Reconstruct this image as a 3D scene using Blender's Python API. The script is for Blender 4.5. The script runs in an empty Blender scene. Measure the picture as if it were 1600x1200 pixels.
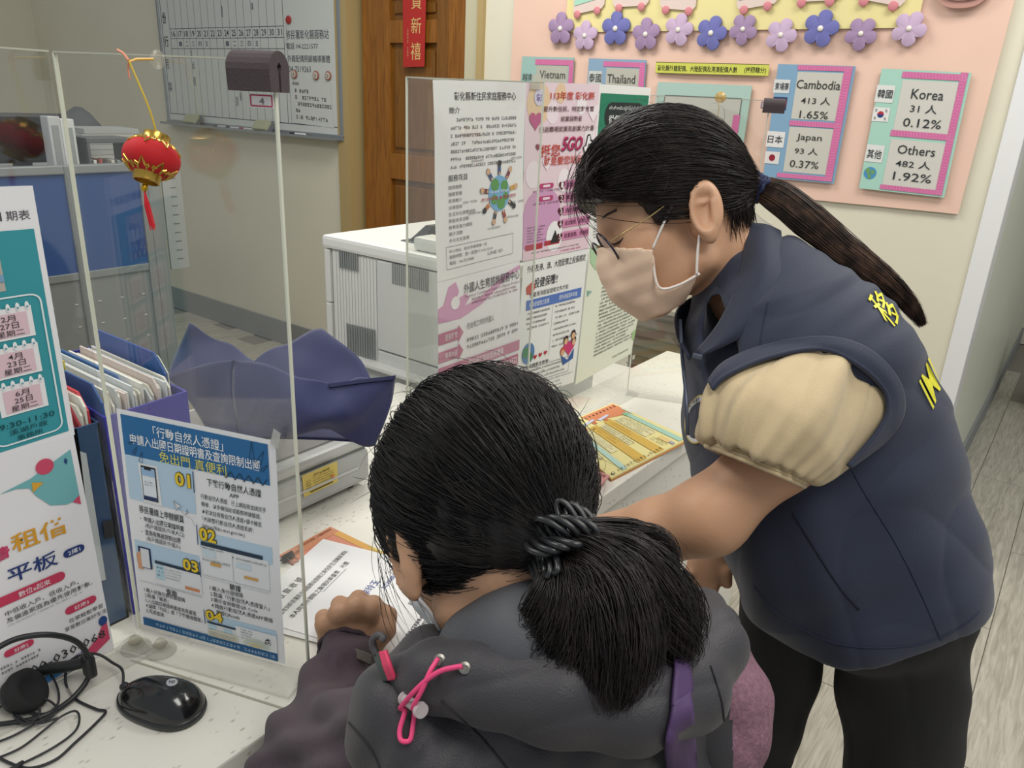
import bpy, bmesh, math, random
import numpy as np
import openvdb
from mathutils import Vector, Matrix
random.seed(7); rng = np.random.default_rng(7)
S = bpy.context.scene
COL = S.collection

# ------------------------------------------------------------------ camera
FPX = 1200.0                      # focal length in pixels of the 1600 px wide frame
CAM = np.array([0.0, 0.0, 1.48])
def _basis(p=20.2, r=2.75, A=(1760, 190)):
    p, r = math.radians(p), math.radians(r)
    up = np.array([math.sin(r)*math.cos(p), math.cos(r)*math.cos(p), math.sin(p)])
    a = np.array([A[0]-800, -(A[1]-600), -FPX]); a /= np.linalg.norm(a)
    Y = a-a.dot(up)*up; Y /= np.linalg.norm(Y)
    return np.array([np.cross(Y, up), Y, up])
RM = _basis()
cam = bpy.data.cameras.new('camera'); co = bpy.data.objects.new('camera', cam); COL.objects.link(co)
co.matrix_world = Matrix.Translation(Vector(CAM)) @ Matrix(RM.tolist()).to_4x4()
cam.sensor_fit = 'HORIZONTAL'; cam.sensor_width = 36.0; cam.lens = 36.0*FPX/1600; cam.clip_start = 0.02; cam.clip_end = 60
S.camera = co

# ------------------------------------------------------------------ light
w = bpy.data.worlds.new('office_light'); S.world = w; w.use_nodes = True
w.node_tree.nodes['Background'].inputs[0].default_value = (0.93, 0.97, 1.0, 1)
w.node_tree.nodes['Background'].inputs[1].default_value = 0.42
def area(loc, sx, sy, power, col=(1, 0.97, 0.9), rot=(0, 0, 0)):
    l = bpy.data.lights.new('ceiling_lamp', 'AREA'); l.shape = 'RECTANGLE'; l.size = sx; l.size_y = sy
    l.energy = power; l.color = col
    o = bpy.data.objects.new('ceiling_lamp', l); o.location = loc; o.rotation_euler = rot; COL.objects.link(o)
area((-1.9, 1.9, 2.75), 1.2, 0.6, 26)
area((0.3, 2.0, 2.75), 1.2, 0.6, 27)
area((-1.9, -0.1, 2.75), 1.2, 0.6, 24)
area((0.5, 0.2, 2.75), 1.2, 0.6, 20)
S.view_settings.view_transform = 'Standard'; S.view_settings.look = 'None'
S.view_settings.gamma = 1.0; S.view_settings.use_curve_mapping = False
S.view_settings.exposure = 0.0

# ------------------------------------------------------------------ measuring helpers: sight lines cut real planes
def ray(u, v): return RM @ np.array([u-800, -(v-600), -FPX])
def onz(u, v, z): d = ray(u, v); return CAM + d*((z-CAM[2])/d[2])
def ony(u, v, y): d = ray(u, v); return CAM + d*(y/d[1])
def onx(u, v, x): d = ray(u, v); return CAM + d*(x/d[0])
def onp(u, v, P, n): d = ray(u, v); return CAM + d*(np.dot(np.array(P)-CAM, n)/np.dot(d, n))
def M3(u, v, d): return np.array([(u-800)/FPX*d, -(v-600)/FPX*d, -d])     # surveyed point, depth d in metres
def toW(P): return np.asarray(P) @ RM.T + CAM
def W(u, v, d): return toW(M3(u, v, d))
def nrm(v): v = np.asarray(v, float); return v/np.linalg.norm(v)
CZ = 0.80                         # counter top height
YW = 2.831                        # back wall
XE = -0.846                       # long acrylic screen
XD = -0.870

# ------------------------------------------------------------------ materials
def lin(c):
    if isinstance(c, str): c = tuple(int(c[i:i+2], 16)/255 for i in (0, 2, 4))
    return tuple(((x+0.055)/1.055)**2.4 if x > 0.04045 else x/12.92 for x in c)
_mats = {}
def mat(hexc, rough=0.6, metal=0.0, bump=0.0, bscale=200.0, var=0.0, vscale=8.0, spec=0.5, trans=0.0, coat=0.0, stretch=None, sheen=0.0, sss=0.0):
    key = (hexc, rough, metal, bump, bscale, var, vscale, spec, trans, coat, stretch, sheen, sss)
    if key in _mats: return _mats[key]
    m = bpy.data.materials.new('m_'+hexc); m.use_nodes = True; nt = m.node_tree; b = nt.nodes['Principled BSDF']
    c = lin(hexc)+(1,)
    b.inputs['Base Color'].default_value = c; b.inputs['Roughness'].default_value = rough; b.inputs['Metallic'].default_value = metal
    b.inputs['Specular IOR Level'].default_value = spec; b.inputs['Transmission Weight'].default_value = trans
    b.inputs['Coat Weight'].default_value = coat; b.inputs['Sheen Weight'].default_value = sheen
    if sss: b.inputs['Subsurface Weight'].default_value = sss; b.inputs['Subsurface Radius'].default_value = (0.01, 0.004, 0.002)
    tc = nt.nodes.new('ShaderNodeTexCoord'); src = tc.outputs['Object']
    if stretch:
        mp = nt.nodes.new('ShaderNodeMapping'); mp.inputs['Scale'].default_value = stretch; nt.links.new(src, mp.inputs[0]); src = mp.outputs[0]
    if var:
        n = nt.nodes.new('ShaderNodeTexNoise'); n.inputs['Scale'].default_value = vscale; n.inputs['Detail'].default_value = 5; nt.links.new(src, n.inputs['Vector'])
        r = nt.nodes.new('ShaderNodeMapRange'); r.inputs['From Min'].default_value = 0.3; r.inputs['From Max'].default_value = 0.7
        r.inputs['To Min'].default_value = 1-var; r.inputs['To Max'].default_value = 1+var; nt.links.new(n.outputs['Fac'], r.inputs['Value'])
        mx = nt.nodes.new('ShaderNodeVectorMath'); mx.operation = 'SCALE'; mx.inputs[0].default_value = c[:3]
        nt.links.new(r.outputs[0], mx.inputs['Scale']); nt.links.new(mx.outputs[0], b.inputs['Base Color'])
    if bump:
        n = nt.nodes.new('ShaderNodeTexNoise'); n.inputs['Scale'].default_value = bscale; n.inputs['Detail'].default_value = 4; nt.links.new(src, n.inputs['Vector'])
        bp = nt.nodes.new('ShaderNodeBump'); bp.inputs['Strength'].default_value = bump; bp.inputs['Distance'].default_value = 0.002
        nt.links.new(n.outputs['Fac'], bp.inputs['Height']); nt.links.new(bp.outputs[0], b.inputs['Normal'])
    _mats[key] = m; return m
def paint(h): return mat(h, 0.55, spec=0.25)
def acrylic():
    m = bpy.data.materials.new('clear_acrylic'); m.use_nodes = True; nt = m.node_tree; nt.nodes.clear()
    o = nt.nodes.new('ShaderNodeOutputMaterial'); mx = nt.nodes.new('ShaderNodeMixShader')
    t = nt.nodes.new('ShaderNodeBsdfTransparent'); g = nt.nodes.new('ShaderNodeBsdfGlossy'); lw = nt.nodes.new('ShaderNodeLayerWeight'); pw = nt.nodes.new('ShaderNodeMath'); pw.operation = 'POWER'; pw.inputs[1].default_value = 5.0; f = nt.nodes.new('ShaderNodeMath'); f.operation = 'MULTIPLY_ADD'; f.inputs[1].default_value = 0.9; f.inputs[2].default_value = 0.055; nt.links.new(lw.outputs['Facing'], pw.inputs[0]); nt.links.new(pw.outputs[0], f.inputs[0])
    t.inputs[0].default_value = (0.965, 0.97, 0.955, 1); g.inputs['Roughness'].default_value = 0.03; g.inputs[0].default_value = (1, 1, 1, 1); lw.inputs['Blend'].default_value = 0.5
    nt.links.new(f.outputs[0], mx.inputs[0]); nt.links.new(t.outputs[0], mx.inputs[1]); nt.links.new(g.outputs[0], mx.inputs[2]); nt.links.new(mx.outputs[0], o.inputs[0])
    return m
ACR = acrylic(); ACE = mat('d9dccb', 0.15, spec=0.7); 
def clearish(hexc, fac):
    m = bpy.data.materials.new('clear_film'); m.use_nodes = True; nt = m.node_tree; b = nt.nodes['Principled BSDF']
    b.inputs['Base Color'].default_value = lin(hexc)+(1,); b.inputs['Roughness'].default_value = 0.15; b.inputs['Alpha'].default_value = fac
    return m
def wood(hexa, hexb, scale, sc=(1, 1, 12), rough=0.35, dist=3.0):
    m = bpy.data.materials.new('wood'); m.use_nodes = True; nt = m.node_tree; b = nt.nodes['Principled BSDF']
    tc = nt.nodes.new('ShaderNodeTexCoord'); mp = nt.nodes.new('ShaderNodeMapping'); mp.inputs['Scale'].default_value = sc
    n = nt.nodes.new('ShaderNodeTexNoise'); n.inputs['Scale'].default_value = scale; n.inputs['Detail'].default_value = 8; n.inputs['Distortion'].default_value = dist
    oi = nt.nodes.new('ShaderNodeObjectInfo'); ad = nt.nodes.new('ShaderNodeVectorMath'); ad.operation = 'ADD'
    r = nt.nodes.new('ShaderNodeValToRGB'); r.color_ramp.elements[0].color = lin(hexa)+(1,); r.color_ramp.elements[1].color = lin(hexb)+(1,)
    r.color_ramp.elements[0].position = 0.3; r.color_ramp.elements[1].position = 0.7
    nt.links.new(tc.outputs['Object'], ad.inputs[0]); nt.links.new(oi.outputs['Random'], ad.inputs[1]); nt.links.new(ad.outputs[0], mp.inputs[0])
    nt.links.new(mp.outputs[0], n.inputs['Vector']); nt.links.new(n.outputs['Fac'], r.inputs[0]); nt.links.new(r.outputs[0], b.inputs['Base Color'])
    b.inputs['Roughness'].default_value = rough
    return m
def quartz():
    m = bpy.data.materials.new('speckled_quartz'); m.use_nodes = True; nt = m.node_tree; b = nt.nodes['Principled BSDF']
    tc = nt.nodes.new('ShaderNodeTexCoord'); v = nt.nodes.new('ShaderNodeTexVoronoi'); v.inputs['Scale'].default_value = 85
    n = nt.nodes.new('ShaderNodeTexNoise'); n.inputs['Scale'].default_value = 22; n.inputs['Detail'].default_value = 6
    mp = nt.nodes.new('ShaderNodeMapping'); mp.inputs['Scale'].default_value = (1.6, 0.7, 1)
    r = nt.nodes.new('ShaderNodeValToRGB'); e = r.color_ramp.elements; e[0].position = 0.05; e[0].color = lin('a9a798')+(1,); e[1].position = 0.27; e[1].color = lin('e6e3d9')+(1,)
    th = nt.nodes.new('ShaderNodeMapRange'); th.inputs['From Min'].default_value = 0.46; th.inputs['From Max'].default_value = 0.54
    mx = nt.nodes.new('ShaderNodeMix'); mx.data_type = 'RGBA'; mx.inputs['A'].default_value = lin('e6e3d9')+(1,)
    nt.links.new(tc.outputs['Object'], mp.inputs[0]); nt.links.new(mp.outputs[0], v.inputs['Vector']); nt.links.new(tc.outputs['Object'], n.inputs['Vector'])
    nt.links.new(v.outputs['Distance'], r.inputs[0]); nt.links.new(n.outputs['Fac'], th.inputs['Value'])
    nt.links.new(th.outputs[0], mx.inputs['Factor']); nt.links.new(r.outputs[0], mx.inputs['B']); nt.links.new(mx.outputs['Result'], b.inputs['Base Color'])
    b.inputs['Roughness'].default_value = 0.28
    return m

# ------------------------------------------------------------------ object helpers
def tag(o, label=None, cat=None, group=None, kind=None):
    if label: o['label'] = label
    if cat: o['category'] = cat
    if group: o['group'] = group
    if kind: o['kind'] = kind
    return o
def thing(name, loc, label, cat, group=None, rz=0):
    o = bpy.data.objects.new(name, None); o.empty_display_size = 0.05; COL.objects.link(o); o.location = Vector(loc); o.rotation_euler = (0, 0, rz)
    return tag(o, label, cat, group)
def link(name, me, m, parent=None, smooth=False):
    o = bpy.data.objects.new(name, me); COL.objects.link(o)
    if m is not None:
        for x in (m if isinstance(m, (list, tuple)) else [m]): me.materials.append(x)
    if smooth: me.polygons.foreach_set('use_smooth', [True]*len(me.polygons))
    if parent is not None:
        o.parent = parent; o.matrix_parent_inverse = inv_world(parent)
    return o
def inv_world(p):
    m = p.matrix_basis.copy(); q = p
    while q.parent is not None:
        m = q.parent.matrix_basis @ q.matrix_parent_inverse @ m if False else (q.parent.matrix_basis @ q.matrix_parent_inverse) @ m
        q = q.parent
    return m.inverted()
class MB:
    """collects verts / faces in world coordinates and links them as one mesh"""
    def __init__(s): s.v = []; s.f = []; s.mi = []
    def add(s, vs, fs, mi=0):
        n = len(s.v); s.v.extend([tuple(map(float, v)) for v in vs]); s.f.extend([tuple(i+n for i in f) for f in fs]); s.mi.extend([mi]*len(fs)); return s
    def box(s, c, size, ax=None, mi=0, bev=0.0):
        c = np.array(c, float); ax = np.eye(3) if ax is None else np.array(ax, float); h = np.array(size, float)/2
        if bev <= 0:
            vs = [c+ax.T@(h*np.array(k)) for k in ((-1,-1,-1),(1,-1,-1),(1,1,-1),(-1,1,-1),(-1,-1,1),(1,-1,1),(1,1,1),(-1,1,1))]
            return s.add(vs, [(0,3,2,1),(4,5,6,7),(0,1,5,4),(1,2,6,5),(2,3,7,6),(3,0,4,7)], mi)
        bm = bmesh.new(); bmesh.ops.create_cube(bm, size=1)
        for v in bm.verts: v.co = Vector([v.co[i]*size[i] for i in range(3)])
        bmesh.ops.bevel(bm, geom=bm.edges[:], offset=bev, segments=2, affect='EDGES', profile=0.6)
        bm.verts.index_update()
        s.add([c+ax.T@np.array(v.co) for v in bm.verts], [tuple(v.index for v in f.verts) for f in bm.faces], mi); bm.free(); return s
    def bb(s, lo, hi, mi=0, bev=0.0): lo = np.array(lo, float); hi = np.array(hi, float); return s.box((lo+hi)/2, np.abs(hi-lo), None, mi, bev)
    def tube(s, pts, r, n=8, closed=False, mi=0, cap=True):
        pts = [np.array(p, float) for p in pts]; N = len(pts); r = [r]*N if np.isscalar(r) else list(r); rings = []
        up = None
        for i, p in enumerate(pts):
            a = pts[(i-1) % N] if (closed or i) else p; b = pts[(i+1) % N] if (closed or i < N-1) else p
            t = nrm(b-a)
            if up is None: up = np.array([0, 0, 1.]) if abs(t[2]) < .9 else np.array([1., 0, 0])
            x = nrm(np.cross(up, t)); y = np.cross(t, x); up = y
            rings.append([p+r[i]*(math.cos(q)*x+math.sin(q)*y) for q in [2*math.pi*k/n for k in range(n)]])
        vs = [v for g in rings for v in g]; fs = []
        for i in range(N if closed else N-1):
            j = (i+1) % N
            for k in range(n): fs.append((i*n+k, i*n+(k+1) % n, j*n+(k+1) % n, j*n+k))
        if not closed and cap: fs += [tuple(range(n))[::-1], tuple((N-1)*n+k for k in range(n))]
        return s.add(vs, fs, mi)
    def lathe(s, O, axis, prof, n=24, mi=0, ref=None):
        O = np.array(O, float); ax = nrm(axis); ref = np.array([1., 0, 0]) if ref is None and abs(ax[0]) < .9 else (np.array([0, 1., 0]) if ref is None else np.array(ref, float))
        x = nrm(ref-ref.dot(ax)*ax); y = np.cross(ax, x); vs = []; fs = []
        for (r, h) in prof:
            for k in range(n): q = 2*math.pi*k/n; vs.append(O+ax*h+r*(math.cos(q)*x+math.sin(q)*y))
        for i in range(len(prof)-1):
            for k in range(n): fs.append((i*n+k, i*n+(k+1) % n, (i+1)*n+(k+1) % n, (i+1)*n+k))
        fs += [tuple(range(n))[::-1], tuple((len(prof)-1)*n+k for k in range(n))]
        return s.add(vs, fs, mi)
    def poly(s, pts, thick, n, mi=0):
        pts = [np.array(p, float) for p in pts]; n = nrm(n)*thick; k = len(pts)
        return s.add(pts+[p+n for p in pts], [tuple(range(k))[::-1], tuple(range(k, 2*k))]+[(i, (i+1) % k, k+(i+1) % k, k+i) for i in range(k)], mi)
    def build(s, name, m, parent=None, smooth=False, auto=False):
        me = bpy.data.meshes.new(name)
        org = None
        v = np.array(s.v)
        if parent is None:
            org = np.array([(v[:, 0].min()+v[:, 0].max())/2, (v[:, 1].min()+v[:, 1].max())/2, v[:, 2].min()]); v = v-org
        me.from_pydata(v.tolist(), [], s.f)
        if isinstance(m, (list, tuple)):
            me.polygons.foreach_set('material_index', s.mi)
        bm = bmesh.new(); bm.from_mesh(me); bmesh.ops.recalc_face_normals(bm, faces=bm.faces); bm.to_mesh(me); bm.free()
        o = link(name, me, m, parent, smooth)
        if org is not None: o.location = Vector(org)
        if auto:
            me.polygons.foreach_set('use_smooth', [True]*len(me.polygons)); me.set_sharp_from_angle(angle=math.radians(38))
        return o
def smoothpath(pts, k=6, closed=False):
    P = [np.array(p, float) for p in pts]; n = len(P); out = []
    rngi = range(n if closed else n-1)
    for i in rngi:
        p0 = P[(i-1) % n] if (closed or i > 0) else P[i]; p1 = P[i]; p2 = P[(i+1) % n]; p3 = P[(i+2) % n] if (closed or i+2 < n) else P[(i+1) % n]
        for j in range(k):
            t = j/k; out.append(0.5*((2*p1)+(-p0+p2)*t+(2*p0-5*p1+4*p2-p3)*t*t+(-p0+3*p1-3*p2+p3)*t**3))
    if not closed: out.append(P[-1])
    return out

# ------------------------------------------------------------------ glyphs and printed sheets
_gl = {}
def glyphs(text, bold=0.0):
    bold *= 0.32
    k = (text, bold)
    if k in _gl: return _gl[k]
    c = bpy.data.curves.new('t', 'FONT'); c.body = text; c.resolution_u = 2 if len(text) < 12 else 1; c.offset = bold
    o = bpy.data.objects.new('t', c); m = o.to_mesh()
    v = np.array([x.co[:2] for x in m.vertices]) if len(m.vertices) else np.zeros((0, 2)); f = [tuple(p.vertices) for p in m.polygons]
    o.to_mesh_clear(); bpy.data.objects.remove(o); bpy.data.curves.remove(c)
    _gl[k] = (v, f); return _gl[k]
class Sheet:
    """A flat printed sheet. TL,TR,BR,BL are world corners; marks are laid on it in fractions of width (x, left to right) and height (y, down)."""
    def __init__(s, TL, TR, BR, BL, bulge=None, color='f0efec', nx=10, ny=14, thick=0.0):
        s.c = [np.array(p, float) for p in (TL, TR, BR, BL)]; s.n = nrm(np.cross(s.c[1]-s.c[0], s.c[0]-s.c[3])); s.b = bulge or (lambda x, y: 0.0)
        s.marks = {}; s.color = color; s.nx = nx; s.ny = ny; s.wid = np.linalg.norm(s.c[1]-s.c[0]); s.hei = np.linalg.norm(s.c[3]-s.c[0]); s.thick = thick; s.rayf = None
    def P(s, x, y, off=0.0):
        a, b, c, d = s.c; return (a*(1-x)+b*x)*(1-y)+(d*(1-x)+c*x)*y+s.n*(s.b(x, y)+off)
    def mk(s, color, layer, tx=False):
        k = (color, layer, tx)
        if k not in s.marks: s.marks[k] = MB()
        return s.marks[k]
    def off(s, layer): s.cnt = getattr(s, 'cnt', 0)+1; return 0.00035*(layer+1)+(s.cnt % 28)*1.1e-5
    def rect(s, x0, x1, y0, y1, color, layer=0, k=1):
        m = s.mk(color, layer); nx = max(1, int(abs(x1-x0)*s.nx/1.5)); ny = max(1, int(abs(y1-y0)*s.ny/1.5)); vs = []; of_ = s.off(layer)
        for j in range(ny+1):
            for i in range(nx+1): vs.append(s.P(x0+(x1-x0)*i/nx, y0+(y1-y0)*j/ny, of_))
        m.add(vs, [(j*(nx+1)+i, (j+1)*(nx+1)+i, (j+1)*(nx+1)+i+1, j*(nx+1)+i+1) for j in range(ny) for i in range(nx)])
    def poly(s, pts, color, layer=0): of_ = s.off(layer); s.mk(color, layer).add([s.P(x, y, of_) for x, y in pts], [tuple(range(len(pts)))])
    def disc(s, x, y, rx, color, layer=0, ry=None, n=18, a0=0, a1=360):
        ry = ry or rx*s.wid/s.hei
        s.poly([(x+rx*math.cos(math.radians(a)), y+ry*math.sin(math.radians(a))) for a in np.linspace(a0, a1, n, endpoint=(a1-a0) < 360)], color, layer)
    def pill(s, x0, x1, y0, y1, color, layer=0):
        r = (y1-y0)/2; rx = r*s.hei/s.wid
        if rx > (x1-x0)/2: rx = (x1-x0)/2
        yc = (y0+y1)/2
        n_ = 7; pts = [(x1-rx+rx*math.sin(t), yc-r*math.cos(t)) for t in np.linspace(0, math.pi, 7)]+[(x0+rx-rx*math.sin(t), yc+r*math.cos(t)) for t in np.linspace(0, math.pi, 7)]
        s.poly(pts, color, layer)
    def line(s, x0, y0, x1, y1, wd, color, layer=1):
        # wd in metres
        a = np.array([x0*s.wid, y0*s.hei]); b = np.array([x1*s.wid, y1*s.hei]); d = b-a; L = np.linalg.norm(d)
        if L < 1e-9: return
        n = np.array([-d[1], d[0]])/L*wd/2
        s.poly([((p[0])/s.wid, (p[1])/s.hei) for p in (a+n, b+n, b-n, a-n)], color, layer)
    def lines(s, pts, wd, color, layer=1):
        for a, b in zip(pts[:-1], pts[1:]): s.line(a[0], a[1], b[0], b[1], wd, color, layer)
    def frame(s, x0, x1, y0, y1, wd, color, layer=1): s.lines([(x0, y0), (x1, y0), (x1, y1), (x0, y1), (x0, y0)], wd, color, layer)
    def text(s, t, x0, x1, y0, y1, color='222222', layer=1, bold=0.0, slant=0.0):
        v, f = glyphs(t, bold)
        if not len(v): return
        lo = v.min(0); hi = v.max(0); X = (v[:, 0]-lo[0])/max(hi[0]-lo[0], 1e-6); Y = (v[:, 1]-lo[1])/max(hi[1]-lo[1], 1e-6)
        of_ = s.off(layer); s.mk(color, layer, True).add([s.P(x0+(x1-x0)*a+slant*b, y1+(y0-y1)*b, of_) for a, b in zip(X, Y)], f)
    def micro(s, x0, x1, y0, y1, rows, color='555555', layer=1, fill=0.6, ragged=0.3):
        """rows of print too small to read in the photograph: little strokes"""
        dy = (y1-y0)/rows; ch = dy*fill; cw = ch*s.hei/s.wid
        m = s.mk(color, layer, True); of_ = s.off(layer)
        for r in range(rows):
            xe = x1-(x1-x0)*ragged*random.random()**2; x = x0; y = y0+r*dy
            while x < xe:
                if random.random() > 0.08:
                    for k in range(3):
                        if random.random() < .72:
                            yy = y+ch*k/3; m.add([s.P(a, b, of_) for a, b in ((x, yy), (x+cw*.8, yy), (x+cw*.8, yy+ch*.16), (x, yy+ch*.16))], [(0, 1, 2, 3)])
                    xx = x+cw*random.uniform(.1, .6); m.add([s.P(a, b, of_+1e-5) for a, b in ((xx, y), (xx+cw*.15, y), (xx+cw*.15, y+ch), (xx, y+ch))], [(0, 1, 2, 3)])
                x += cw
    def box(s, u0, v0, u1, v1):
        """fractions of the box whose top-left and bottom-right lie on the sight lines given"""
        a = s.fr(s.rayf(u0, v0)); b = s.fr(s.rayf(u1, v1)); return a[0], b[0], a[1], b[1]
    def fr(s, P):
        ex = s.c[1]-s.c[0]; ey = s.c[3]-s.c[0]; d = P-s.c[0]
        A = np.array([[ex@ex, ex@ey], [ex@ey, ey@ey]]); r = np.linalg.solve(A, [d@ex, d@ey]); return r
    def build(s, name, label=None, cat=None, group=None, parent=None, mark='lettering', rough=0.5):
        m = MB(); vs = []
        for j in range(s.ny+1):
            for i in range(s.nx+1): vs.append(s.P(i/s.nx, j/s.ny))
        m.add(vs, [(j*(s.nx+1)+i, (j+1)*(s.nx+1)+i, (j+1)*(s.nx+1)+i+1, j*(s.nx+1)+i+1) for j in range(s.ny) for i in range(s.nx)])
        if s.thick:
            nv = len(vs); vs2 = [p-s.n*s.thick for p in vs]; k = s.nx+1
            m.add(vs2, [(j*k+i, j*k+i+1, (j+1)*k+i+1, (j+1)*k+i) for j in range(s.ny) for i in range(s.nx)])
            bd = [i for i in range(k)]+[j*k+s.nx for j in range(1, s.ny+1)]+[s.ny*k+i for i in range(s.nx-1, -1, -1)]+[j*k for j in range(s.ny-1, 0, -1)]
            m.f += [(bd[i], bd[(i+1) % len(bd)], bd[(i+1) % len(bd)]+nv, bd[i]+nv) for i in range(len(bd))]; m.mi += [0]*len(bd)
        mm = mat(s.color, rough, spec=0.3)
        if parent is None and s.marks:
            c = s.P(.5, 1.0); root = thing(name, c, label, cat, group); m.build('sheet', mm, root, smooth=not s.thick, auto=bool(s.thick))
        elif parent is None:
            root = tag(m.build(name, mm, None, smooth=not s.thick, auto=bool(s.thick)), label, cat, group)
        else:
            root = m.build(name, mm, parent, smooth=True)
        bycol = {}
        for (col, layer, tx), mb in s.marks.items():
            t = bycol.setdefault((col, tx), MB()); t.add(mb.v, mb.f)
        for (col, tx), mb in bycol.items():
            me_o = mb_flat(mb, mark if tx else 'print', paint(col), root if (parent is None or True) else parent, s.n)
        return root
def mb_flat(mb, name, m, parent, n):
    me = bpy.data.meshes.new(name); me.from_pydata([tuple(v) for v in mb.v], [], mb.f)
    bm = bmesh.new(); bm.from_mesh(me); nn = Vector(n)
    fl = [f for f in bm.faces if f.normal.dot(nn) < 0]
    if fl: bmesh.ops.reverse_faces(bm, faces=fl)
    bm.to_mesh(me); bm.free()
    o = bpy.data.objects.new(name, me); COL.objects.link(o); me.materials.append(m); o.parent = parent; o.matrix_parent_inverse = inv_world(parent)
    return o
# ================================================================== the setting
def struct(o): o['kind'] = 'structure'; return o
wallm = mat('dcd7c3', 0.75, bump=0.15, bscale=60, var=0.02, vscale=3)
XR = onz(1403, 915, 0.0)[0]                     # corner where the back wall ends
DX0, DX1 = ony(528, 60, YW)[0], ony(758, 60, YW)[0]   # door opening
DH = 2.12
m = MB(); m.bb((-6.6, YW, 0), (DX0, YW+0.12, 2.7)); m.bb((DX1, YW, 0), (XR-0.02, YW+0.12, 2.7)); m.bb((DX0, YW, DH), (DX1, YW+0.12, 2.7))
struct(m.build('wall_back', wallm))
m = MB(); m.bb((XR-0.14, YW+0.12, 0), (XR, 6.5, 2.7)); struct(m.build('wall_right', mat('d3d6c4', 0.45, var=0.03, vscale=2)))
m = MB(); m.bb((-6.72, -2.0, 0), (-6.6, YW+0.12, 2.7)); struct(m.build('wall_left', wallm))
# white corner trim of the back wall
u0 = ony(1590, 250, YW)[0]
m = MB(); m.bb((XR-0.052, YW-0.012, 0), (XR+0.006, YW+0.12, 2.7), bev=0.004); struct(m.build('trim_1', mat('e6e6e6', 0.3)))
bb = mat('8d8f8e', 0.6)
m = MB(); m.bb((-6.6, YW-0.012, 0.001), (DX0-0.06, YW, 0.148)); m.bb((DX1+0.06, YW-0.012, 0.001), (XR-0.06, YW, 0.12)); struct(m.build('baseboard_back', bb))
m = MB(); m.bb((XR, YW+0.125, 0.001), (XR+0.012, 6.5, 0.12)); struct(m.build('baseboard_right', bb))
# room beyond the doorway: a far wall so that the gap is not open sky
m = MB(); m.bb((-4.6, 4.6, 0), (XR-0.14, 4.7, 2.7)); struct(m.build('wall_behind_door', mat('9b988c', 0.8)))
m = MB(); m.bb((XR-0.14, 6.5, 0), (3.5, 6.6, 2.7)); struct(m.build('wall_far', wallm))
# floor and planks
m = MB(); m.bb((-6.7, -2.0, -0.06), (3.5, 6.6, -0.006)); fl = struct(m.build('floor', mat('8f8a7e', 0.6)))
plank = []
for k in range(4):
    pass
pm = wood('a09a8c', 'c9c2b3', 5.0, (14, 1.2, 1), 0.42, 1.5)
pw, pl = 0.19, 1.25
pmesh = None
n = 0
for i in range(-25, 14):
    for j in range(-1, 5):
        x = -0.05+i*pw; y = j*pl+((i*0.47) % 1.0)*pl-0.6
        if y > 5.6 or x > 2.4 or (x < -1.9 and (y > 3 or y < .6)) or (y < 0 and x < -.4): continue
        b = MB(); b.box((0, 0, -0.003), (pw-0.003, pl-0.003, 0.006))
        if pmesh is None:
            me = bpy.data.meshes.new('plank'); me.from_pydata(b.v, [], b.f); me.materials.append(pm); pmesh = me
        o = bpy.data.objects.new('plank', pmesh); COL.objects.link(o); o.parent = fl; o.matrix_parent_inverse = inv_world(fl); o.location = (x, y, 0)
        n += 1
# door frame, door leaf
och = mat('b39c6b', 0.45); crm = mat('c9c3a6', 0.6)
fx = lambda u: ony(u, 60, YW)[0]
m = MB(); m.bb((DX0, YW-0.02, 0), (fx(546), YW+0.12, DH)); struct(m.build('trim_2', och))
m = MB(); m.bb((fx(749), YW-0.02, 0), (DX1, YW+0.12, DH)); struct(m.build('trim_3', och))
m = MB(); m.bb((fx(722), YW+0.02, 0), (fx(749), YW+0.12, DH)); m.bb((DX0, YW+0.02, DH-0.04), (DX1, YW+0.12, DH)); struct(m.build('trim_4', crm))
dr = thing('door_1', ((fx(555)+fx(722))/2, YW+0.06, 0.0), 'brown panelled wooden door standing slightly ajar', 'door'); dr['kind'] = 'structure'
del dr['category']
dw = wood('7a4a16', '9c6524', 6.0, (9, 9, 0.8), 0.3, 1.0); dw2 = wood('6d4518', '86581f', 6.0, (9, 9, 0.8), 0.35, 1.0)
xa, xb = fx(555), fx(722); ya = YW+0.045
b = MB(); b.bb((xa, ya, 0.01), (fx(598), ya+0.04, DH-0.04), bev=0.003); b.build('stile', dw, dr)
b = MB(); b.bb((fx(672), ya, 0.01), (fx(690), ya+0.04, DH-0.04), bev=0.003); b.build('stile', dw2, dr)
b = MB(); b.bb((fx(690), ya, 0.01), (xb, ya+0.045, DH-0.04), bev=0.003); b.build('stile', dw, dr)
zr = lambda v: ony(620, v, YW)[2]
for (z0, z1) in ((0.01, 0.22), (zr(282), zr(242)), (zr(66), zr(30)), (DH-0.2, DH-0.04)):
    b = MB(); b.bb((fx(598), ya, z0), (fx(672), ya+0.04, z1), bev=0.003); b.build('rail', dw, dr)
for (z0, z1) in ((0.22, zr(282)), (zr(242), zr(66)), (zr(30), DH-0.2)):
    b = MB(); b.bb((fx(598), ya+0.02, z0), (fx(672), ya+0.03, z1)); b.bb((fx(603), ya+0.01, z0+0.03), (fx(667), ya+0.03, z1-0.03), bev=0.006); b.build('panel', dw2, dr)
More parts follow.
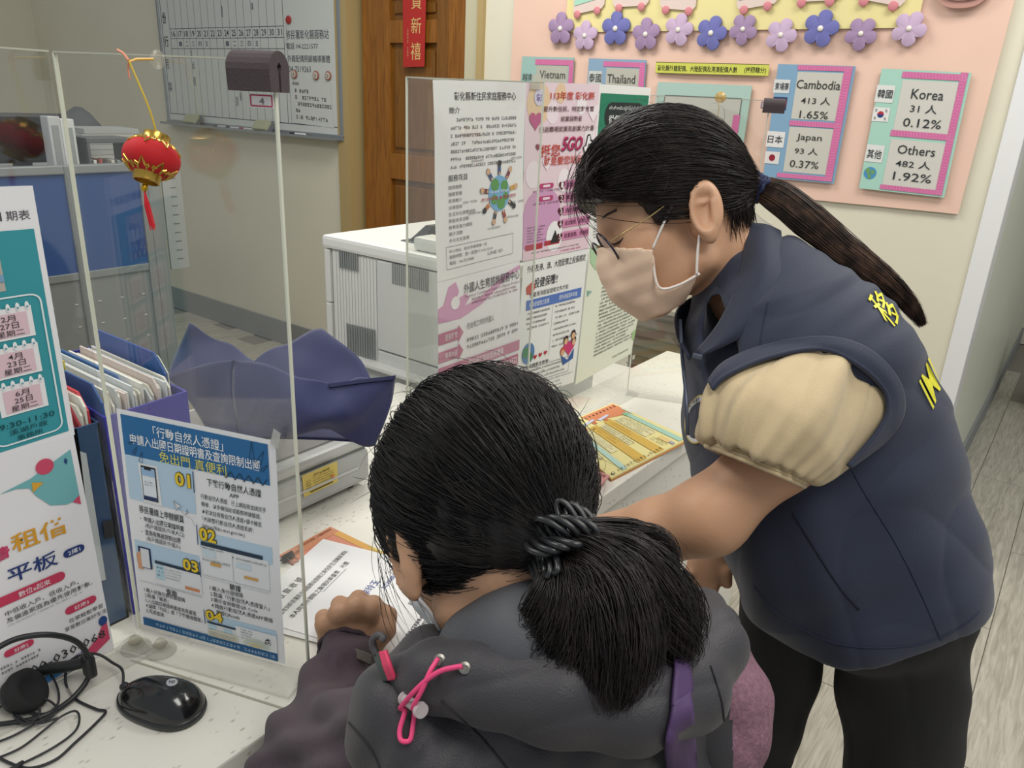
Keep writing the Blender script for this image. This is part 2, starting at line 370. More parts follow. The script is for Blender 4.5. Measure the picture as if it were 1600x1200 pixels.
# things seen through the gap: white shelf goods
sh = thing('storage_rack', (fx(550), YW+0.5, 0), 'pale storage rack glimpsed through the gap beside the brown door', 'rack')
for zz in (0.5, 0.8, 1.05, 1.28, 1.5, 1.72):
    b = MB(); b.bb((fx(548)-0.1, YW+0.4, zz), (fx(548)+0.22, YW+0.7, zz+0.02)); b.build('shelf', mat('bdbdb8', 0.4), sh)
    b = MB(); b.bb((fx(548)-0.02, YW+0.42, zz+0.02), (fx(548)+0.12, YW+0.6, zz+0.16), bev=0.01); b.build('carton', mat('d8d6d0' if int(zz*10) % 2 else '3a3836', 0.5), sh)
for xx in (-0.1, 0.2):
    b = MB(); b.bb((fx(548)+xx, YW+0.41, 0), (fx(548)+xx+0.02, YW+0.43, 1.9)); b.build('upright', mat('bdbdb8', 0.4), sh)
# wall socket on the right wall
P = onx(1537, 660, XR)
m = thing('wall_socket', (XR, P[1], P[2]), 'pale wall socket plate low on the right-hand wall above the grey baseboard', 'socket')
b = MB(); b.bb((XR+0.0005, P[1]-0.065, P[2]-0.045), (XR+0.007, P[1]+0.065, P[2]+0.045), bev=0.003); b.build('plate', mat('d6d4c4', 0.4), m)
for q in (-0.03, 0.03):
    b = MB(); b.bb((XR+0.007, P[1]+q-0.02, P[2]-0.02), (XR+0.010, P[1]+q+0.02, P[2]+0.02), bev=0.002); b.build('outlet', mat('c9c7b8', 0.4), m)
# brown box at the far right
P = onz(1592, 640, 0)
b = thing('cardboard_box', (P[0]+0.2, P[1]+0.2, 0), 'brown box on the floor at the right edge beside the pale wall', 'box')
q = MB(); q.bb((P[0]+0.03, P[1], 0.002), (P[0]+0.4, P[1]+0.35, 0.28), bev=0.004); q.build('body', mat('7d6540', 0.7), b)
q = MB(); q.bb((P[0]+0.02, P[1]-0.01, 0.28), (P[0]+0.41, P[1]+0.36, 0.31), bev=0.003); q.build('lid', mat('2a2620', 0.6), b)

# ================================================================== counter
qz = quartz()
CX1 = -0.605; CX0 = -1.62; CY0 = -0.45; CY1 = 2.05
ct = thing('service_counter', ((CX0+CX1)/2, 0.8, 0), 'long white speckled stone service counter running along the booths', 'counter')
CX0 = -1.31; YP = 1.30
m = MB(); m.bb((CX0, CY0, CZ-0.04), (CX1, YP, CZ), bev=0.003); m.bb((-0.93, YP-.004, CZ-0.04), (CX1, CY1, CZ), bev=0.003); m.build('worktop', qz, ct)
m = MB(); m.bb((-.95, YP, 0.0), (-.935, CY1-.02, CZ-0.04)); m.build('back_panel', mat('cfccc2', 0.5), ct)
m = MB(); m.bb((CX1-0.03, CY0+0.02, 0.0), (CX1-0.012, CY1-0.02, CZ-0.04)); m.build('front_panel', qz, ct)
m = MB(); m.bb((-.93, CY1-0.04, 0.0), (CX1-0.03, CY1-0.02, CZ-0.04)); m.bb((CX0+0.02, CY0+0.02, 0.0), (CX1-0.03, CY0+0.04, CZ-0.04)); m.build('end_panel', mat('cfccc2', 0.5), ct)

# ================================================================== acrylic screens
Cc = np.array([-0.878, 0.392]); Ce = np.array([-0.642, 0.480]); Cd = (Ce-Cc)/np.linalg.norm(Ce-Cc)
ZT = 1.505
def pane(mb, a, b, z0, z1, t=0.004):
    a = np.array(a); b = np.array(b); d = (b-a)/np.linalg.norm(b-a); L = np.linalg.norm(b-a); c = (a+b)/2
    mb.box((c[0], c[1], (z0+z1)/2), (L, t, z1-z0), ((d[0], d[1], 0), (-d[1], d[0], 0), (0, 0, 1)))
def edge(mb, a, z0, z1, t=0.0042, d=None):
    d = Cd if d is None else d
    mb.box((a[0], a[1], (z0+z1)/2), (t*0.5, t*1.02, z1-z0), ((d[0], d[1], 0), (-d[1], d[0], 0), (0, 0, 1)))
def screen(name, label, segs, edges, flanges, tops):
    r = thing(name, (segs[0][0][0], segs[0][0][1], CZ), label, 'screen')
    for a, b in segs: m = MB(); pane(m, a, b, CZ+0.004, ZT); m.build('clear_panel', ACR, r)
    for a in edges: m = MB(); edge(m, a, CZ+0.004, ZT); m.build('polished_edge', ACE, r)
    for a, b in tops:
        a = np.array(a); b = np.array(b); d = (b-a)/np.linalg.norm(b-a); c = (a+b)/2
        m = MB(); m.box((c[0], c[1], ZT+0.0008), (np.linalg.norm(b-a), 0.005, 0.0016), ((d[0], d[1], 0), (-d[1], d[0], 0), (0, 0, 1))); m.build('polished_edge', mat('bdbfae', 0.2), r)
    for a, b, wd in flanges:
        a = np.array(a); b = np.array(b); d = (b-a)/np.linalg.norm(b-a); n = np.array([d[1], -d[0]]); c = (a+b)/2+n*wd/2
        m = MB(); m.box((c[0], c[1], CZ+0.003), (np.linalg.norm(b-a), wd, 0.005), ((d[0], d[1], 0), (-d[1], d[0], 0), (0, 0, 1)), bev=0.0015); m.build('base_flange', FLG, r)
    return r
dk_ = thing('side_desk', (-1.35, 1.7, 0), 'low white side desk carrying the office printer', 'desk')
m = MB(); m.bb((-1.80, YP+.004, .67), (-.955, 2.1, .70), bev=.003); m.build('desktop', mat('d9d7cf', .4), dk_)
for xx in (-1.77, -1.0):
    for yy in (YP+.05, 2.05): m = MB(); m.bb((xx-.02, yy-.02, 0), (xx+.02, yy+.02, .67)); m.build('leg', mat('a5a7a6', .4), dk_)
FLG = clearish('e9e8df', 0.28)
Dn = (XD, Cc[1]-0.01); D0 = (XD, -0.42)
screen('acrylic_screen', 'clear acrylic screen round the near booth, with the red lantern and blue notice on it',
       [(D0, Dn), (Cc, Ce)], [Cc, Ce], [(D0, Dn, 0.05), (Cc, Ce, 0.045)], [(D0, Dn), (Cc, Ce)])
wt = 0.21
E0 = np.array([XE, 0.862]); E1 = np.array([XE, 1.655]); wd2 = nrm(np.array([0.85, 0.33])); w2 = E0+wd2*0.205; w3 = E1+Cd*0.240
screen('acrylic_screen', 'clear acrylic screen of the middle booth carrying six taped notices',
       [(E0, E1), (E0, w2), (E1, w3)], [E0, E1, w2, w3], [(E0, E1, 0.035), (E1, w3, 0.035), (E0, w2, 0.035)], [(E0, E1), (E0, w2), (E1, w3)])
m = MB()
# seam strip where the worktop is jointed beside the near screen
a = onz(204, 1032, CZ); b_ = onz(441, 1107, CZ)
d = nrm((b_-a)[:2]); m.box(((a[0]+b_[0])/2, (a[1]+b_[1])/2, CZ+0.0004), (np.linalg.norm(b_-a), 0.003, 0.0008), ((d[0], d[1], 0), (-d[1], d[0], 0), (0, 0, 1)))
m.build('joint', mat('aaa797', 0.5), ct)
# suction feet
for k, (u, v) in enumerate(((213, 1013), (252, 1018))):
    P = onz(u, v, CZ)
    t = thing('suction_pad', P, ('clear suction pad by the corner of the near screen, left of its twin' if k == 0 else 'clear suction pad by the corner of the near screen, right of its twin'), 'suction pad')
    b = MB(); b.lathe(P+np.array([0, 0, 0.009]), (0, 0, 1), [(0.004, -.008), (0.019, -.008), (0.018, -.006), (0.010, -0.003), (0.007, 0.0)], 20); b.build('cup', clearish('c9c4b0', 0.25), t, smooth=True)
    b = MB(); b.lathe(P+np.array([0, 0, 0.009]), (0, 0, 1), [(0.007, 0), (0.009, 0.003), (0.006, 0.008), (0.001, 0.009)], 16); b.build('knob', clearish('b5ae96', 0.3), t, smooth=True)
# foam edge guards with number tags
def foam(a, dirv, L, r, label):
    d = np.array([dirv[0], dirv[1], 0.]); n = np.array([-d[1], d[0], 0.]); z = np.array([0, 0, 1.])
    t = thing('foam_guard', (a[0], a[1], ZT-0.03), label, 'foam guard')
    prof = [(math.cos(q)*r, math.sin(q)*r) for q in np.linspace(math.pi, 0, 11)]+[(r*0.92, -r*1.15), (r*0.1, -r*1.15), (r*0.1, -r*0.1), (r*0.22, r*0.18), (0.0, r*0.42), (-r*0.22, r*0.18), (-r*0.1, -r*0.1), (-r*0.1, -r*1.15), (-r*0.92, -r*1.15)]
    P0 = np.array([a[0], a[1], ZT-0.008]); K = len(prof); m = MB()
    vs = [P0-d*L/2+n*x+z*y for x, y in prof]+[P0+d*L/2+n*x+z*y for x, y in prof]
    m.add(vs, [(i, (i+1) % K, K+(i+1) % K, K+i) for i in range(K)]+[tuple(range(K)), tuple(range(K, 2*K))]); m.build('foam', mat('4b4043', 0.85, bump=0.3, bscale=400), t)
    return t
def wallpoint(u, v, A, dirv):
    n = np.array([-dirv[1], dirv[0], 0.]); return onp(u, v, (A[0], A[1], 1.0), n)
PC = wallpoint(403, 112, Cc, Cd)
foam(PC, Cd, 0.046, 0.0168, 'dark foam edge guard clipped on the near screen above the tag reading 4')
P3 = wallpoint(1213, 143, E1, Cd)
foam(P3, Cd, 0.045, 0.014, 'small dark foam edge guard beyond the standing woman, on the middle booth screen')
n3 = np.array([Cd[1], -Cd[0], 0.])
def tagcard(u0, v0, u1, v1, A, txt, label):
    n = np.array([Cd[1], -Cd[0], 0.]); pl = np.array([A[0], A[1], 1.0])+n*0.004
    f = lambda u, v: onp(u, v, pl, n)
    TL, BR = f(u0, v0), f(u1, v1); ex = np.array([Cd[0], Cd[1], 0]); wl = (BR-TL)@ex; TR = TL+ex*wl; BL = BR-ex*wl
    TR[2] = TL[2]; BL[2] = BR[2]
    s = Sheet(TL, TR, BR, BL, nx=1, ny=1, color='f3eef0', thick=0.0002)
    s.frame(.06, .94, .1, .9, 0.0012, 'c0405a', 0)
    if txt: s.text(txt, .42, .62, .28, .78, '777777', 1)
    s.build('number_tag', label, 'tag')
tagcard(389, 146, 428, 169, Cc, '4', 'small white tag framed in red and numbered 4')
tagcard(1189, 158, 1210, 171, E1, None, 'small red-framed tag under the far foam guard')
# ================================================================== pinned things on the back wall
def wsheet(uTL, vTL, uTR, vTR, uBR, vBR, uBL, vBL, y, color, **k):
    f = lambda u, v: ony(u, v, y); s = Sheet(f(uTL, vTL), f(uTR, vTR), f(uBR, vBR), f(uBL, vBL), color=color, **k); s.rayf = f; return s
# pink backing paper with shallow wrinkles
def crumple(x, y): return 0.0016*math.sin(9*x+3*y)*math.sin(5*y+2*x)+0.001*math.sin(31*x-14*y)*math.sin(17*y+1.3)+0.0007*math.sin(60*x+22*y)
pxl = ony(803, 110, YW)[0]; pxr = ony(1545, 170, YW)[0]; pzb = ony(1505, 335, YW)[2]
s = Sheet((pxl, YW-0.012, 2.45), (pxr+0.012, YW-0.012, 2.45), (pxr-0.012, YW-0.012, pzb), (pxl-0.01, YW-0.012, pzb-0.015), bulge=crumple, color='e8c4b2', nx=70, ny=50, thick=0.0015)
s.build('backing_paper', 'large pink crumpled backing paper of the wall display', 'paper')
yy = YW-0.020
a = ony(884, 40, yy)[0]; b = ony(1433, 40, yy)[0]; z = ony(1150, 47, yy)[2]
s = Sheet((a, yy, 2.2), (b+0.01, yy, 2.2), (b, yy, z), (a, yy, z), color='e6da9c', nx=6, ny=4, thick=0.001)
s.build('backing_paper', 'yellow paper sheet behind the flowers on the pink display', 'paper')
# foam flowers
fcol = {'p': 'a086a8', 'l': 'c3aac6', 'b': '6d6fae'}
FL = [(877, 45, 17, 'p', 0), (915, 56, 16, 'l', 2), (963, 45, 19, 'b', 0), (1010, 54, 18.5, 'p', -3), (1061, 47, 19, 'l', 12), (1112, 52, 20.5, 'b', 18), (1162, 46, 19, 'p', 38), (1221, 55, 21, 'l', 22), (1283, 45, 24, 'b', 14), (1346, 53, 22, 'p', 37), (1421, 45, 24, 'l', 28)]
cn = {'p': 'mauve', 'l': 'pale lilac', 'b': 'violet blue'}
ordn = ['leftmost', 'second', 'third', 'fourth', 'fifth', 'sixth', 'seventh', 'eighth', 'ninth', 'tenth', 'rightmost']
for i, (u, v, r, c, rot) in enumerate(FL):
    P = ony(u, v, YW-0.026); R_ = abs(ony(u+r, v, YW-0.026)[0]-P[0])*1.18
    t = thing('foam_flower', P, '%s five-petal foam flower, %s in the row on the pink display' % (cn[c], ordn[i]), 'flower', 'foam flowers on the pink display')
    m = MB(); pts = []
    for k in range(60):
        q = 2*math.pi*k/60; rr = R_*(0.62+0.38*abs(math.cos(2.5*(q)))**0.62); qq = q+math.radians(90-rot)
        pts.append((math.cos(qq)*rr, math.sin(qq)*rr))
    ring = [np.array([P[0]+x, P[1], P[2]+y]) for x, y in pts]; K = len(ring)
    vs = ring+[p+np.array([0, -0.006, 0]) for p in ring]+[P+(p-P)*0.93+np.array([0, -0.008, 0]) for p in ring]+[P+np.array([0, -0.0085, 0])]
    m.add(vs, [(i2, (i2+1) % K, K+(i2+1) % K, K+i2) for i2 in range(K)]+[(K+i2, K+(i2+1) % K, 2*K+(i2+1) % K, 2*K+i2) for i2 in range(K)]+[(2*K+i2, 2*K+(i2+1) % K, 3*K) for i2 in range(K)]+[tuple(range(K))])
    m.build('petals', mat(fcol[c], 0.8, bump=0.2, bscale=500), t, auto=True)
    m = MB(); m.lathe(P+np.array([0, -0.0085, 0]), (0, -1, 0), [(R_*.17, 0), (R_*.15, 0.003), (R_*.09, 0.005), (0.0005, 0.006)], 12); m.build('centre', mat('e9e2d8', 0.4), t, smooth=True)
# paper trolley cards with round wheels
TR_ = [((903, 23), (934, 17), 897, 945, 'leftmost'), ((968, 13), (1003, 11), 958, 1014, 'second'), ((1041, 16), (1077, 18), 1032, 1088, 'third'), ((1163, 16), (1200, 10), 1152, 1216, 'fourth'), ((1253, 5), (1297, 3), 1241, 1314, 'fifth'), ((1350, 3), (1396, 10), 1337, 1414, 'rightmost')]
for (w1, w2_, ua, ub, od) in TR_:
    y0 = YW-0.024; A = ony(w1[0], w1[1], y0); B = ony(w2_[0], w2_[1], y0); P = (A+B)/2
    t = thing('trolley_card', P, '%s paper trolley cut-out with a pale body and two pink wheels' % od, 'cut-out', 'paper trolleys on the yellow sheet')
    x0 = ony(ua, 5, y0)[0]; x1 = ony(ub, 5, y0)[0]; sl = (B[2]-A[2])/(B[0]-A[0])
    zz = lambda x, o: A[2]+(x-A[0])*sl+o
    m = MB(); c_ = 0.012; m.poly([(x0, y0, zz(x0, 0.34)), (x0, y0, zz(x0, c_+.006)), (x0+c_, y0, zz(x0, 0.004)), (x1-c_, y0, zz(x1, 0.004)), (x1, y0, zz(x1, c_+.006)), (x1, y0, zz(x1, 0.34))], 0.004, (0, -1, 0)); m.build('body', mat('ddc9c0', 0.7), t)
    m = MB(); m.poly([(x0+.006, y0-.004, zz(x0, 0.30)), (x0+.006, y0-.004, zz(x0, 0.034)), (x1-.012, y0-.004, zz(x1, 0.042)), (x1-.012, y0-.004, zz(x1, 0.30))], 0.002, (0, -1, 0)); m.build('insert', mat('a5d3bd', 0.7), t)
    for Q in (A, B):
        r = 0.0145; m = MB(); m.lathe(Q+np.array([0, -0.004, 0]), (0, -1, 0), [(r, 0), (r, 0.004), (r*.8, 0.006), (0.0005, 0.0065)], 20); m.build('wheel', mat('d08289', 0.7), t, auto=True)
# country cards
def tape_bar(s, x0, x1, y0, y1):
    s.rect(x0, x1, y0, y1, 'cf6c9f', 3); n = int(max(abs(x1-x0)*s.wid, abs(y1-y0)*s.hei)/0.009)
    for k in range(n):
        if abs(x1-x0)*s.wid > abs(y1-y0)*s.hei: xa = x0+(x1-x0)*(k+.2)/n; s.line(xa, y0, xa+(x1-x0)*.6/n, y1, 0.0012, 'dd8db5', 4); s.line(xa+(x1-x0)*.6/n, y0, xa, y1, 0.0012, 'dd8db5', 4)
        else: ya_ = y0+(y1-y0)*(k+.2)/n; s.line(x0, ya_, x1, ya_+(y1-y0)*.6/n, 0.0012, 'dd8db5', 4); s.line(x1, ya_, x0, ya_+(y1-y0)*.6/n, 0.0012, 'dd8db5', 4)
yc = YW-0.026
s = wsheet(1378, 107, 1518, 114, 1475, 309, 1342, 294, yc, 'a6cfc0', nx=2, ny=2, thick=0.004)
def panelpx(s, u0, v0, u1, v1, col, layer=1): s.rect(*s.box(u0, v0, u1, v1), col, layer)
s.rect(.27, .90, .08, .485, 'cdcac2', 1); s.rect(.27, .90, .56, .945, 'cdcac2', 1)
tape_bar(s, .25, .97, .015, .065); tape_bar(s, .25, .97, .485, .535); tape_bar(s, .25, .97, .945, .985); tape_bar(s, .89, .97, .0, .985)
s.text('Korea', .40, .76, .145, .225, '33383c', 5, .01); s.text('31 人', .42, .72, .265, .335, '33383c', 5, .01); s.text('0.12%', .37, .80, .38, .45, '33383c', 5, .01)
s.text('Others', .37, .80, .60, .675, '33383c', 5, .01); s.text('482 人', .38, .78, .72, .785, '33383c', 5, .01); s.text('1.92%', .38, .82, .825, .895, '33383c', 5, .01)
s.rect(-.015, .20, .13, .27, 'dadbd8', 2); s.text('韓國', .01, .185, .165, .235, '222a30', 5, .015)
s.rect(-.005, .19, .31, .425, 'e0dfdd', 2); s.disc(.09, .367, .038, 'b0303c', 5, a0=180, a1=360); s.disc(.09, .367, .038, '27407e', 5, a0=0, a1=180)
for (cx, cy) in ((.03, .335), (.15, .335), (.03, .40), (.15, .40)):
    for k in (-1, 0, 1): s.line(cx-.012, cy+k*.008-.004, cx+.012, cy+k*.008+.004, 0.001, '333333', 5)
s.rect(.0, .215, .62, .765, 'dadbd8', 2); s.text('其他', .02, .195, .66, .735, '222a30', 5, .015)
s.disc(.10, .86, .075, '4b8fc2', 2, n=28)
for (cx, cy, r) in ((.07, .84, .03), (.13, .85, .026), (.10, .89, .024), (.085, .87, .018)): s.disc(cx, cy, r, '6d9a63', 3, ry=r*.8, n=9)
s.build('country_card', 'mint card with pink tape borders reading Korea and Others', 'card', 'country cards on the pink display')
s = wsheet(1216, 100, 1337, 103.5, 1302.5, 287, 1192, 277, yc, '7fa3bf', nx=2, ny=2, thick=0.004)
s.rect(.28, .90, .06, .46, 'c6c3b9', 1); s.rect(.28, .90, .53, .93, 'c6c3b9', 1)
tape_bar(s, .27, .97, .005, .045); tape_bar(s, .27, .97, .475, .52); tape_bar(s, .20, .97, .945, .985); tape_bar(s, .87, .97, .01, .985)
s.text('Cambodia', .29, .86, .125, .20, '3a3a38', 5, .01); s.text('413 人', .38, .77, .265, .33, '3a3a38', 5, .01); s.text('1.65%', .39, .77, .385, .45, '3a3a38', 5, .01)
s.text('Japan', .40, .74, .585, .655, '3a3a38', 5, .01); s.text('93 人', .40, .72, .705, .765, '3a3a38', 5, .01); s.text('0.37%', .36, .76, .82, .885, '3a3a38', 5, .01)
s.rect(-.02, .20, .13, .245, 'd5d6d6', 2); s.text('柬埔寨', .0, .19, .155, .22, '2b3138', 5, .01)
s.rect(.0, .19, .28, .39, '8c2432', 2); s.rect(.0, .19, .28, .31, '26345e', 3); s.rect(.0, .19, .36, .39, '26345e', 3); s.poly([(.04, .355), (.06, .32), (.09, .30), (.12, .32), (.14, .355)], 'dcdad8', 4)
s.rect(-.02, .235, .58, .72, 'dcdbd9', 2); s.text('日本', .0, .21, .615, .685, '2b3138', 5, .015)
s.rect(-.01, .20, .76, .87, 'd9d5d3', 2); s.disc(.095, .815, .045, '8f2436', 3)
s.build('country_card', 'blue card with pink tape borders reading Cambodia and Japan', 'card', 'country cards on the pink display')
s = wsheet(1028, 128, 1175, 134, 1150, 300, 1008, 290, yc, 'a9c4ba', nx=2, ny=2, thick=0.004)
s.rect(.10, .92, .12, .95, 'bdbbb2', 1); s.frame(.10, .92, .12, .95, 0.003, '5c5c5a', 3); tape_bar(s, .86, .93, .27, .97)
s.build('country_card', 'pale green framed card half hidden behind the standing woman\'s head', 'card', 'country cards on the pink display')
s = wsheet(920, 91, 1010, 94, 995, 285, 908, 278, yc, '8aa5bd', nx=2, ny=2, thick=0.004)
s.rect(.33, .90, .07, .46, 'b7b5aa', 1); s.rect(.33, .90, .53, .94, 'b7b5aa', 1); tape_bar(s, .27, .97, .02, .06); tape_bar(s, .27, .97, .475, .52); tape_bar(s, .90, .99, .02, .985)
s.text('Thailand', .36, .84, .12, .19, '4a4946', 5, .01); s.rect(.02, .26, .10, .22, 'c6c9c4', 2); s.text('泰國', .03, .25, .12, .19, '33383c', 5, .01)
s.text('泰國', .03, .25, .12, .19, '33383c', 5, .01)
s.build('country_card', 'blue card with pink tape reading Thailand, above the taped notices', 'card', 'country cards on the pink display')
s = wsheet(816, 88, 897, 90, 886, 275, 806, 268, yc, '9cbdb6', nx=2, ny=2, thick=0.004)
s.rect(.30, .90, .07, .46, 'b5b4a8', 1); s.rect(.30, .90, .53, .94, 'b5b4a8', 1); tape_bar(s, .27, .99, .02, .065); tape_bar(s, .27, .99, .475, .52); tape_bar(s, .92, 1.0, .02, .985)
s.text('Vietnam', .37, .86, .11, .175, '57564f', 5, .01); s.text('越南', .03, .24, .14, .20, '57605f', 5, .01)
s.build('country_card', 'greenish card with pink tape reading Vietnam, leftmost on the display', 'card', 'country cards on the pink display')
s = wsheet(1025, 97, 1202, 101, 1200, 119, 1024, 114, yc, 'cdcf5c', nx=2, ny=1, thick=0.003)
s.text('彰化縣外籍配偶、大陸配偶及港澳配偶人數', .02, .74, .26, .80, '33352a', 1, .02); s.text('(按國籍分)', .80, .98, .24, .82, '33352a', 1, .02)
s.line(0, .0, 1, .0, .002, '5a5c3a', 0); s.line(0, 1., 1, 1., .002, '5a5c3a', 0)
s.build('title_strip', 'yellow-green title strip with black lettering above the framed card', 'sign')
# rounded brown-pink ornament at the top right
P = ony(1505, -8, YW-0.03)
t = thing('paper_ornament', P, 'dusky pink rounded paper ornament cut off at the top right of the display', 'ornament')
m = MB(); pts = [P+np.array([math.cos(q)*0.075*(1+.12*math.sin(3*q)), 0, math.sin(q)*0.036]) for q in np.linspace(0, 2*math.pi, 30, endpoint=False)]; m.poly(pts, 0.006, (0, -1, 0)); m.build('petal', mat('b98d82', 0.8), t)
m = MB(); m.poly([p+np.array([0.0, -0.007, 0.02]) for p in pts], 0.005, (0, -1, 0)); m.build('petal', mat('c69a8c', 0.8), t)

# ================================================================== whiteboard
f0 = lambda u, v: ony(u, v, YW-0.022)
TL, BR = f0(247, 2), f0(531, 211); BLz = BR[2]; ztop = 2.35
xl = f0(258, 120)[0]; xr = f0(529, 120)[0]
wb = thing('whiteboard', ((xl+xr)/2, YW, BLz), 'aluminium-framed whiteboard with a monthly planner grid and handwriting', 'whiteboard')
m = MB(); m.bb((xl, YW-0.018, BLz), (xr, YW-0.002, ztop)); m.build('writing_surface', mat('cfd3ce', 0.25, spec=0.5), wb)
al = mat('9da3a8', 0.35, metal=0.6)
for lo, hi in (((xl-.02, YW-.026, BLz-.02), (xl, YW-.001, ztop)), ((xr, YW-.026, BLz-.02), (xr+.025, YW-.001, ztop)), ((xl-.02, YW-.03, BLz-.028), (xr+.025, YW-.001, BLz)), ((xl-.02, YW-.026, ztop), (xr+.025, YW-.001, ztop+.02))):
    m = MB(); m.bb(lo, hi, bev=0.003); m.build('frame_bar', al, wb)
m = MB(); m.bb((xl, YW-.085, BLz-.026), (xr, YW-.03, BLz-.02)); m.bb((xl, YW-.088, BLz-.026), (xr, YW-.085, BLz-.012)); m.build('pen_tray', al, wb)
s = Sheet((xl, YW-.0182, ztop), (xr, YW-.0182, ztop), (xr, YW-.0182, BLz), (xl, YW-.0182, BLz), nx=1, ny=1); s.rayf = lambda u, v: ony(u, v, YW-0.0182)
fp = lambda u, v: tuple(s.fr(s.rayf(u, v)))
ink = '3c4650'
def pl(u0, v0, u1, v1, wd, c=ink, l=0): a = fp(u0, v0); b = fp(u1, v1); s.line(a[0], a[1], b[0], b[1], wd, c, l)
# grid: verticals & horizontals at board coordinates
gx0 = fp(265, 43)[0]; gx1 = fp(443, 43)[0]; r1 = fp(350, 43)[1]; r2 = fp(350, 59.5)[1]; r3 = fp(350, 76)[1]; yb = fp(400, 187)[1]
s.line(gx0, 0.01, gx0, yb, .003, ink, 0)
for k in range(17):
    x = gx0+(gx1-gx0)*k/16; s.line(x, 0.01, x, yb+.002, .0022, '5c666c', 0)
for yv in (r1, r2, r3): s.line(gx0, yv, gx1, yv, .0028, '3f4a55', 0)
s.line(gx0, fp(350, 91)[1], gx1, fp(350, 91)[1], .0015, '8b949a', 0)
s.frame(.012, .988, .005, yb+.004, .004, '2f3a4c', 0); s.line(gx1, 0.01, gx1, yb, .003, '3f4a55', 0)
nums = [str(n) for n in range(16, 32)]; dn = '　一二三四五　　一二三四五　　　'
for k, n_ in enumerate(nums):
    xa = gx0+(gx1-gx0)*(k+.22)/16; xb = gx0+(gx1-gx0)*(k+.80)/16; s.text(n_, xa, xb, r1+(r2-r1)*.22, r1+(r2-r1)*.82, '39434d', 1, .01)
    if dn[k] != '　': s.text(dn[k], xa+.003, xb-.003, r2+(r3-r2)*.3, r2+(r3-r2)*.75, '6c757c', 1)
def wt_(t, u0, v0, u1, v1, c=ink, b=0.0): a = fp(u0, v0); e = fp(u1, v1); s.text(t, a[0], e[0], a[1], e[1], c, 1, b)
wt_('份', 253, 19, 260, 37, '252c38', .02); wt_('行', 256, 56, 264, 73, '252c38', .02); wt_('程', 258, 92, 265, 108, '4a5260'); wt_('事', 262, 128, 270, 144, '4a5260')
wt_('會', 345, 7, 349, 27, '59626a'); wt_('議', 392, 4, 396, 15, '59626a'); wt_('公', 297, 78, 301, 88, '59626a'); wt_('出', 300, 96, 305, 108, '6a7278'); wt_('假', 302, 120, 307, 134, '6a7278'); wt_('訓', 368, 150, 373, 166, '59626a'); wt_('練', 374, 143, 378, 158, '59626a')
wt_('移民署彰化縣服務站', 447, 47, 514, 61, '4a525c'); wt_('電話 04-2221577', 447, 67, 497, 77, '4a525c'); wt_('外籍配偶照顧輔導團體', 449, 86, 516, 98, '4a525c'); wt_('04-7519263', 451, 103, 486, 113, '5a626c')
gq = fp(447, 125); s.line(gx1+.014, r1, gx1+.018, yb, .002, '7c858b', 0)
for k in range(0): pass
mk_root = wb
for (col, layer, tx), mb in s.marks.items(): mb_flat(mb, 'lettering' if tx else 'grid_lines', paint(col), wb, (0, -1, 0))
# printed notice, magnets, erasers, markers
s2 = wsheet(455, 126, 516, 131, 522, 200, 459, 192, YW-.0195, 'cfd1cc', nx=1, ny=1)
s2.text('使用說明', .03, .20, .02, .10, '333333', 1)
for k, xe in enumerate((.42, .86, .98, .2, .82)): s2.micro(.08, xe, .18+k*.155, .30+k*.155, 1, '3a3a3a', 1, .75, 0)
s2.build('notice', 'white printed notice held by round badges at the whiteboard corner', 'notice')
def disc_thing(u, v, r, name, label, cols, grp=None, cat='magnet'):
    P = ony(u, v, YW-.021); t = thing(name, P, label, cat, grp)
    m = MB(); m.lathe(P, (0, -1, 0), [(r, 0), (r, .004), (r*.85, .006), (.0005, .0062)], 22); m.build('disc', mat(cols[0], .4), t, auto=True)
    if len(cols) > 1:
        m = MB(); m.lathe(P+np.array([0, -.0062, 0]), (0, -1, 0), [(r*.72, 0), (r*.7, .0006), (.0005, .0008)], 20); m.build('face', mat(cols[1], .5), t)
        m = MB()
        for (x, z) in ((-.3, .1), (.1, .3), (.05, -.15), (.32, .0), (-.1, -.35)): m.box(P+np.array([x*r, -.0074, z*r]), (r*.28, .0006, r*.16))
        m.build('print', mat('3f3a38', .6), t)
disc_thing(451, 31, .0205, 'magnet', 'plain red round magnet on the whiteboard', ['a8302e'])
for (u, v, wd) in ((460, 116, 'left'), (494, 118, 'middle'), (513, 118.5, 'right')):
    disc_thing(u, v, .0225, 'round_badge', '%s one of three round brown-rimmed badges above the printed notice' % wd, ['9a6250', 'd8cfc4'], 'round badges on the whiteboard', 'badge')
for (u, v, lb) in ((300, 177, 'pale green board eraser on the left of the whiteboard tray'), (411, 190, 'pale green board eraser in the middle of the whiteboard tray')):
    P = ony(u, v, YW-.065); t = thing('board_eraser', P, lb, 'eraser', 'board erasers on the tray'); P[2] = BLz+.005
    ax = ((.96, 0, .0), (0, .9, .44), (0, -.44, .9)); ax = (np.array([1, 0, 0]), nrm([0, .8, -.6]), nrm([0, .6, .8]))
    m = MB(); m.box(P+np.array([-.005, -.008, 0.012]), (.125, .02, .058), ax, bev=.004); m.build('cover', mat('a3a384', .7), t)
    m = MB(); m.box(P+np.array([-.002, .012, 0.004]), (.123, .022, .056), ax, bev=.003); m.build('felt', mat('5b5e60', .9), t)
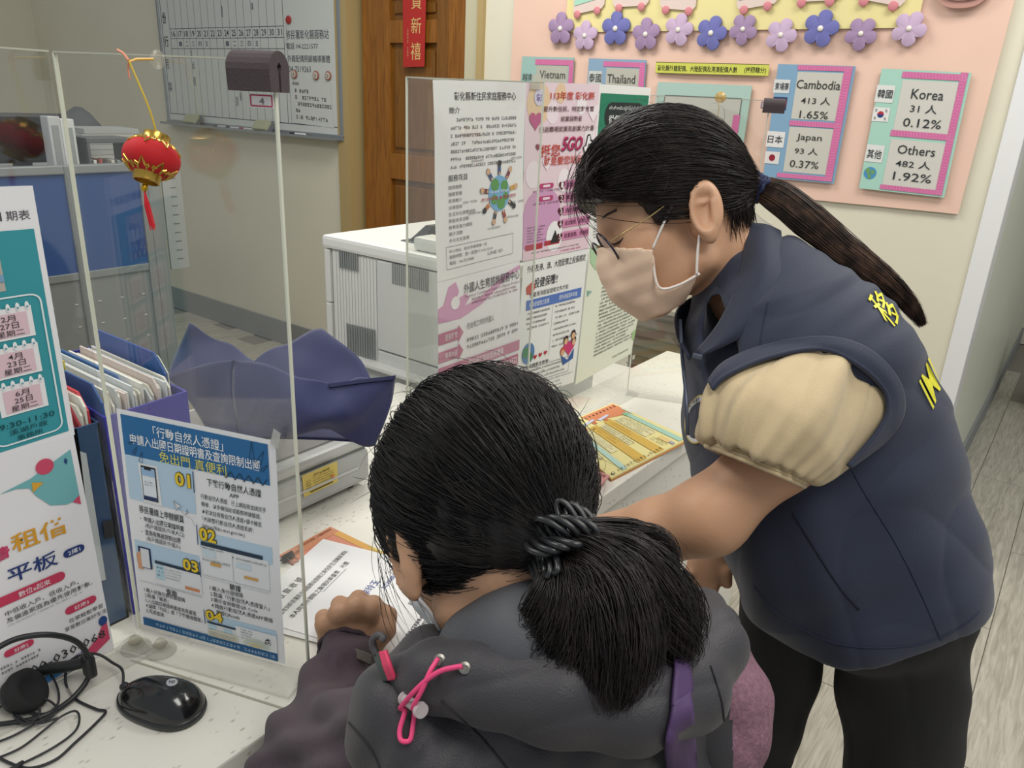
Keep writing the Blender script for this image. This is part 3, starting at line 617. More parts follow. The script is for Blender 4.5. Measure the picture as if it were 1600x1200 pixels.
for (u, c1, c2, lb) in ((336, '2a2e33', 'b9bcc0', 'black-capped marker in the tray beside the left eraser'), (355, '2a2e33', 'c5c8cc', 'black-capped marker in the middle of the tray'), (376, '9a3036', 'c9c5c4', 'red-capped marker in the tray beside the right eraser'), (455, '24272c', 'cfd1d3', 'black-capped marker at the right end of the tray')):
    P = ony(u, 190, YW-.06); P[2] = BLz-.012; t = thing('marker', P, lb, 'marker', 'markers on the whiteboard tray')
    m = MB(); m.tube([P+np.array([-.012, 0, 0]), P+np.array([.03, 0, 0])], .0075, 10); m.build('cap', mat(c1, .4), t, auto=True)
    m = MB(); m.tube([P+np.array([.03, 0, 0]), P+np.array([.11, 0, 0]), P+np.array([.115, 0, 0])], [.007, .007, .005], 10); m.build('barrel', mat(c2, .4), t, auto=True)

# red banner on the door
s = wsheet(629, -60, 667, -60, 663, 104, 630, 105, YW+.03, 'b3302c', nx=2, ny=4, thick=.001)
for t_, a_, b_ in (('恭', -50, -28), ('賀', -12, 16), ('新', 28, 55), ('禧', 68, 97)):
    q = s.box(643, a_, 660, b_); s.text(t_, *q, 'd9b676', 1, .01)
q = s.box(636, 40, 639, 92); s.micro(.19, .25, q[2], q[3], 9, 'cf9d6c', 1, .8, 0)
s.build('new_year_banner', 'red paper banner with gold characters hung on the brown door', 'banner')

# ================================================================== blue office partition on the left (plane x = const)
XP = -2.93
fx_ = lambda u, v: onx(u, v, XP)
yA = -0.6; yJ = fx_(108, 300)[1]; yB = fx_(200, 300)[1]+.0; yE = fx_(232, 419)[1]; zt = fx_(100, 258)[2]; zm = fx_(185, 425)[2]
pt = thing('office_partition', (XP, yJ, 0), 'blue and grey office partition with an aluminium frame behind the near screen', 'partition')
gr = mat('8f9495', .4, metal=.4); blu = mat('2a4a82', .85, bump=.15, bscale=900); gp = mat('7b7e7d', .5)
for (a, b) in ((yA, yJ-.012), (yJ+.012, yE)):
    m = MB(); m.bb((XP-.02, a, zm+.02), (XP+.004, b, zt-.03)); m.build('fabric_panel', blu, pt)
    m = MB(); m.bb((XP-.02, a, .02), (XP+.002, b, zm-.005)); m.build('metal_panel', gp, pt)
    m = MB(); m.bb((XP-.025, a, zt-.03), (XP+.014, b, zt), bev=.004); m.build('top_rail', gr, pt)
    m = MB(); m.bb((XP-.022, a, zm-.008), (XP+.008, b, zm+.02), bev=.003); m.build('middle_rail', gr, pt)
for (a, wd_) in ((yJ, .024), (yE+.015, .03), (yE+.055, .05)):
    m = MB(); m.bb((XP-.025, a-wd_/2, 0), (XP+.012, a+wd_/2, zt+.0), bev=.004); m.build('post', gr, pt)
m = MB()
for i in range(14):
    for j in range(4):
        yq = yJ+.05+i*.085-.6; zq = zm-.10-j*.085
        if yq < yE-.03: m.bb((XP+.002, yq, zq), (XP+.004, yq+.012, zq+.004))
o = m.build('slot_row', mat('b9bcba', .4), pt); o['kind'] = 'stuff'
P = fx_(262, 400)
m = MB(); m.bb((XP+.0, yE+.09, .78), (XP+.01, yE+.17, zt+.02), bev=.002)
m.build('slotted_strip', mat('a5a9a8', .4, metal=.3), pt)
m = MB()
for k in range(12): m.bb((XP+.0105, yE+.12, .82+k*.035), (XP+.0112, yE+.145, .823+k*.035))
m.build('slot', mat('55595a', .5), pt)
# things on the cabinet behind the partition
XB = -3.25
fb = lambda u, v: onx(u, v, XB)
def bxp(name, u0, v0, u1, v1, x, dx, col, label, cat, rough=.5):
    A = onx(u0, v1, x); B = onx(u1, v0, x)
    t = thing(name, (x, (A[1]+B[1])/2, A[2]), label, cat); return t, A, B
cb = thing('filing_cabinet', (-3.5, 1.2, 0), 'grey cabinet top behind the blue partition', 'cabinet')
zc = onx(150, 262, -3.2)[2]-.005
m = MB(); m.bb((-3.9, -.4, .02), (-3.05, 1.5, zc-.02)); m.build('body', mat('6d7070', .5), cb)
m = MB(); m.bb((-3.92, -.42, zc-.02), (-3.03, 1.52, zc), bev=.004); m.build('top', mat('9a9d9c', .5), cb)
t, A, B = bxp('monitor', -40, 178, 104, 261, -3.2, 0, '', 'black back of a computer monitor above the blue partition', 'monitor')
m = MB(); m.bb((-3.24, A[1], zc+.03), (-3.2, B[1], B[2]), bev=.012); m.build('casing', mat('1e1f22', .35), t)
m = MB(); m.bb((-3.3, (A[1]+B[1])/2-.1, zc+.0), (-3.12, (A[1]+B[1])/2+.1, zc+.012), bev=.004); m.bb((-3.24, (A[1]+B[1])/2-.03, zc+.01), (-3.22, (A[1]+B[1])/2+.03, zc+.12)); m.build('stand', mat('222326', .4), t)
for (u0, v0, u1, v1, x, c, nm, lb, ct_) in ((83, 182, 93, 244, -3.05, 'b7babb', 'file_box', 'pale grey file box edge beside the monitor', 'box'), (98, 186, 115, 215, -3.05, 'c9cbcb', 'file_box', 'small white file box above the partition joint', 'box'),
        (98, 173, 160, 226, -3.62, '55585b', 'cloth_bundle', 'dark grey bundle lying behind the white file boxes', 'bundle'), (120, 200, 210, 222, -3.38, 'b4b4b0', 'paper_stack', 'stack of pale papers behind the partition', 'paper stack'),
        (138, 215, 207, 240, -3.06, '5c6062', 'document_tray', 'dark grey document tray on the cabinet', 'tray')):
    t, A, B = bxp(nm, u0, v0, u1, v1, x, 0, c, lb, ct_)
    
    if nm == 'paper_stack':
        for k in range(7): m = MB(); m.box(((x-.05), (A[1]+B[1])/2+random.uniform(-.02, .02), zc+(k+.5)*(B[2]-zc)/7), (.2, (B[1]-A[1])*random.uniform(.85, 1), (B[2]-zc)/7.5), (nrm((1, random.uniform(-.1, .1), 0)), nrm((0, 1, 0)), (0, 0, 1))); m.build('sheet_bundle', mat(random.choice(['b4b4b0', 'a7aaa9', 'c6c5c0']), .6), t)
    elif nm == 'cloth_bundle':
        m = MB(); K = 16; vs = []; fs = []
        for j in range(7):
            for i in range(K):
                q = 2*math.pi*i/K; rr = math.sin(math.pi*(j+.3)/7.3); vs.append((x-.05+.12*rr*math.cos(q)*(1+.2*math.sin(3*q+j)), A[1]+(B[1]-A[1])*(j/6), zc+(B[2]-zc)*(.5+.5*rr*math.sin(q)*(1+.15*math.sin(5*q)))))
        for j in range(6):
            for i in range(K): fs.append((j*K+i, j*K+(i+1) % K, (j+1)*K+(i+1) % K, (j+1)*K+i))
        fs += [tuple(range(K))[::-1], tuple(6*K+i for i in range(K))]
        m.add(vs, fs); m.build('cloth', mat(c, .8), t, smooth=True)
    elif nm == 'document_tray':
        m = MB(); m.bb((x-.14, A[1], B[2]-.02), (x, B[1], B[2]), bev=.003); m.build('tray_top', mat(c, .4), t)
        for yq in (A[1], B[1]-.01): m = MB(); m.bb((x-.14, yq, zc), (x, yq+.01, B[2]-.02)); m.build('side', mat(c, .4), t)
        for k in range(6): m = MB(); yq = A[1]+.02+(B[1]-A[1]-.04)*k/6; m.bb((x-.12, yq, zc), (x-.01, yq+.012, zc+.05*random.uniform(.6, 1)), bev=.001); m.build('leaflet', mat(['d4d4d2', 'a7564b', '2d4c82', 'cfcabb', '8f9699', 'd9d9d9'][k], .5), t)
    else:
        m = MB(); m.bb((x-.06, A[1], zc), (x, B[1], B[2]), bev=.004); m.build('box_body', mat(c, .5), t)
        m = MB(); m.bb((x, A[1]+.01, zc+.03), (x+.002, B[1]-.01, B[2]-.03)); m.build('spine_label', mat('8f9293', .5), t)
# ================================================================== notices taped to the middle screen
XS = XE+0.006
def esheet(a, b, c, d, color='f1f0ee', x=XS, **k):
    f = lambda u, v: onx(u, v, x); s = Sheet(f(*a), f(*b), f(*c), f(*d), color=color, **k); s.rayf = f; return s
gy = '6b6b6b'; bk = '2b2b2b'
# 1 family service centre notice
s = esheet((676, 125), (821, 128), (815, 406), (683, 441), bulge=lambda x, y: .0012*math.sin(7*y+2*x))
s.text('彰化縣新住民家庭服務中心', .20, .88, .052, .094, bk, 1, .01); s.text('簡介', .145, .255, .125, .155, '444444', 1, .01)
for k in range(7): s.micro(.16 if k else .22, .90, .178+k*.0385, .212+k*.0385, 1, '6a6a6a', 1, .5, .03)
s.text('服務項目', .135, .335, .455, .488, '3f3f3f', 1, .01)
for k, t in enumerate(('諮詢服務', '個案管理', '資源轉介', '法律諮詢', '生活文化適應協助', '家庭成長活動', '教育促進力課程', '親子活動', '多元文化宣導')): s.text(t, .135, .135+.036*len(t), .508+k*.0345, .528+k*.0345, '6b6b6b', 1)
cx, cy, rx, ry = .70, .585, .125, .098
s.disc(cx, cy, rx, '78b0d8', 1, ry=ry, n=32)
for (a, b, r, q) in ((-.05, -.05, .05, 8), (.06, -.04, .045, 7), (-.06, .03, .04, 9), (.02, .055, .05, 8), (.075, .02, .035, 7)): s.disc(cx+a, cy+b, r, '5d9a4c', 2, ry=r*.7, n=q)
s.text('Global Village', cx-.115, cx+.115, cy-.022, cy-.002, 'e6f2fa', 4, .02); s.text('新住民家庭 ● 愛無國界', cx-.21, cx+.20, cy+.012, cy+.032, 'b5424f', 4, .02)
pc = ['3b5280', '7a2b44', 'd6a23c', '2b2b2e', '9c3d3a', '40404a', 'c07a3d', '7a3b3b']
for k in range(9):
    q = math.radians(-90+k*40); dx, dy = math.cos(q), math.sin(q); bx, by = cx+dx*rx*1.05, cy+dy*ry*1.05; ex, ey = cx+dx*rx*1.48, cy+dy*ry*1.5
    s.line(bx, by, ex, ey, .008, pc[k % 8], 3); s.line(bx, by, cx+dx*rx*1.2, cy+dy*ry*1.2, .004, 'd9b08c', 4); s.disc(cx+dx*rx*1.62, cy+dy*ry*1.66, .022, 'd9b08c' if k % 3 else '2a2528', 4); s.disc(cx+dx*rx*1.68, cy+dy*ry*1.72, .017, '2a2528', 3)
for (x, y) in ((.44, .39), (.66, .375), (.88, .395), (.35, .60), (.40, .665), (.93, .64), (.85, .72), (.62, .765)): s.micro(x-.06, x+.08, y, y+.013, 1, '8a8a8a', 2, .9, 0)
s.frame(.10, .87, .825, .945, .0006, '555555', 1)
s.text('中心地址：彰化市南郭路一段', .13, .55, .842, .860, '666666', 1); s.text('服務時間：週一至週六 9:00-12:00', .13, .62, .872, .892, '666666', 1); s.text('電話：04-7237885', .13, .40, .905, .925, '666666', 1); s.text('LINE ID', .56, .74, .90, .918, '777777', 1)
s.build('taped_notice', 'white family service centre notice with a globe ringed by small figures', 'notice', 'notices on the middle screen')
# 2 pink campaign sheet
s = esheet((821, 128), (937, 131.5), (918, 388), (816, 409), color='ecd5dc')
for (x, y, r, c) in ((.17, .11, .15, 'e9cba6'), (.45, .055, .07, 'e9cba6'), (.75, .12, .07, 'f6ecef'), (.9, .3, .08, 'f6ecef'), (.35, .16, .08, 'f2e3e8'), (.12, .5, .1, 'f3e6ea'), (.55, .55, .09, 'f6ecef')): s.disc(x, y, r, c, 0)
s.disc(.26, .71, .25, 'd3a0c4', 1, ry=.13); s.rect(.0, .52, .71, .93, 'd3a0c4', 1); s.rect(0, 1, .93, .998, 'eacfd8', 2)
s.disc(.165, .077, .06, 'd9d3e6', 2); s.text('彰', .13, .21, .06, .10, '7d5aa6', 3, .02)
s.text('113年度 彰化縣', .31, .93, .045, .09, 'c2412f', 3, .03); s.text('提升新住民、特定對象暨', .22, .93, .125, .155, '5b2a2f', 3, .02); s.text('就業弱勢者', .46, .76, .18, .21, '5b2a2f', 3, .02); s.text('重返職場就業及創業力計畫', .18, .95, .235, .267, '5b2a2f', 3, .02)
def heart(s, x, y, r, c, l=2):
    s.poly([(x+r*.9*(16*math.sin(t)**3)/16, y-r*.62*(13*math.cos(t)-5*math.cos(2*t)-2*math.cos(3*t)-math.cos(4*t))/16) for t in np.linspace(0, 2*math.pi, 22, endpoint=False)], c, l)
heart(s, .13, .20, .09, 'c25a86'); heart(s, .17, .345, .035, '8a3a44')
for (x, y, r) in ((.93, .16, .09), (.6, .33, .05), (.3, .44, .07), (.8, .45, .06)): heart(s, x, y, r, 'f5e9ed', 1)
s.text('挺您', .21, .47, .335, .405, 'c2412f', 3, .03); s.text('5GO', .485, .775, .30, .38, '6c2b40', 3, .07, slant=.04); s.text('5GO', .475, .765, .295, .375, 'c13a6c', 4, .05, slant=.04); s.text('就是要您站出來', .25, .90, .405, .455, 'c2412f', 3, .03)
s.poly([(.80, .36), (.84, .35), (.86, .29), (.90, .285), (.92, .32), (.99, .325), (.995, .385), (.83, .40)], '2f2a2c', 3); s.poly([(.815, .363), (.85, .355), (.87, .30), (.895, .295), (.905, .33), (.975, .335), (.98, .378), (.835, .39)], 'f6f3f3', 4); s.text('讚', .87, .955, .34, .378, '2f2a2c', 5, .03)
for k, t in enumerate(('全程免費輔導', '專班授課培訓', '政府資源協助', '成功案例、經驗傳授', '就業服務、伴相隨')):
    y = .555+k*.078; s.rect(.56, .99, y-.005, y+.048, 'd68fb4', 2); heart(s, .52, y+.022, .048, '5b1f2c', 3); s.text(str(k+1), .505, .54, y+.006, y+.036, 'efe6ea', 4, .03); s.text(t, .59, .59+.05*len(t) if len(t) < 8 else .98, y+.006, y+.036, '6c3350', 4, .01)
for y in (.555, .628): s.pill(.20, .40, y, y+.03, 'bb4a78', 2); s.pill(.25, .35, y+.008, y+.022, 'f0dde5', 3); s.micro(.12, .5, y+.036, y+.052, 1, '8b6a80', 2, .8)
s.disc(.44, .88, .12, 'f4f2f2', 3); s.poly([(.38, .92), (.45, .84), (.51, .92)], '333333', 4); s.micro(.05, .30, .80, .9, 6, '8b6a80', 2, .6); s.rect(.03, .27, .905, .94, 'b5404a', 3); s.rect(.30, .52, .90, .93, 'b5404a', 3)
s.micro(.12, .85, .955, .965, 1, '5a5a5a', 3, .9); s.micro(.55, .95, .975, .988, 1, 'b05068', 3, .9)
s.build('taped_notice', 'pink heart-patterned campaign notice with 113 and 5GO in bold', 'notice', 'notices on the middle screen')
# 3 green Thai/Chinese notice
T0 = onx(937, 131.5, XS); T1 = T0+np.array([0, .215, .002]); T2 = onx(918, 388, XS)
s = Sheet(T0, T1, T2+np.array([0, .215, .0]), T2, color='f0efea'); s.rayf = lambda u, v: onx(u, v, XS)
s.rect(.03, .97, .05, .38, '2f8163', 1); s.pill(.12, .9, .10, .26, '2c3332', 2); s.text('คำสำหรับผู้ที่ไม่เข้าใจ', .2, .8, .12, .15, 'd9dcd8', 3, .02); s.text('從個別到家庭', .2, .84, .175, .23, 'e9ebe7', 3, .03)
s.poly([(.03, .44), (.1, .38), (.3, .39), (.5, .38), (.97, .40), (.97, .62), (.03, .58)], 'd28248', 1); s.micro(.08, .9, .64, .95, 16, '8a8a86', 1, .6)
s.disc(.75, .92, .18, 'd9b25c', 2)
s.build('taped_notice', 'green headed notice mostly hidden by the standing woman\'s hair', 'notice', 'notices on the middle screen')
# 4 pregnancy consultation notice
zb4 = onx(683, 441, XS)[2]-.287; yb = [onx(683, 441, XS)[1], onx(814, 405, XS)[1]]
s = Sheet(onx(683, 440, XS), onx(812, 406, XS), (XS, yb[1]+.015, zb4-.002), (XS, yb[0]+.008, zb4), color='f1eff0', bulge=lambda x, y: .0015*math.sin(5*y)); pk = 'c98aa0'
s.poly([(0, .165), (.06, .15), (.12, .05), (.2, .03), (.235, .09), (.2, .14), (.32, .115), (.35, .15), (.30, .19), (.5, .16), (.8, .06), (1, .03), (1, .055), (.8, .10), (.5, .21), (.25, .26), (0, .25)], 'd9a3c4', 1); s.disc(.19, .155, .05, 'f1eff0', 2)
s.text('外國人生育諮詢服務中心', .29, .985, .055, .115, bk, 3, .01); s.text('Pregnancy Consultation Center for Migrant Workers', .30, .985, .125, .148, '8a5a72', 3); s.micro(.38, .98, .155, .20, 2, '8a5a72', 3, .6, .1)
for y, t in ((.315, '服務對象'), (.43, '服務內容')):
    s.poly([(0, y), (.22, y-.0), (.22, y-.02), (.28, y+.035), (.22, y+.09), (.22, y+.07), (0, y+.07)], pk, 2); s.text(t, .07, .21, y+.015, y+.055, 'f3e7eb', 3, .02)
s.text('在台灣工作的外國人', .32, .65, .30, .34, '555555', 3); s.micro(.32, .98, .40, .49, 2, '5a5a5a', 3, .5, .1)
s.rect(0, 1, .53, .60, pk, 2); s.text('歡迎撥打諮詢服務專線', .34, .78, .54, .588, 'f5e9ee', 3, .02)
s.text('勞工諮詢申訴專線', .05, .28, .665, .70, '4a4a4a', 3); s.rect(.29, .42, .64, .72, 'c46f8a', 2); s.text('1955', .305, .405, .658, .705, 'f5eef0', 3, .03)
s.text('外國人生育', .50, .66, .61, .64, '4a4a4a', 3); s.text('諮詢服務中心', .48, .68, .65, .68, '4a4a4a', 3); s.rect(.70, .985, .625, .70, 'c46f8a', 2); s.text('04-8396532', .72, .97, .642, .685, 'f5eef0', 3, .03)
s.micro(.46, .97, .72, .74, 1, '6a6a6a', 3, .7, .1)
s.frame(.36, .63, .79, .99, .0006, '8a8a8a', 1); s.frame(.65, .98, .77, .99, .0006, '8a8a8a', 1); s.micro(.38, .62, .81, .98, 5, '6a6a6a', 2, .5); s.micro(.67, .96, .79, .98, 6, '6a6a6a', 2, .5); s.micro(.03, .33, .80, .98, 4, '6a6a6a', 2, .5)
s.build('taped_notice', 'white notice with a pink mother and child emblem and pink bands, below the globe notice', 'notice', 'notices on the middle screen')
# 5 insurance notice
s = esheet((818, 409), (919, 388), (896, 597), (803, 629), color='eff0ec', bulge=lambda x, y: .003*x*y*math.sin(3*y))
s.text('外籍及港、澳、大陸配偶之投保規定', .06, .97, .035, .085, '3a3a3a', 1, .01); s.text('投健保囉!!', .18, .53, .13, .20, '2f3338', 1, .02); s.poly([(.06, .18), (.17, .14), (.19, .20), (.15, .24), (.07, .23)], 'c4573f', 1)
s.text('在臺灣須居留證明文件才能', .12, .72, .225, .26, '4a4a4a', 1); s.rect(.08, .95, .275, .345, '5c7cc0', 1); s.text('持有居留證之配偶', .12, .42, .293, .328, 'e4e9f4', 2, .02); s.text('國外停留滿半年後', .58, .88, .293, .328, 'e4e9f4', 2, .02)
s.line(.49, .345, .49, .72, .0006, '4a4a4a', 1)
for k in range(4): s.micro(.10, .46, .365+k*.035, .39+k*.035, 1, '4f4f4f', 1, .6, .5)
for k in range(8): s.micro(.53, .95, .36+k*.042, .385+k*.042, 1, '4f4f4f', 1, .6, .5)
s.disc(.16, .66, .095, '5d86b4', 1); s.disc(.12, .65, .05, '4d8a5a', 2); s.disc(.19, .69, .04, '4d8a5a', 2)
for x in (.27, .35, .43): heart(s, x, .70-.06*(x-.27), .03, 'b7323c', 2)
heart(s, .83, .70, .11, 'cf3f78', 2)
for (x, y, c) in ((.76, .64, '3a2a2a'), (.88, .61, '3a2a2a'), (.72, .72, 'c4503c'), (.9, .66, '4a3a2a')): s.disc(x, y, .04, c, 3); s.disc(x, y+.012, .03, 'e0b48e', 4)
s.poly([(.70, .75), (.82, .80), (.92, .72), (.92, .80), (.75, .83)], '3f61a0', 3)
s.frame(.02, .86, .775, .89, .0007, '3a3a3a', 1); s.text('★大陸配偶要注意喔~', .03, .52, .745, .77, '30343a', 1, .02)
for k in range(3): s.micro(.05, .84, .79+k*.033, .81+k*.033, 1, '333333', 2, .7, .3)
for k in range(3): s.micro(.3, .95, .905+k*.03, .918+k*.03, 1, '6a6a6a', 1, .8, .4)
s.build('taped_notice', 'white insurance notice with a blue table, small globe and family drawing', 'notice', 'notices on the middle screen')
# 6 text letter
s = esheet((922, 388), (1018, 366), (985, 553), (899, 601), color='e9ecd9', bulge=lambda x, y: .004*x*math.sin(3*y))
s.poly([(.0, .0), (.16, .0), (.18, .12), (.12, .17), (.02, .1)], 'b4d3a8', 1); s.text('「透視』', .28, .62, .05, .09, '3b78ad', 1, .03)
s.micro(.25, .95, .14, .86, 25, '4c4f46', 1, .55, .25); s.micro(.62, .92, .93, .95, 1, '666a5c', 1, .8, .1); s.poly([(.02, .30), (.10, .32), (.03, .35)], '8fb7a4', 1); s.poly([(.93, .8), (1, .78), (1, .88), (.96, .87)], 'a9c98f', 1)
s.build('taped_notice', 'cream-green letter of dense small print at the right end of the middle screen', 'notice', 'notices on the middle screen')
for (u, v, sz) in ((838, 128, .022), (990, 558, .010), (800, 628, .012)):
    P = onx(u, v, XS+.0035)
    m = MB(); m.box(P, (.0004, sz*1.3, sz*1.1)); tag(m.build('tape_piece', clearish('d8d4c6', .5)), {838: 'clear tape over the top joint of the two left notices', 990: 'small tape piece by the corner of the dense letter', 800: 'small tape piece at the foot of the insurance notice'}[u], 'tape')

# ================================================================== near screen: blue notice, teal schedule, tablet leaflet
nC = np.array([Cd[1], -Cd[0], 0.]); plC = np.array([Cc[0], Cc[1], 1.0])+nC*0.006
fC = lambda u, v: onp(u, v, plC, nC)
s = Sheet(fC(183, 637), fC(431, 688), fC(446, 1037), fC(222, 974), color='eeeff2', bulge=lambda x, y: .0015+.006*(x*(1-x))*math.sin(math.pi*y*.9)*.6-.001*math.sin(8*y)*x, nx=14, ny=18); s.rayf = fC
nb = '2f6fa6'; lb = 'bcd6ea'; yl = 'f0cf3c'
s.rect(.025, .955, .02, .190, nb, 0)
s.text('「行動自然人憑證」', .235, .68, .042, .088, 'f2f4f7', 1, .02); s.text('申請入出國日期證明書及查詢限制出國', .075, .90, .093, .138, 'f2f4f7', 1, .03); s.text('免出門 真便利', .26, .69, .143, .190, 'e9df68', 1, .0)
for pts in ([(.06, .135), (.10, .128), (.07, .142)], [(.08, .175), (.115, .145), (.10, .18)], [(.12, .205), (.145, .165), (.145, .21)], [(.84, .09), (.86, .02), (.87, .10)], [(.88, .10), (.93, .05), (.91, .11)], [(.90, .13), (.95, .105), (.92, .135)]): s.lines(pts+[pts[0]], .0006, '223a52', 2)
s.lines([(.66+.028*k, .195 if k % 2 else .165) for k in range(11)], .0012, '2b4258', 2)
s.rect(.025, .475, .19, .385, lb, 0); s.rect(.485, .955, .455, .53, lb, 0); s.rect(.025, .475, .575, .68, lb, 0); s.rect(.485, .955, .845, .885, lb, 0)
s.line(.475, .20, .475, .29, .0012, '2f4f7f', 2); s.line(.475, .43, .475, .52, .0012, '2f4f7f', 2); s.line(.475, .60, .475, .67, .0012, '2f4f7f', 2); s.line(.475, .83, .475, .90, .0012, '2f4f7f', 2)
for t, x0, x1, y0, y1 in (('01', .355, .455, .215, .275), ('02', .49, .60, .435, .495), ('03', .36, .465, .60, .655), ('04', .485, .60, .825, .875)):
    for dx in (-.003, .003):
        for dy in (-.002, .002): s.text(t, x0+dx, x1+dx, y0+dy, y1+dy, '4a421c', 2, .12)
    s.text(t, x0, x1, y0, y1, yl, 3, .09)
s.poly([(.11, .215), (.24, .212), (.25, .385), (.125, .385)], 'e9ebee', 1); s.rect(.128, .228, .222, .372, '2b2f38', 2); s.rect(.134, .222, .228, .366, 'e7edf4', 3); s.rect(.134, .222, .228, .262, '9fc0e2', 4); s.rect(.155, .20, .225, .235, '2b2f38', 5); s.rect(.134, .222, .352, .366, '2e3f6c', 4); s.micro(.15, .21, .285, .31, 2, '4a5566', 5, .5, .2)
s.text('下載行動自然人憑證', .56, .90, .215, .248, '2c3038', 1, .02); s.text('APP', .70, .76, .258, .275, '2c3038', 1, .02)
for k, t in enumerate(('行動自然人憑證：已上網註冊並綁定手', '機者，以手機指紋或臉部辨識驗證。', '★初次註冊需自然人憑證+讀卡機至', '「內政部行動自然人憑證系統：', 'https://fido.moi.gov.tw」')): s.text(t, .515, .515+(.41, .38, .38, .33, .27)[k], .288+k*.0325, .310+k*.0325, '3a3e46', 1, .01)
s.poly([(.335, .345), (.385, .365), (.36, .372), (.35, .385)], 'f4f6f8', 3); s.lines([(.335, .345), (.385, .365), (.36, .372), (.35, .385), (.335, .345), (.36, .372)], .0004, '3a4a5c', 4); s.lines([(.37, .375), (.40, .395), (.43, .385), (.42, .37), (.41, .40), (.45, .41), (.465, .44)], .0004, '3a4a5c', 4)
s.text('移民署線上申辦網頁', .085, .39, .405, .440, '2a2e36', 1, .02)
for t, x0, x1, y in (('•  申請入出國日期證明書', .085, .385, .462), ('(有戶籍國民/外來人口)', .115, .385, .492), ('•  查詢有無被限制出國', .085, .355, .522), ('(有戶籍國民/外國人)', .115, .35, .552)): s.text(t, x0, x1, y-.01, y+.016, '30343c', 1, .02 if '•' in t else 0)
# screenshots
s.rect(.495, .895, .50, .518, '2b3f52', 2); s.rect(.495, .93, .518, .665, 'e9ecef', 1); s.rect(.50, .59, .53, .565, 'cfe0ea', 2); s.rect(.55, .62, .585, .60, 'd9a860', 3); s.rect(.72, .82, .555, .58, 'cfe0ea', 2); s.rect(.77, .86, .61, .622, 'd9a860', 3); s.micro(.50, .66, .522, .53, 1, '5b6166', 3, .8); s.micro(.70, .92, .535, .545, 1, '5b6166', 3, .8); s.micro(.50, .70, .575, .59, 1, '8a8f94', 3, .7); s.line(.70, .52, .70, .65, .0005, '99aaaa', 3); s.line(.495, .655, .93, .655, .0005, '8a8f94', 3)
s.rect(.045, .135, .60, .70, '2b3b66', 1); s.poly([(.03, .64), (.06, .62), (.07, .71), (.035, .71)], 'd9a27e', 2); s.rect(.065, .125, .605, .695, 'dfe2e6', 3)
s.rect(.16, .475, .648, .662, '2b3f52', 2); s.rect(.15, .475, .662, .76, 'e9ecef', 1); s.rect(.16, .22, .665, .735, 'bcdbe8', 2); s.rect(.36, .46, .735, .748, 'd9905c', 3); s.micro(.17, .21, .675, .73, 3, '4a6a80', 3, .4); s.micro(.23, .34, .675, .73, 4, '6a7076', 3, .35); s.line(.03, .77, .475, .77, .0005, '8a8f94', 3)
s.text('查詢', .215, .29, .775, .805, '22262e', 1, .03)
for k, (t, x1) in enumerate((('1.輸入紀錄日期及驗證碼', .345), ('2.點選「報表」', .225), ('3.入出國日期證明書查詢頁畫面', .415), ('4.選擇「列印」或「下載壓縮檔案」', .455), ('5.完成查詢', .18))): s.text(t, .055, x1, .800+k*.0265, .822+k*.0265, '33373e', 1, .01)
s.text('驗證', .665, .74, .668, .697, '22262e', 1, .03)
for k, (t, x0, x1) in enumerate((('1.輸入身分證號碼', .53, .75), ('2.點選「行動自然人憑證登入」', .53, .92), ('3.顯示查詢驗證QR Code', .53, .84), ('4.開啟行動自然人憑證APP掃描', .53, .935), ('驗證QRcode', .56, .715))): s.text(t, x0, x1, .700+k*.0285, .723+k*.0285, '33373e', 1, .01)
s.rect(.49, .70, .883, .892, '2b3f52', 2); s.rect(.49, .955, .892, .97, 'e4e8ea', 1); s.rect(.685, .955, .868, .955, 'eceef0', 2); s.rect(.50, .55, .895, .915, 'bcdbe8', 3); s.rect(.60, .66, .90, .915, 'bcdbe8', 3); s.rect(.49, .70, .92, .955, 'dcd9c8', 3); s.micro(.50, .69, .93, .955, 3, '8b8f80', 4, .5)
for k in range(5): s.disc(.82, .945, .09-.016*k, ['d7dccb', 'c9d6d8', 'dcd7b0', 'c5cfc4', 'dccb8e'][k], 4+k, ry=.035-.006*k, a0=180, a1=360)
s.micro(.72, .80, .875, .93, 4, '9a9fa4', 3, .5); s.text('RPS', .88, .92, .905, .92, '2b2b2b', 5, .03); s.poly([(.88, .90), (.90, .89), (.92, .90)], '2b2b2b', 5)
s.rect(.025, .955, .955, .995, '2c6496', 2); s.micro(.12, .93, .967, .985, 1, '9fc3df', 4, .9, .05)
s.build('instruction_notice', 'blue and white instruction notice numbered 01 to 04 taped to the near screen', 'notice')
m = MB(); P = fC(438, 672); ex = np.array([Cd[0], Cd[1], 0])
m.poly([fC(425, 690)+nC*.003, fC(430, 668)+nC*.003, fC(441, 676)+nC*.003, fC(437, 700)+nC*.003], .0004, nC); tag(m.build('tape_piece', clearish('c9c9c6', .55)), 'clear tape at the top right corner of the blue instruction notice', 'tape')
XP2 = XD+.006; f = lambda u, v: onx(u, v, XP2)
TR = f(51, 290); BR = f(117, 679); y0 = TR[1]-.21
TLz = TR[2]+.004
s = Sheet((XP2, y0, TLz), TR, BR, (XP2, y0+.004, BR[2]-.008), color='eeeef0', nx=6, ny=8); s.rayf = f; tl = '3f9aa5'
s.rect(.0, .972, .155, .975, tl, 0); s.text('期表', .86, .965, .085, .12, '4a4a50', 1, .0); s.text('巡迴服務日', .40, .84, .085, .12, '4a4a50', 1, .0)
s.rect(.30, .80, .18, .37, 'b9b4ac', 1); s.disc(.72, .25, .05, '4c3a33', 2); s.rect(.6, .76, .29, .37, '2b2528', 2); s.rect(.70, .79, .24, .29, 'd9dbdc', 2); s.rect(.74, .80, .31, .335, '7ea7c8', 3)
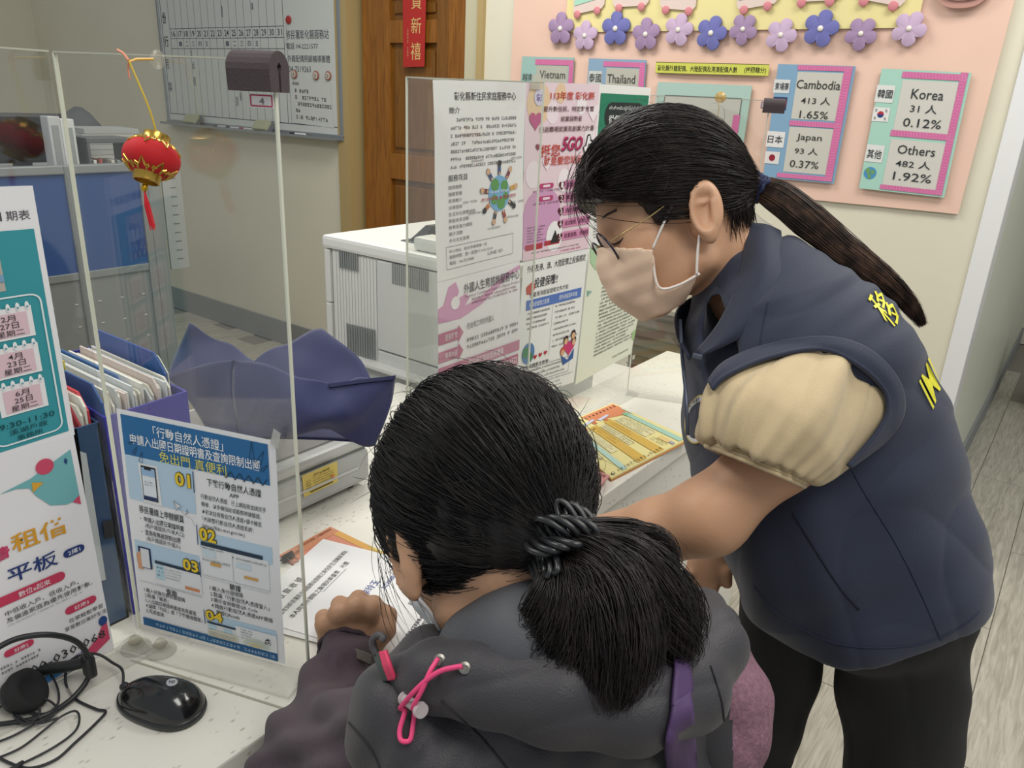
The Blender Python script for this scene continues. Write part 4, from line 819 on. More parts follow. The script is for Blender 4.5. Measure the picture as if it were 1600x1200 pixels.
for (x, y) in ((.62, .31), (.66, .35), (.70, .32), (.73, .355), (.64, .33)): s.disc(x, y, .012, 'e3d14c', 4)
def rframe(s, x0, x1, y0, y1, c, l=2): s.frame(x0, x1, y0, y1, .0016, c, l)
for x0, x1, dts in ((.62, .945, (('2月', '27日', '星期二'), ('4月', '23日', '星期二'), ('6月', '25日', '星期二'))), (.27, .595, (('1月', '30日', '星期二'), ('3月', '26日', '星期二'), ('5月', '28日', '星期二')))):
    pts = []
    for (cx, cy, a0) in ((x1-.05, .425, -90), (x1-.05, .925, 0), (x0+.05, .925, 90), (x0+.05, .425, 180)):
        for q in np.linspace(a0, a0+90, 5): pts.append((cx+.05*math.cos(math.radians(q)), cy+.03*math.sin(math.radians(q))))
    s.lines(pts+[pts[0]], .0018, 'e4eef0', 2)
    for k, d3 in enumerate(dts):
        y = .435+k*.145; s.rect(x0+.05, x1-.05, y, y+.118, 'f0eef0', 2); s.rect(x0+.075, x1-.075, y+.02, y+.108, 'e3c5cd', 3)
        for j in range(5): s.pill(x0+.075+j*.043, x0+.095+j*.043, y-.018, y+.014, 'f2f4f5', 4); s.rect(x0+.08+j*.043, x0+.09+j*.043, y-.002, y+.006, '7ba6b4', 5)
        s.text(d3[0], x0+.13, x1-.13, y+.026, y+.049, '4a4248', 5, .01); s.text(d3[1], x0+.12, x1-.12, y+.053, y+.076, '4a4248', 5, .01); s.text(d3[2], x0+.10, x1-.10, y+.081, y+.104, '4a4248', 5, .01)
    s.text('9:30-11:30', x0+.03, x1-.03, .868, .890, '1f4a52', 3, .01); s.text('溪湖戶政' if x0 > .5 else '員林戶政', x0+.07, x1-.07, .898, .920, '1f4a52', 3, .01); s.text('事務所', x0+.10, x1-.10, .927, .948, '1f4a52', 3, .01)
s.build('schedule_notice', 'teal schedule notice with tear-off calendar dates on the left of the near screen', 'notice')
TR = f(114, 678); BR = f(178, 1014); h = TR[2]-BR[2]
s = Sheet((XP2, TR[1]-.21, TR[2]-.002), TR, BR, (XP2, BR[1]-.21, BR[2]-.006), color='eceaec', nx=6, ny=8, bulge=lambda x, y: .001); s.rayf = f
t2 = '77b4b8'; s.poly([(.60, .14), (.75, .12), (.97, .055), (.97, .265), (.90, .27), (.82, .25), (.76, .19), (.74, .155), (.68, .14)], t2, 1); s.disc(.83, .09, .045, 'd0506c', 2); s.poly([(.75, .175), (.81, .15), (.755, .135)], 'dda63c', 2); s.poly([(.925, .095), (.935, .08), (.945, .095), (.935, .11)], '2d4a7c', 2); s.poly([(.93, .268), (.97, .25), (.97, .29)], 'd0506c', 2)
s.text('免費', .42, .59, .34, .40, 'c93f68', 2, .05); s.text('租借', .60, .88, .31, .385, 'd99f36', 2, .05); s.text('平板', .55, .80, .435, .50, '2d3f78', 2, .04); s.pill(.83, .945, .455, .49, '2d3f78', 2); s.text('2擇1', .855, .92, .462, .483, 'e8eaf0', 3, .02)
s.pill(.2, .82, .535, .575, 'c9405f', 2); s.text('數位e起來', .58, .74, .543, .568, 'f0dfe4', 3, .02); s.text('中低收入戶、低收入戶、', .5, .88, .60, .622, '4a4a4e', 2, .01); s.text('及偏遠家庭為優先使用對象。', .5, .95, .63, .652, '4a4a4e', 2, .01); s.micro(.5, .95, .66, .668, 1, '9a9a9e', 2, .8)
s.pill(.78, .955, .70, .735, 'c9405f', 2); s.text('好康3', .83, .91, .708, .728, 'f0dfe4', 3, .02); s.text('在家輕鬆學習', .79, .98, .755, .775, '4a4a4e', 2, .01); s.text('享受數位美好生活', .76, .995, .785, .805, '4a4a4e', 2, .01)
s.pill(.45, .60, .76, .79, 'c9405f', 2); s.text('好康2', .50, .57, .767, .785, 'f0dfe4', 3, .02); s.micro(.42, .63, .82, .86, 2, '5a5a5e', 2, .5)
s.text('0800-030-068', .46, .965, .875, .915, '3c3c40', 3, .02)
s.poly([(.80, .965), (.86, .93), (.92, .90), (.955, .855), (.985, .84), (.985, .935), (.90, .965), (.80, .985)], 'cf4c6c', 2); s.disc(.965, .835, .025, '2b4a86', 3, ry=.022)
s.poly([(.60, .955), (.70, .945), (.73, .975), (.62, .985)], '3e84c4', 3); s.poly([(.71, .94), (.82, .925), (.80, .985), (.70, .995)], 'e4e4ea', 4); s.lines([(.71, .94), (.82, .925), (.80, .985), (.70, .995)], .0012, '2d3f78', 5)
s.build('tablet_leaflet', 'white leaflet with pink, gold and navy lettering and a 0800 number, under the teal schedule', 'leaflet')

# ================================================================== red lanterns
LS = .74
Q = onp(246, 93, np.array([Cc[0], Cc[1], 1.0])+nC*.004, nC); QT = Q+nC*.038+np.array([0, 0, -.003])
def lantern(P, label, sc=1.0, gold='b8912e', axis=tuple(RM@np.array([.17, .93, -.10]))):
    t = thing('red_lantern', P, label, 'lantern'); ax = nrm(axis); g = mat('c4a04a', .25, metal=.9); rd = mat('c4161f', .75, bump=.15, bscale=900)
    L = lambda h: P+ax*h*sc
    m = MB(); m.lathe(P, ax, [(.012*sc, -.0235*sc)]+[(.035*sc*math.cos(q)**.75, .0235*sc*math.sin(q)) for q in np.linspace(-1.25, 1.25, 13)]+[(.012*sc, .0235*sc)], 32); m.build('body', rd, t, smooth=True)
    for sgn, nm in ((1, 'top_cap'), (-1, 'bottom_cap')):
        m = MB(); m.lathe(L(.0225*sgn), ax*sgn, [(.021*sc, -.006*sc), (.0165*sc, 0), (.0165*sc, .009*sc), (.0140*sc, .0095*sc), (.0135*sc, .004*sc), (.001, .004*sc)], 28); c = m.build(nm, g, t, auto=True)
        m = MB(); x = nrm(np.cross(ax, (0, 1, 0))); y = np.cross(ax, x)
        for k in range(8):
            q = 2*math.pi*k/8
            pts = []
            for (da, dr, dh) in ((-.30, 0, .0185), (-.24, 0, .0150), (-.36, 0, .0135), (-.40, 0, .0155), (-.30, 0, .0165), (-.14, 0, .0140), (0, 0, .0085), (.14, 0, .0140), (.30, 0, .0165), (.40, 0, .0155), (.36, 0, .0135), (.24, 0, .0150), (.30, 0, .0185)):
                r_ = (.0355 if dh < .012 else .0215)*math.cos(min(1.2, abs(dh+.006)/.026))**.55 if False else None
                zz_ = dh*1.15; rr = .0365*max(.05, 1-(zz_/.0245)**2)**.5 if zz_ < .021 else .0215
                pts.append(L(zz_*sgn)+(math.cos(q+da*.8)*x+math.sin(q+da*.8)*y)*rr*sc)
            m.tube(pts, .0016*sc, 6)
        m.build('filigree', g, c)
    m = MB(); m.tube(smoothpath([L(.031), L(.031)*.6+QT*.4+np.array([.002, .001, 0]), QT], 5), .0010, 6); m.build('cord', mat('d9b93f', .5), t)
    m = MB()
    m.lathe(L(-.037), -ax, [(.0015*sc, -.004*sc), (.0035*sc, 0), (.0042*sc, .003*sc), (.003*sc, .007*sc), (.001*sc, .008*sc)], 12); m.build('bead', mat('d0a428', .2, metal=.8), t, smooth=True)
    m = MB(); e = L(-.042)
    for k in range(26):
        a = random.random()*6.28; r = .0035*random.random()**.5*sc; l = (.043+.008*random.random())*sc
        m.tube([e, e+np.array([math.cos(a)*r, math.sin(a)*r, -l*.45])+np.array([.003, 0, 0])*sc, e+np.array([math.cos(a)*r*1.1+.010*sc, math.sin(a)*r, -l])], .00055*sc, 4)
    o = m.build('tassel', mat('d32230', .6), t); o['kind'] = 'stuff'
    return t
dl = 0.858
PL = onp(237, 247, np.array([Cc[0], Cc[1], 1.0])+nC*.045, nC)
lantern(PL, 'red velvet lantern with gold caps and a red tassel hanging at the near screen', LS)
# suction hook that carries it
Q = onp(246, 93, np.array([Cc[0], Cc[1], 1.0])+nC*.004, nC)
t = thing('suction_hook', Q, 'clear suction hook holding the red lantern\'s cord at the top of the near screen', 'hook')
m = MB(); m.lathe(Q, nC, [(.009, 0), (.008, .001), (.004, .004), (.002, .006)], 18); m.build('cup', clearish('d9d2c0', .2), t, smooth=True)
top = QT
m = MB(); m.tube([Q+nC*.006, (Q+top)/2+nC*.01, top+np.array([0, 0, -.001])], .0012, 8); m.build('hook_arm', mat('d8a63a', .3), t)
m = MB(); m.tube([top, top+np.array([-.008, 0, .006]), top+np.array([-.018, 0, .009])], .0012, 6); m.tube([top, top+np.array([-.003, 0, -.008]), top+np.array([-.002, 0, -.016])], .0009, 6); m.build('ribbon', mat('d98a6a', .5), t)
nW = n3
Q3 = wallpoint(1125, 190, E1, Cd)+nW*.03
t = thing('ornament_hook', Q3, 'gold suction hook with a small cord at the far screen above the standing woman\'s head', 'hook')
Pq = wallpoint(1126, 152, E1, Cd)+nW*.003
m = MB(); m.lathe(Pq, nW, [(.012, 0), (.011, .001), (.006, .005), (.004, .008)], 18); m.build('cup', clearish('d8b060', .6), t, smooth=True)
m = MB(); m.tube([Pq+nW*.006, Pq+nW*.01+np.array([0, 0, -.02]), Pq+nW*.01+np.array([0, 0, -.045])], .001, 6); m.build('cord', mat('cdbb90', .5), t)
# ================================================================== office printer
py0 = 1.35; pX0 = ony(505, 372, py0)[0]; pZ1 = ony(505, 366, py0)[2]; pX1 = pX0+.60; pZ0 = .705
fp_ = lambda u, v: ony(u, v, py0)
pr = thing('office_printer', ((pX0+pX1)/2, py0+.22, .70), 'large white office laser printer with louvred side behind the notices', 'printer')
wh = mat('dcdcd8', .4); gy1 = mat('c3c5c3', .45); dk = mat('3c3f40', .4)
m = MB(); m.bb((pX0+.02, py0+.012, pZ0), (pX1, py0+.46, pZ1-.03), bev=.006); m.build('chassis', gy1, pr)
m = MB(); m.bb((pX0-.004, py0-.004, pZ1-.035), (pX1, py0+.47, pZ1), bev=.01); m.build('top_cover', mat('e6e6e2', .35), pr)
xm = fp_(587, 420)[0]; zb_ = fp_(640, 575)[2]
m = MB(); x = pX0+.035; m.bb((pX0+.028, py0+.006, pZ0), (xm, py0+.014, pZ1-.037)); m.build('side_panel', wh, pr)
m = MB()
while x < xm-.006: m.bb((x, py0+.0035, pZ0+.06), (x+.0092, py0+.0075, pZ1-.04)); x += .0118
o = m.build('rib_row', wh, pr); o['kind'] = 'stuff'
m = MB(); m.bb((xm+.003, py0+.0, fp_(600, 548)[2]), (pX1, py0+.014, pZ1-.038), bev=.003); m.build('side_panel', mat('cfd0cd', .45), pr)
m = MB(); m.bb((xm+.003, py0+.0, pZ0+.085), (pX1, py0+.014, fp_(600, 550)[2]-.001), bev=.003); m.build('side_panel', mat('cfd0cd', .45), pr)
m = MB(); m.bb((pX0-.002, py0+.002, fp_(510, 472)[2]+.001), (pX0+.02, py0+.44, pZ1-.038), bev=.004); m.build('front_cover', wh, pr)
m = MB(); m.bb((pX0-.002, py0+.002, pZ0+.06), (pX0+.02, py0+.44, fp_(510, 472)[2]-.001), bev=.004); m.build('front_cover', wh, pr)
def vents(u0, u1, v0, v1, n):
    m = MB()
    for k in range(n):
        u = u0+(u1-u0)*k/(n-1); A = fp_(u, v0+(v1[0]-v0)*0+(k/(n-1))*v1[1]); B = fp_(u, v1[0]+(k/(n-1))*v1[1])
        m.bb((A[0], py0-.0022, B[2]), (A[0]+.0035, py0+.001, A[2]))
    o = m.build('vent', mat('8f9392', .5), pr); o['kind'] = 'stuff'
vents(530, 557, 388, (418, 6), 9); vents(613, 668, 411, (443, 13), 17); vents(542, 584, 505, (552, 10), 12)
m = MB(); m.add([], []); m.bb((xm-.09, py0-.03, fp_(600, 569)[2]-.012), (pX1, py0+.01, fp_(600, 569)[2]), bev=.003); m.build('tray_ledge', wh, pr)
m = MB(); m.bb((xm-.08, py0-.012, pZ0), (pX1, py0+.01, fp_(600, 569)[2]-.016), bev=.004); m.build('paper_tray', gy1, pr)
# output well on top
m = MB(); P = fp_(640, 385); m.bb((pX0+.20, py0+.09, pZ1), (pX1-.02, py0+.30, pZ1+.003), bev=.001); m.build('output_well', mat('6c6f70', .4), pr)
m = MB(); m.add([(pX0+.22, py0+.10, pZ1+.003), (pX0+.28, py0+.10, pZ1+.05), (pX0+.30, py0+.10, pZ1+.05), (pX0+.27, py0+.10, pZ1+.003), (pX0+.22, py0+.30, pZ1+.003), (pX0+.28, py0+.30, pZ1+.05), (pX0+.30, py0+.30, pZ1+.05), (pX0+.27, py0+.30, pZ1+.003)], [(0, 1, 2, 3), (4, 7, 6, 5), (0, 4, 5, 1), (1, 5, 6, 2), (2, 6, 7, 3), (3, 7, 4, 0)]); m.build('output_flap', mat('4a4c4d', .4), pr)
m = MB(); m.bb((pX0+.31, py0+.02, pZ1), (pX1-.01, py0+.09, pZ1+.035), bev=.012); m.bb((pX0+.31, py0+.30, pZ1), (pX1-.01, py0+.42, pZ1+.035), bev=.012); m.build('raised_deck', mat('dedfd9', .35), pr)

# ================================================================== scanner with yellow label (front faces +x)
A = onz(437, 838, CZ); B = onz(566, 752, CZ); xs_ = (A[0]+B[0])/2
y0, y1 = .44+.01, B[1]; 
fs = lambda u, v: onx(u, v, xs_)
sc = thing('flatbed_scanner', (xs_-.15, (y0+y1)/2, CZ), 'light grey flatbed scanner with a yellow label behind the near screen', 'scanner')
hz1 = fs(562, 706)[2]; hz2 = fs(540, 693)[2]
m = MB(); m.bb((xs_-.34, .525, CZ+.012), (xs_, y1, hz1), bev=.010); m.build('base', mat('b3b5b4', .4), sc)
m = MB(); m.bb((xs_-.34, .525, hz1+.003), (xs_-.004, y1-.002, hz1+.024), bev=.008); m.build('lid', mat('c2c4c2', .4), sc)
m = MB(); m.bb((xs_-.34, .525, hz1-.01), (xs_-.006, y1-.006, hz1+.006)); m.build('seam_gap', mat('6f7271', .5), sc)
m = MB(); m.bb((xs_-.001, .535, CZ+.045), (xs_+.003, y1-.03, CZ+.049), bev=.001); m.build('moulding_line', mat('c9cbc9', .4), sc)
m = MB()
for yq in (.545, y1-.03): m.lathe((xs_-.03, yq, CZ), (0, 0, 1), [(.012, 0), (.012, .013)], 12); m.lathe((xs_-.30, yq, CZ), (0, 0, 1), [(.012, 0), (.012, .013)], 12)
m.build('rubber_feet', mat('3d3f3f', .8), sc)
m = MB(); m.bb((xs_-.32, .535, hz1+.024), (xs_-.03, y1-.02, hz1+.028), bev=.001); m.build('lid_panel', mat('8d8b89', .5), sc)
s = Sheet(fs(471, 743), fs(526, 720), fs(527, 752), fs(474, 777), color='dfc96f', nx=1, ny=1, bulge=lambda x, y: .0015); s.rayf = fs
s.micro(.3, .75, .14, .26, 1, '6a5c30', 1, .9); s.micro(.08, .22, .32, .85, 5, '5a4d26', 1, .5, 0); s.micro(.28, .88, .30, .85, 5, '5a4d26', 1, .4); s.rect(.18, .85, .86, .91, '4a4024', 1); s.disc(.85, .62, .05, 'd98a5a', 2)
s.build('yellow_label', parent=sc)

# ================================================================== navy fabric storage bin, slumped open
fbn = thing('fabric_bin', W(450, 680, 1.16), 'navy fabric storage bin slumped open on the scanner', 'bin')
navy = mat('2a2f5a', .85, bump=.35, bscale=700, var=.06, vscale=14, sheen=.3)
def cloth(name, rings, m_, parent, th=.003, seed=0, amp=.004):
    """grid cloth from a list of rows of surveyed points"""
    rows = [smoothpath(r, 8) for r in rings]; n = len(rows[0]); cols = [smoothpath([rows[j][i] for j in range(len(rows))], 8) for i in range(n)]
    nj = len(cols[0]); vs = []
    for j in range(nj):
        for i in range(n):
            p = cols[i][j]; vs.append(p+np.array([0, 0, 1])*amp*math.sin(i*.7+seed)*math.sin(j*.45+seed*2)+np.array([1, -.5, 0])*amp*.8*math.sin(i*.33+j*.5+seed))
    fs_ = [(j*n+i, j*n+i+1, (j+1)*n+i+1, (j+1)*n+i) for j in range(nj-1) for i in range(n-1)]
    b = MB(); b.add(vs, fs_); o = b.build(name, m_, parent, smooth=True)
    md = o.modifiers.new('s', 'SOLIDIFY'); md.thickness = th; md.offset = 0
    return o
cloth('rear_flap', [[W(296, 506, 1.40), W(352, 536, 1.40), W(396, 562, 1.37)], [W(278, 545, 1.40), W(340, 580, 1.36), W(396, 600, 1.33)], [W(262, 590, 1.38), W(330, 640, 1.30), W(396, 650, 1.28)]], navy, fbn, seed=1)
cloth('rear_flap', [[W(396, 562, 1.37), W(450, 536, 1.38), W(504, 512, 1.38)], [W(396, 600, 1.33), W(470, 580, 1.33), W(560, 560, 1.30)], [W(396, 650, 1.28), W(470, 640, 1.27), W(585, 605, 1.26)]], navy, fbn, seed=2)
cloth('front_flap', [[W(263, 590, 1.24), W(312, 572, 1.19), W(366, 560, 1.15)], [W(300, 630, 1.22), W(335, 620, 1.17), W(364, 615, 1.14)], [W(335, 690, 1.20), W(350, 690, 1.16), W(375, 690, 1.135)]], navy, fbn, seed=3)
cloth('front_flap', [[W(366, 560, 1.15), W(440, 578, 1.11), W(513, 600, 1.09), W(565, 593, 1.10), W(617, 588, 1.12)], [W(364, 615, 1.14), W(440, 640, 1.085), W(515, 645, 1.065), W(560, 650, 1.08), W(612, 625, 1.12)], [W(375, 690, 1.135), W(440, 682, 1.10), W(515, 672, 1.085), W(550, 690, 1.10), W(586, 698, 1.115)]], navy, fbn, seed=4, amp=.003)
cloth('bin_floor', [[W(335, 688, 1.19), W(440, 660, 1.20), W(585, 640, 1.22)], [W(375, 690, 1.14), W(450, 684, 1.13), W(580, 692, 1.12)]], navy, fbn, seed=5, amp=.001)
cloth('hem', [[W(513, 600, 1.085), W(565, 593, 1.095), W(618, 587, 1.115)], [W(514, 606, 1.083), W(565, 599, 1.093), W(616, 593, 1.113)]], mat('22264c', .8), fbn, amp=0)

# ================================================================== magazine files with papers
def magfile(name, pts_bottom, ztop_front, ztop_back, col, label, th=.003):
    """open-topped box: pts_bottom = 4 floor corners (front-left, front-right, back-right, back-left); front faces the customer"""
    t = thing(name, np.mean(pts_bottom, 0), label, 'magazine file'); m_ = mat(col, .35, spec=.5)
    z = [ztop_front, ztop_front, ztop_back, ztop_back]; P = [np.array(p, float) for p in pts_bottom]; names = ['front_panel', 'side_panel', 'back_panel', 'side_panel']
    for i in range(4):
        j = (i+1) % 4; a, b = P[i], P[j]; n = nrm(np.cross(b-a, (0, 0, 1)))
        m = MB(); q = [a, b, np.array([b[0], b[1], z[j]]), np.array([a[0], a[1], z[i]])]; m.poly(q, -th, n); m.build(names[i], m_, t)
    m = MB(); m.poly([p+np.array([0, 0, .0]) for p in P], .003, (0, 0, 1)); m.build('bottom_panel', m_, t)
    return t
# indigo file: visible front edge at px (155..290, 650) down to (215,975)
Xf = -.905
FL_ = onx(162, 652, Xf); FR = onx(291, 618, Xf-.0)
zF = FL_[2]
i0 = np.array([-.905, .402, CZ]); 
def zpx(u, v, x): return onx(u, v, x)
a0 = onx(192, 970, -.915); a1 = onx(305, 875, -.93)
yA_, yB_ = .375, .47
zi = onx(225, 635, -.915)[2]
yL = onx(162, 650, -.915)[1]; yR = onx(290, 618, -.93)[1]
magfile('magazine_file', [(-.915, yL, CZ), (-.925, yR, CZ), (-1.165, yR+.0, CZ), (-1.155, yL, CZ)], zi, zi+.012, '3a3a9c', 'indigo magazine file crammed with papers behind the near screen')
yl2 = onx(112, 648, -.915)[1]
magfile('magazine_file', [(-.915, yl2, CZ), (-.915, yL-.006, CZ), (-1.155, yL-.006, CZ), (-1.155, yl2, CZ)], zi-.004, zi+.008, '2c4a6e', 'slate blue magazine file left of the indigo one, behind the schedule notice')
m = MB(); 
# papers and folders standing in the two files
def stand(y, z1, col, nm, lb, x0=-.925, x1=-1.14, lean=0.0, th=.0012, grp=None, cut=0):
    pts = [(x0, y, CZ+.006), (x1, y, CZ+.006), (x1, y+lean, z1), (x0-cut, y+lean, z1), (x0, y+lean*.9, z1-cut)] if cut else [(x0, y, CZ+.006), (x1, y, CZ+.006), (x1, y+lean, z1), (x0, y+lean, z1)]
    b = MB(); b.poly(pts, th, (0, 1, 0)); return tag(b.build(nm, mat(col, .6)), lb, 'paper', grp) if grp else tag(b.build(nm, mat(col, .5)), lb, 'folder')
n_ = 17; cols = ['e2dfd4', 'd8d4c6', 'efece4', 'c9ccce', 'e8e4d8', 'd9c9c2', 'f0eee8', 'cfd6da']
for k in range(n_):
    y = yL+.010+(yR-yL-.026)*k/n_
    stand(y, zi+.014+random.uniform(-.004, .012), cols[k % 8], 'paper_bundle', 'off-white papers packed upright in the indigo magazine file', x0=-.93-random.uniform(0, .012), th=.0026, grp='papers in the indigo file', cut=random.choice([.004, .012, .0]))
zi2 = zi+.02
stand(yR-.012, zi+.045, '2b4f9a', 'folder', 'royal blue folder standing at the right side of the indigo file', cut=.025, th=.0025, x0=-.955)
stand(yR-.008, zi+.040, 'dfe2d4', 'folder', 'cream folder leaf pressed against the royal blue folder', cut=.02, th=.0012, x0=-.955)
stand(yL+.004, zi+.035, '38609c', 'folder', 'mid blue ring binder leaf at the left side of the indigo file', cut=.02, th=.0025, lean=.0)
stand(yL+.052, zi+.026, '3a6aa6', 'folder', 'blue divider sticking out in the middle of the indigo file', cut=.02, th=.002, x0=-.96)
for k, (c, dz, cut, lb) in enumerate((('c8723a', .004, .03, 'orange folder standing in the slate blue file'), ('a5323e', .022, .03, 'dark red folder standing in the slate blue file'), ('d9d6cc', .016, .01, 'clear sleeve of papers beside the red folder'), ('b98a80', .010, .02, 'dusty pink folder standing in the slate blue file'), ('e4e2da', .026, .01, 'white papers at the right of the slate blue file'), ('c93a44', .030, .02, 'bright red folder edge beside the blue binder'))):
    stand(yl2+.008+k*(yL-yl2-.02)/6, zi+dz, c, 'folder', lb, cut=cut, th=.003)
P = onx(130, 558, -.95)
m = MB(); m.box((-1.04, yL+.012, zi+.036), (.018, .001, .014)); tag(m.build('index_tab', mat('e6d84a', .5)), 'small yellow index tab on the papers in the blue binder', 'tab')
# white label sleeve on slate file side seen through the screen
m = MB(); q = lambda u, v: onx(u, v, -.9125)
m.poly([q(125, 705), q(134, 708), q(165, 905), q(150, 910)], .0012, (1, 0, 0)); tag(m.build('label_sleeve', mat('b9bfc4', .3)), 'pale paper sleeve on the front of the slate blue magazine file', 'sleeve')
m = MB(); m.poly([q(160, 815), q(175, 812), q(178, 838), q(163, 841)], .0014, (1, 0, 0)); tag(m.build('spine_sticker', mat('23262b', .4)), 'small black sticker on the slate blue magazine file', 'sticker')

# ================================================================== papers on the counter
def flat(name, pts, z, label, cat, color, thick=.0006, n=(4, 4), group=None, marks=None):
    f = lambda u, v: onz(u, v, z+thick); P = [f(*p) for p in pts]
    s = Sheet(P[0], P[1], P[2], P[3], color=color, nx=n[0], ny=n[1], thick=thick); s.rayf = f
    if s.n[2] < 0: raise RuntimeError(name)
    if marks: marks(s)
    return s.build(name, label, cat, group)
def mk_o(s):
    s.rect(.0, 1, .0, .10, 'cf8f6e', 0); s.rect(.88, 1.0, 0.1, 1, 'd9a85c', 0); s.rect(.93, 1.0, 0.45, 1, 'dcc06e', 1); s.text('行動自然人憑證、外籍配偶居留', .30, .95, .02, .045, '7a4030', 2, .01)
    s.text('入出國及移民', .02, .3, .05, .09, '6a3a2c', 2)
flat('form_folder', [(436, 868), (516, 823), (668, 896), (600, 960)], CZ+.001, 'orange and salmon printed form folder beneath the white form', 'folder', 'd58d77', .0025, marks=mk_o)
m = None
def mk_w(s):
    s.text('收 款 收 據', .24, .50, .08, .12, '3a3a3a', 1); s.text('茲收到移民署彰化縣服務站發給之新住民生活輔導津貼', .10, .92, .16, .19, '444444', 1); s.text('本人同意所領取之款項計新臺幣　元整', .10, .80, .22, .25, '444444', 1); s.line(.42, .262, .72, .262, .0006, '444444', 1)
    s.text('簽名', .38, .46, .42, .455, '444444', 1); s.text('（簽章）', .80, .95, .47, .50, '444444', 1); s.text('李玲玉', .50, .68, .43, .475, '44549a', 1); s.text('N2300001234', .62, .86, .50, .525, '44549a', 1)
    s.text('年', .20, .24, .70, .725, '444444', 1); s.text('月', .52, .56, .68, .705, '444444', 1)
    for k in range(6): s.micro(.10, .93, .775+k*.032, .797+k*.032, 1, '4a4a4a', 1, .85, .15)
flat('form_sheet', [(425, 900), (507, 843), (728, 966), (505, 1032)], CZ+.0042, 'white receipt form being signed on the counter', 'form', 'eeeeee', .0008, marks=lambda s: None) if False else None
# the form: its long side runs from lower left to upper right
def fsheet():
    z = CZ+.0042; f = lambda u, v: onz(u, v, z+.0006)
    BL_ = f(405, 975); TL_ = f(505, 842)
    a = f(505, 842); b = f(735, 968)          # the far edge
    ex = nrm((b-a)); L = np.linalg.norm(b-a); ny_ = np.cross(ex, (0, 0, 1)); 
    # text lines run from the near screen side up to the right: reading direction
    rd = nrm(f(715, 960)-f(600, 1000)); return a, b
z_ = CZ+.0045; g = lambda u, v: onz(u, v, z_)
# reading direction of the print: (120,760+)/4.. lower-left to upper-right along the image, i.e. from (445,955) to (532,870)
r_ = nrm(g(532, 869)-g(445, 952)); dn_ = np.cross(r_, (0, 0, 1.))
org = g(505, 842)                        # right top corner of the sheet
TRc = org+r_*0.0; TLc = org-r_*0.21; BLc = TLc+dn_*.297; BRc = TRc+dn_*.297
s = Sheet(TLc, TRc, BRc, BLc, color='ececec', nx=4, ny=4, thick=.0005); mk_w(s)
if s.n[2] < 0: raise RuntimeError('form normal')
s.build('form_sheet', 'white receipt form being signed on the counter', 'form')
s = Sheet(TLc-r_*.012+dn_*.012+np.array([0, 0, -.0012]), TRc-r_*.002+dn_*.008+np.array([0, 0, -.0012]), BRc+r_*.01+dn_*.012+np.array([0, 0, -.0012]), BLc+dn_*.01+np.array([0, 0, -.0012]), color='e4e4e4', nx=1, ny=1, thick=.0005)
s.build('form_sheet', 'second white sheet directly beneath the receipt form', 'form')
# binder clip
Pc = onz(449, 872, CZ+.006)
t = thing('binder_clip', Pc, 'black binder clip with wire handles on the folder edge', 'clip')
dx = nrm(g(516, 823)-g(436, 868)); dy = np.cross((0, 0, 1.), dx)
m = MB(); m.add([Pc-dx*.010-dy*.006, Pc+dx*.010-dy*.006, Pc+dx*.010+dy*.006+np.array([0, 0, -.003]), Pc-dx*.010+dy*.006+np.array([0, 0, -.003]), Pc-dx*.010+np.array([0, 0, .009]), Pc+dx*.010+np.array([0, 0, .009])], [(0, 1, 5, 4), (4, 5, 2, 3), (0, 4, 3), (1, 2, 5), (0, 3, 2, 1)]); m.build('clip_body', mat('33302f', .35), t)
m = MB(); e = Pc+np.array([0, 0, .003])-dy*.005; m.tube(smoothpath([e-dx*.004, e-dx*.005-dy*.012, e-dx*.002-dy*.018, e+dx*.002-dy*.018, e+dx*.005-dy*.012, e+dx*.004], 4), .0007, 6); m.build('wire_handle', mat('8f8d8a', .3, metal=.8), t)
# yellow guide sheets (laminated stack)
def mk_map(s):
    s.rect(.015, .985, .015, .985, 'eadf9e', 0); s.rect(.0, .16, .0, .985, 'eadf9e', 1)
    s.poly([(.02, .02), (.30, .02), (.22, .30), (.16, .55), (.02, .60)], 'd98a62', 2)
    for k in range(15): s.rect(.055, .085, .05+k*.062, .075+k*.062, '6b6a3c' if k > 6 else '6a3a2a', 3)
    for (y0, y1, c) in ((.06, .13, 'a9cdbd'), (.335, .445, 'd9b45a'), (.56, .67, 'd9b45a'), (.80, .86, 'b9d8cb')): s.rect(.24, .985, y0, y1, c, 3)
    for (y0, y1) in ((.155, .31), (.465, .545), (.69, .78), (.88, .95)): s.rect(.28, .72, y0, y1, 'e5dcae', 3); s.micro(.30, .74, y0+.01, y1, max(2, int((y1-y0)/.03)), '9a966a', 4, .55, .3)
    for (y0, y1) in ((.345, .43), (.57, .66)): s.micro(.30, .62, y0, y1, 2, 'c29a44', 4, .6, .2)
    s.rect(.80, .93, .17, .235, 'e3c987', 4); s.rect(.93, .985, .18, .22, 'a8a6b6', 4); s.micro(.76, .95, .25, .32, 2, '8f8a5c', 4, .5, .2)
    for (x, y, w_) in ((.15, .30, .12), (.13, .52, .12)): s.poly([(x, y), (x+.03, y-.02), (x+.06, y+.16), (x+.02, y+.17)], 'ccd0e6', 5)
    for (x, y) in ((.17, .52), (.21, .70), (.2, .36)): s.rect(x, x+.05, y, y+.05, 'cf7a54', 4)
    s.rect(.15, .3, .02, .045, 'cfe0cc', 4); s.rect(.24, .30, .08, .14, 'c9a34e' if False else '8fbf95', 4)
    s.disc(.965, .955, .018, '3f4440', 5, n=14); s.disc(.965, .955, .011, 'eadf9e', 6, n=12); s.micro(.94, .965, .35, .92, 14, '4a4d45', 5, .5, 0)
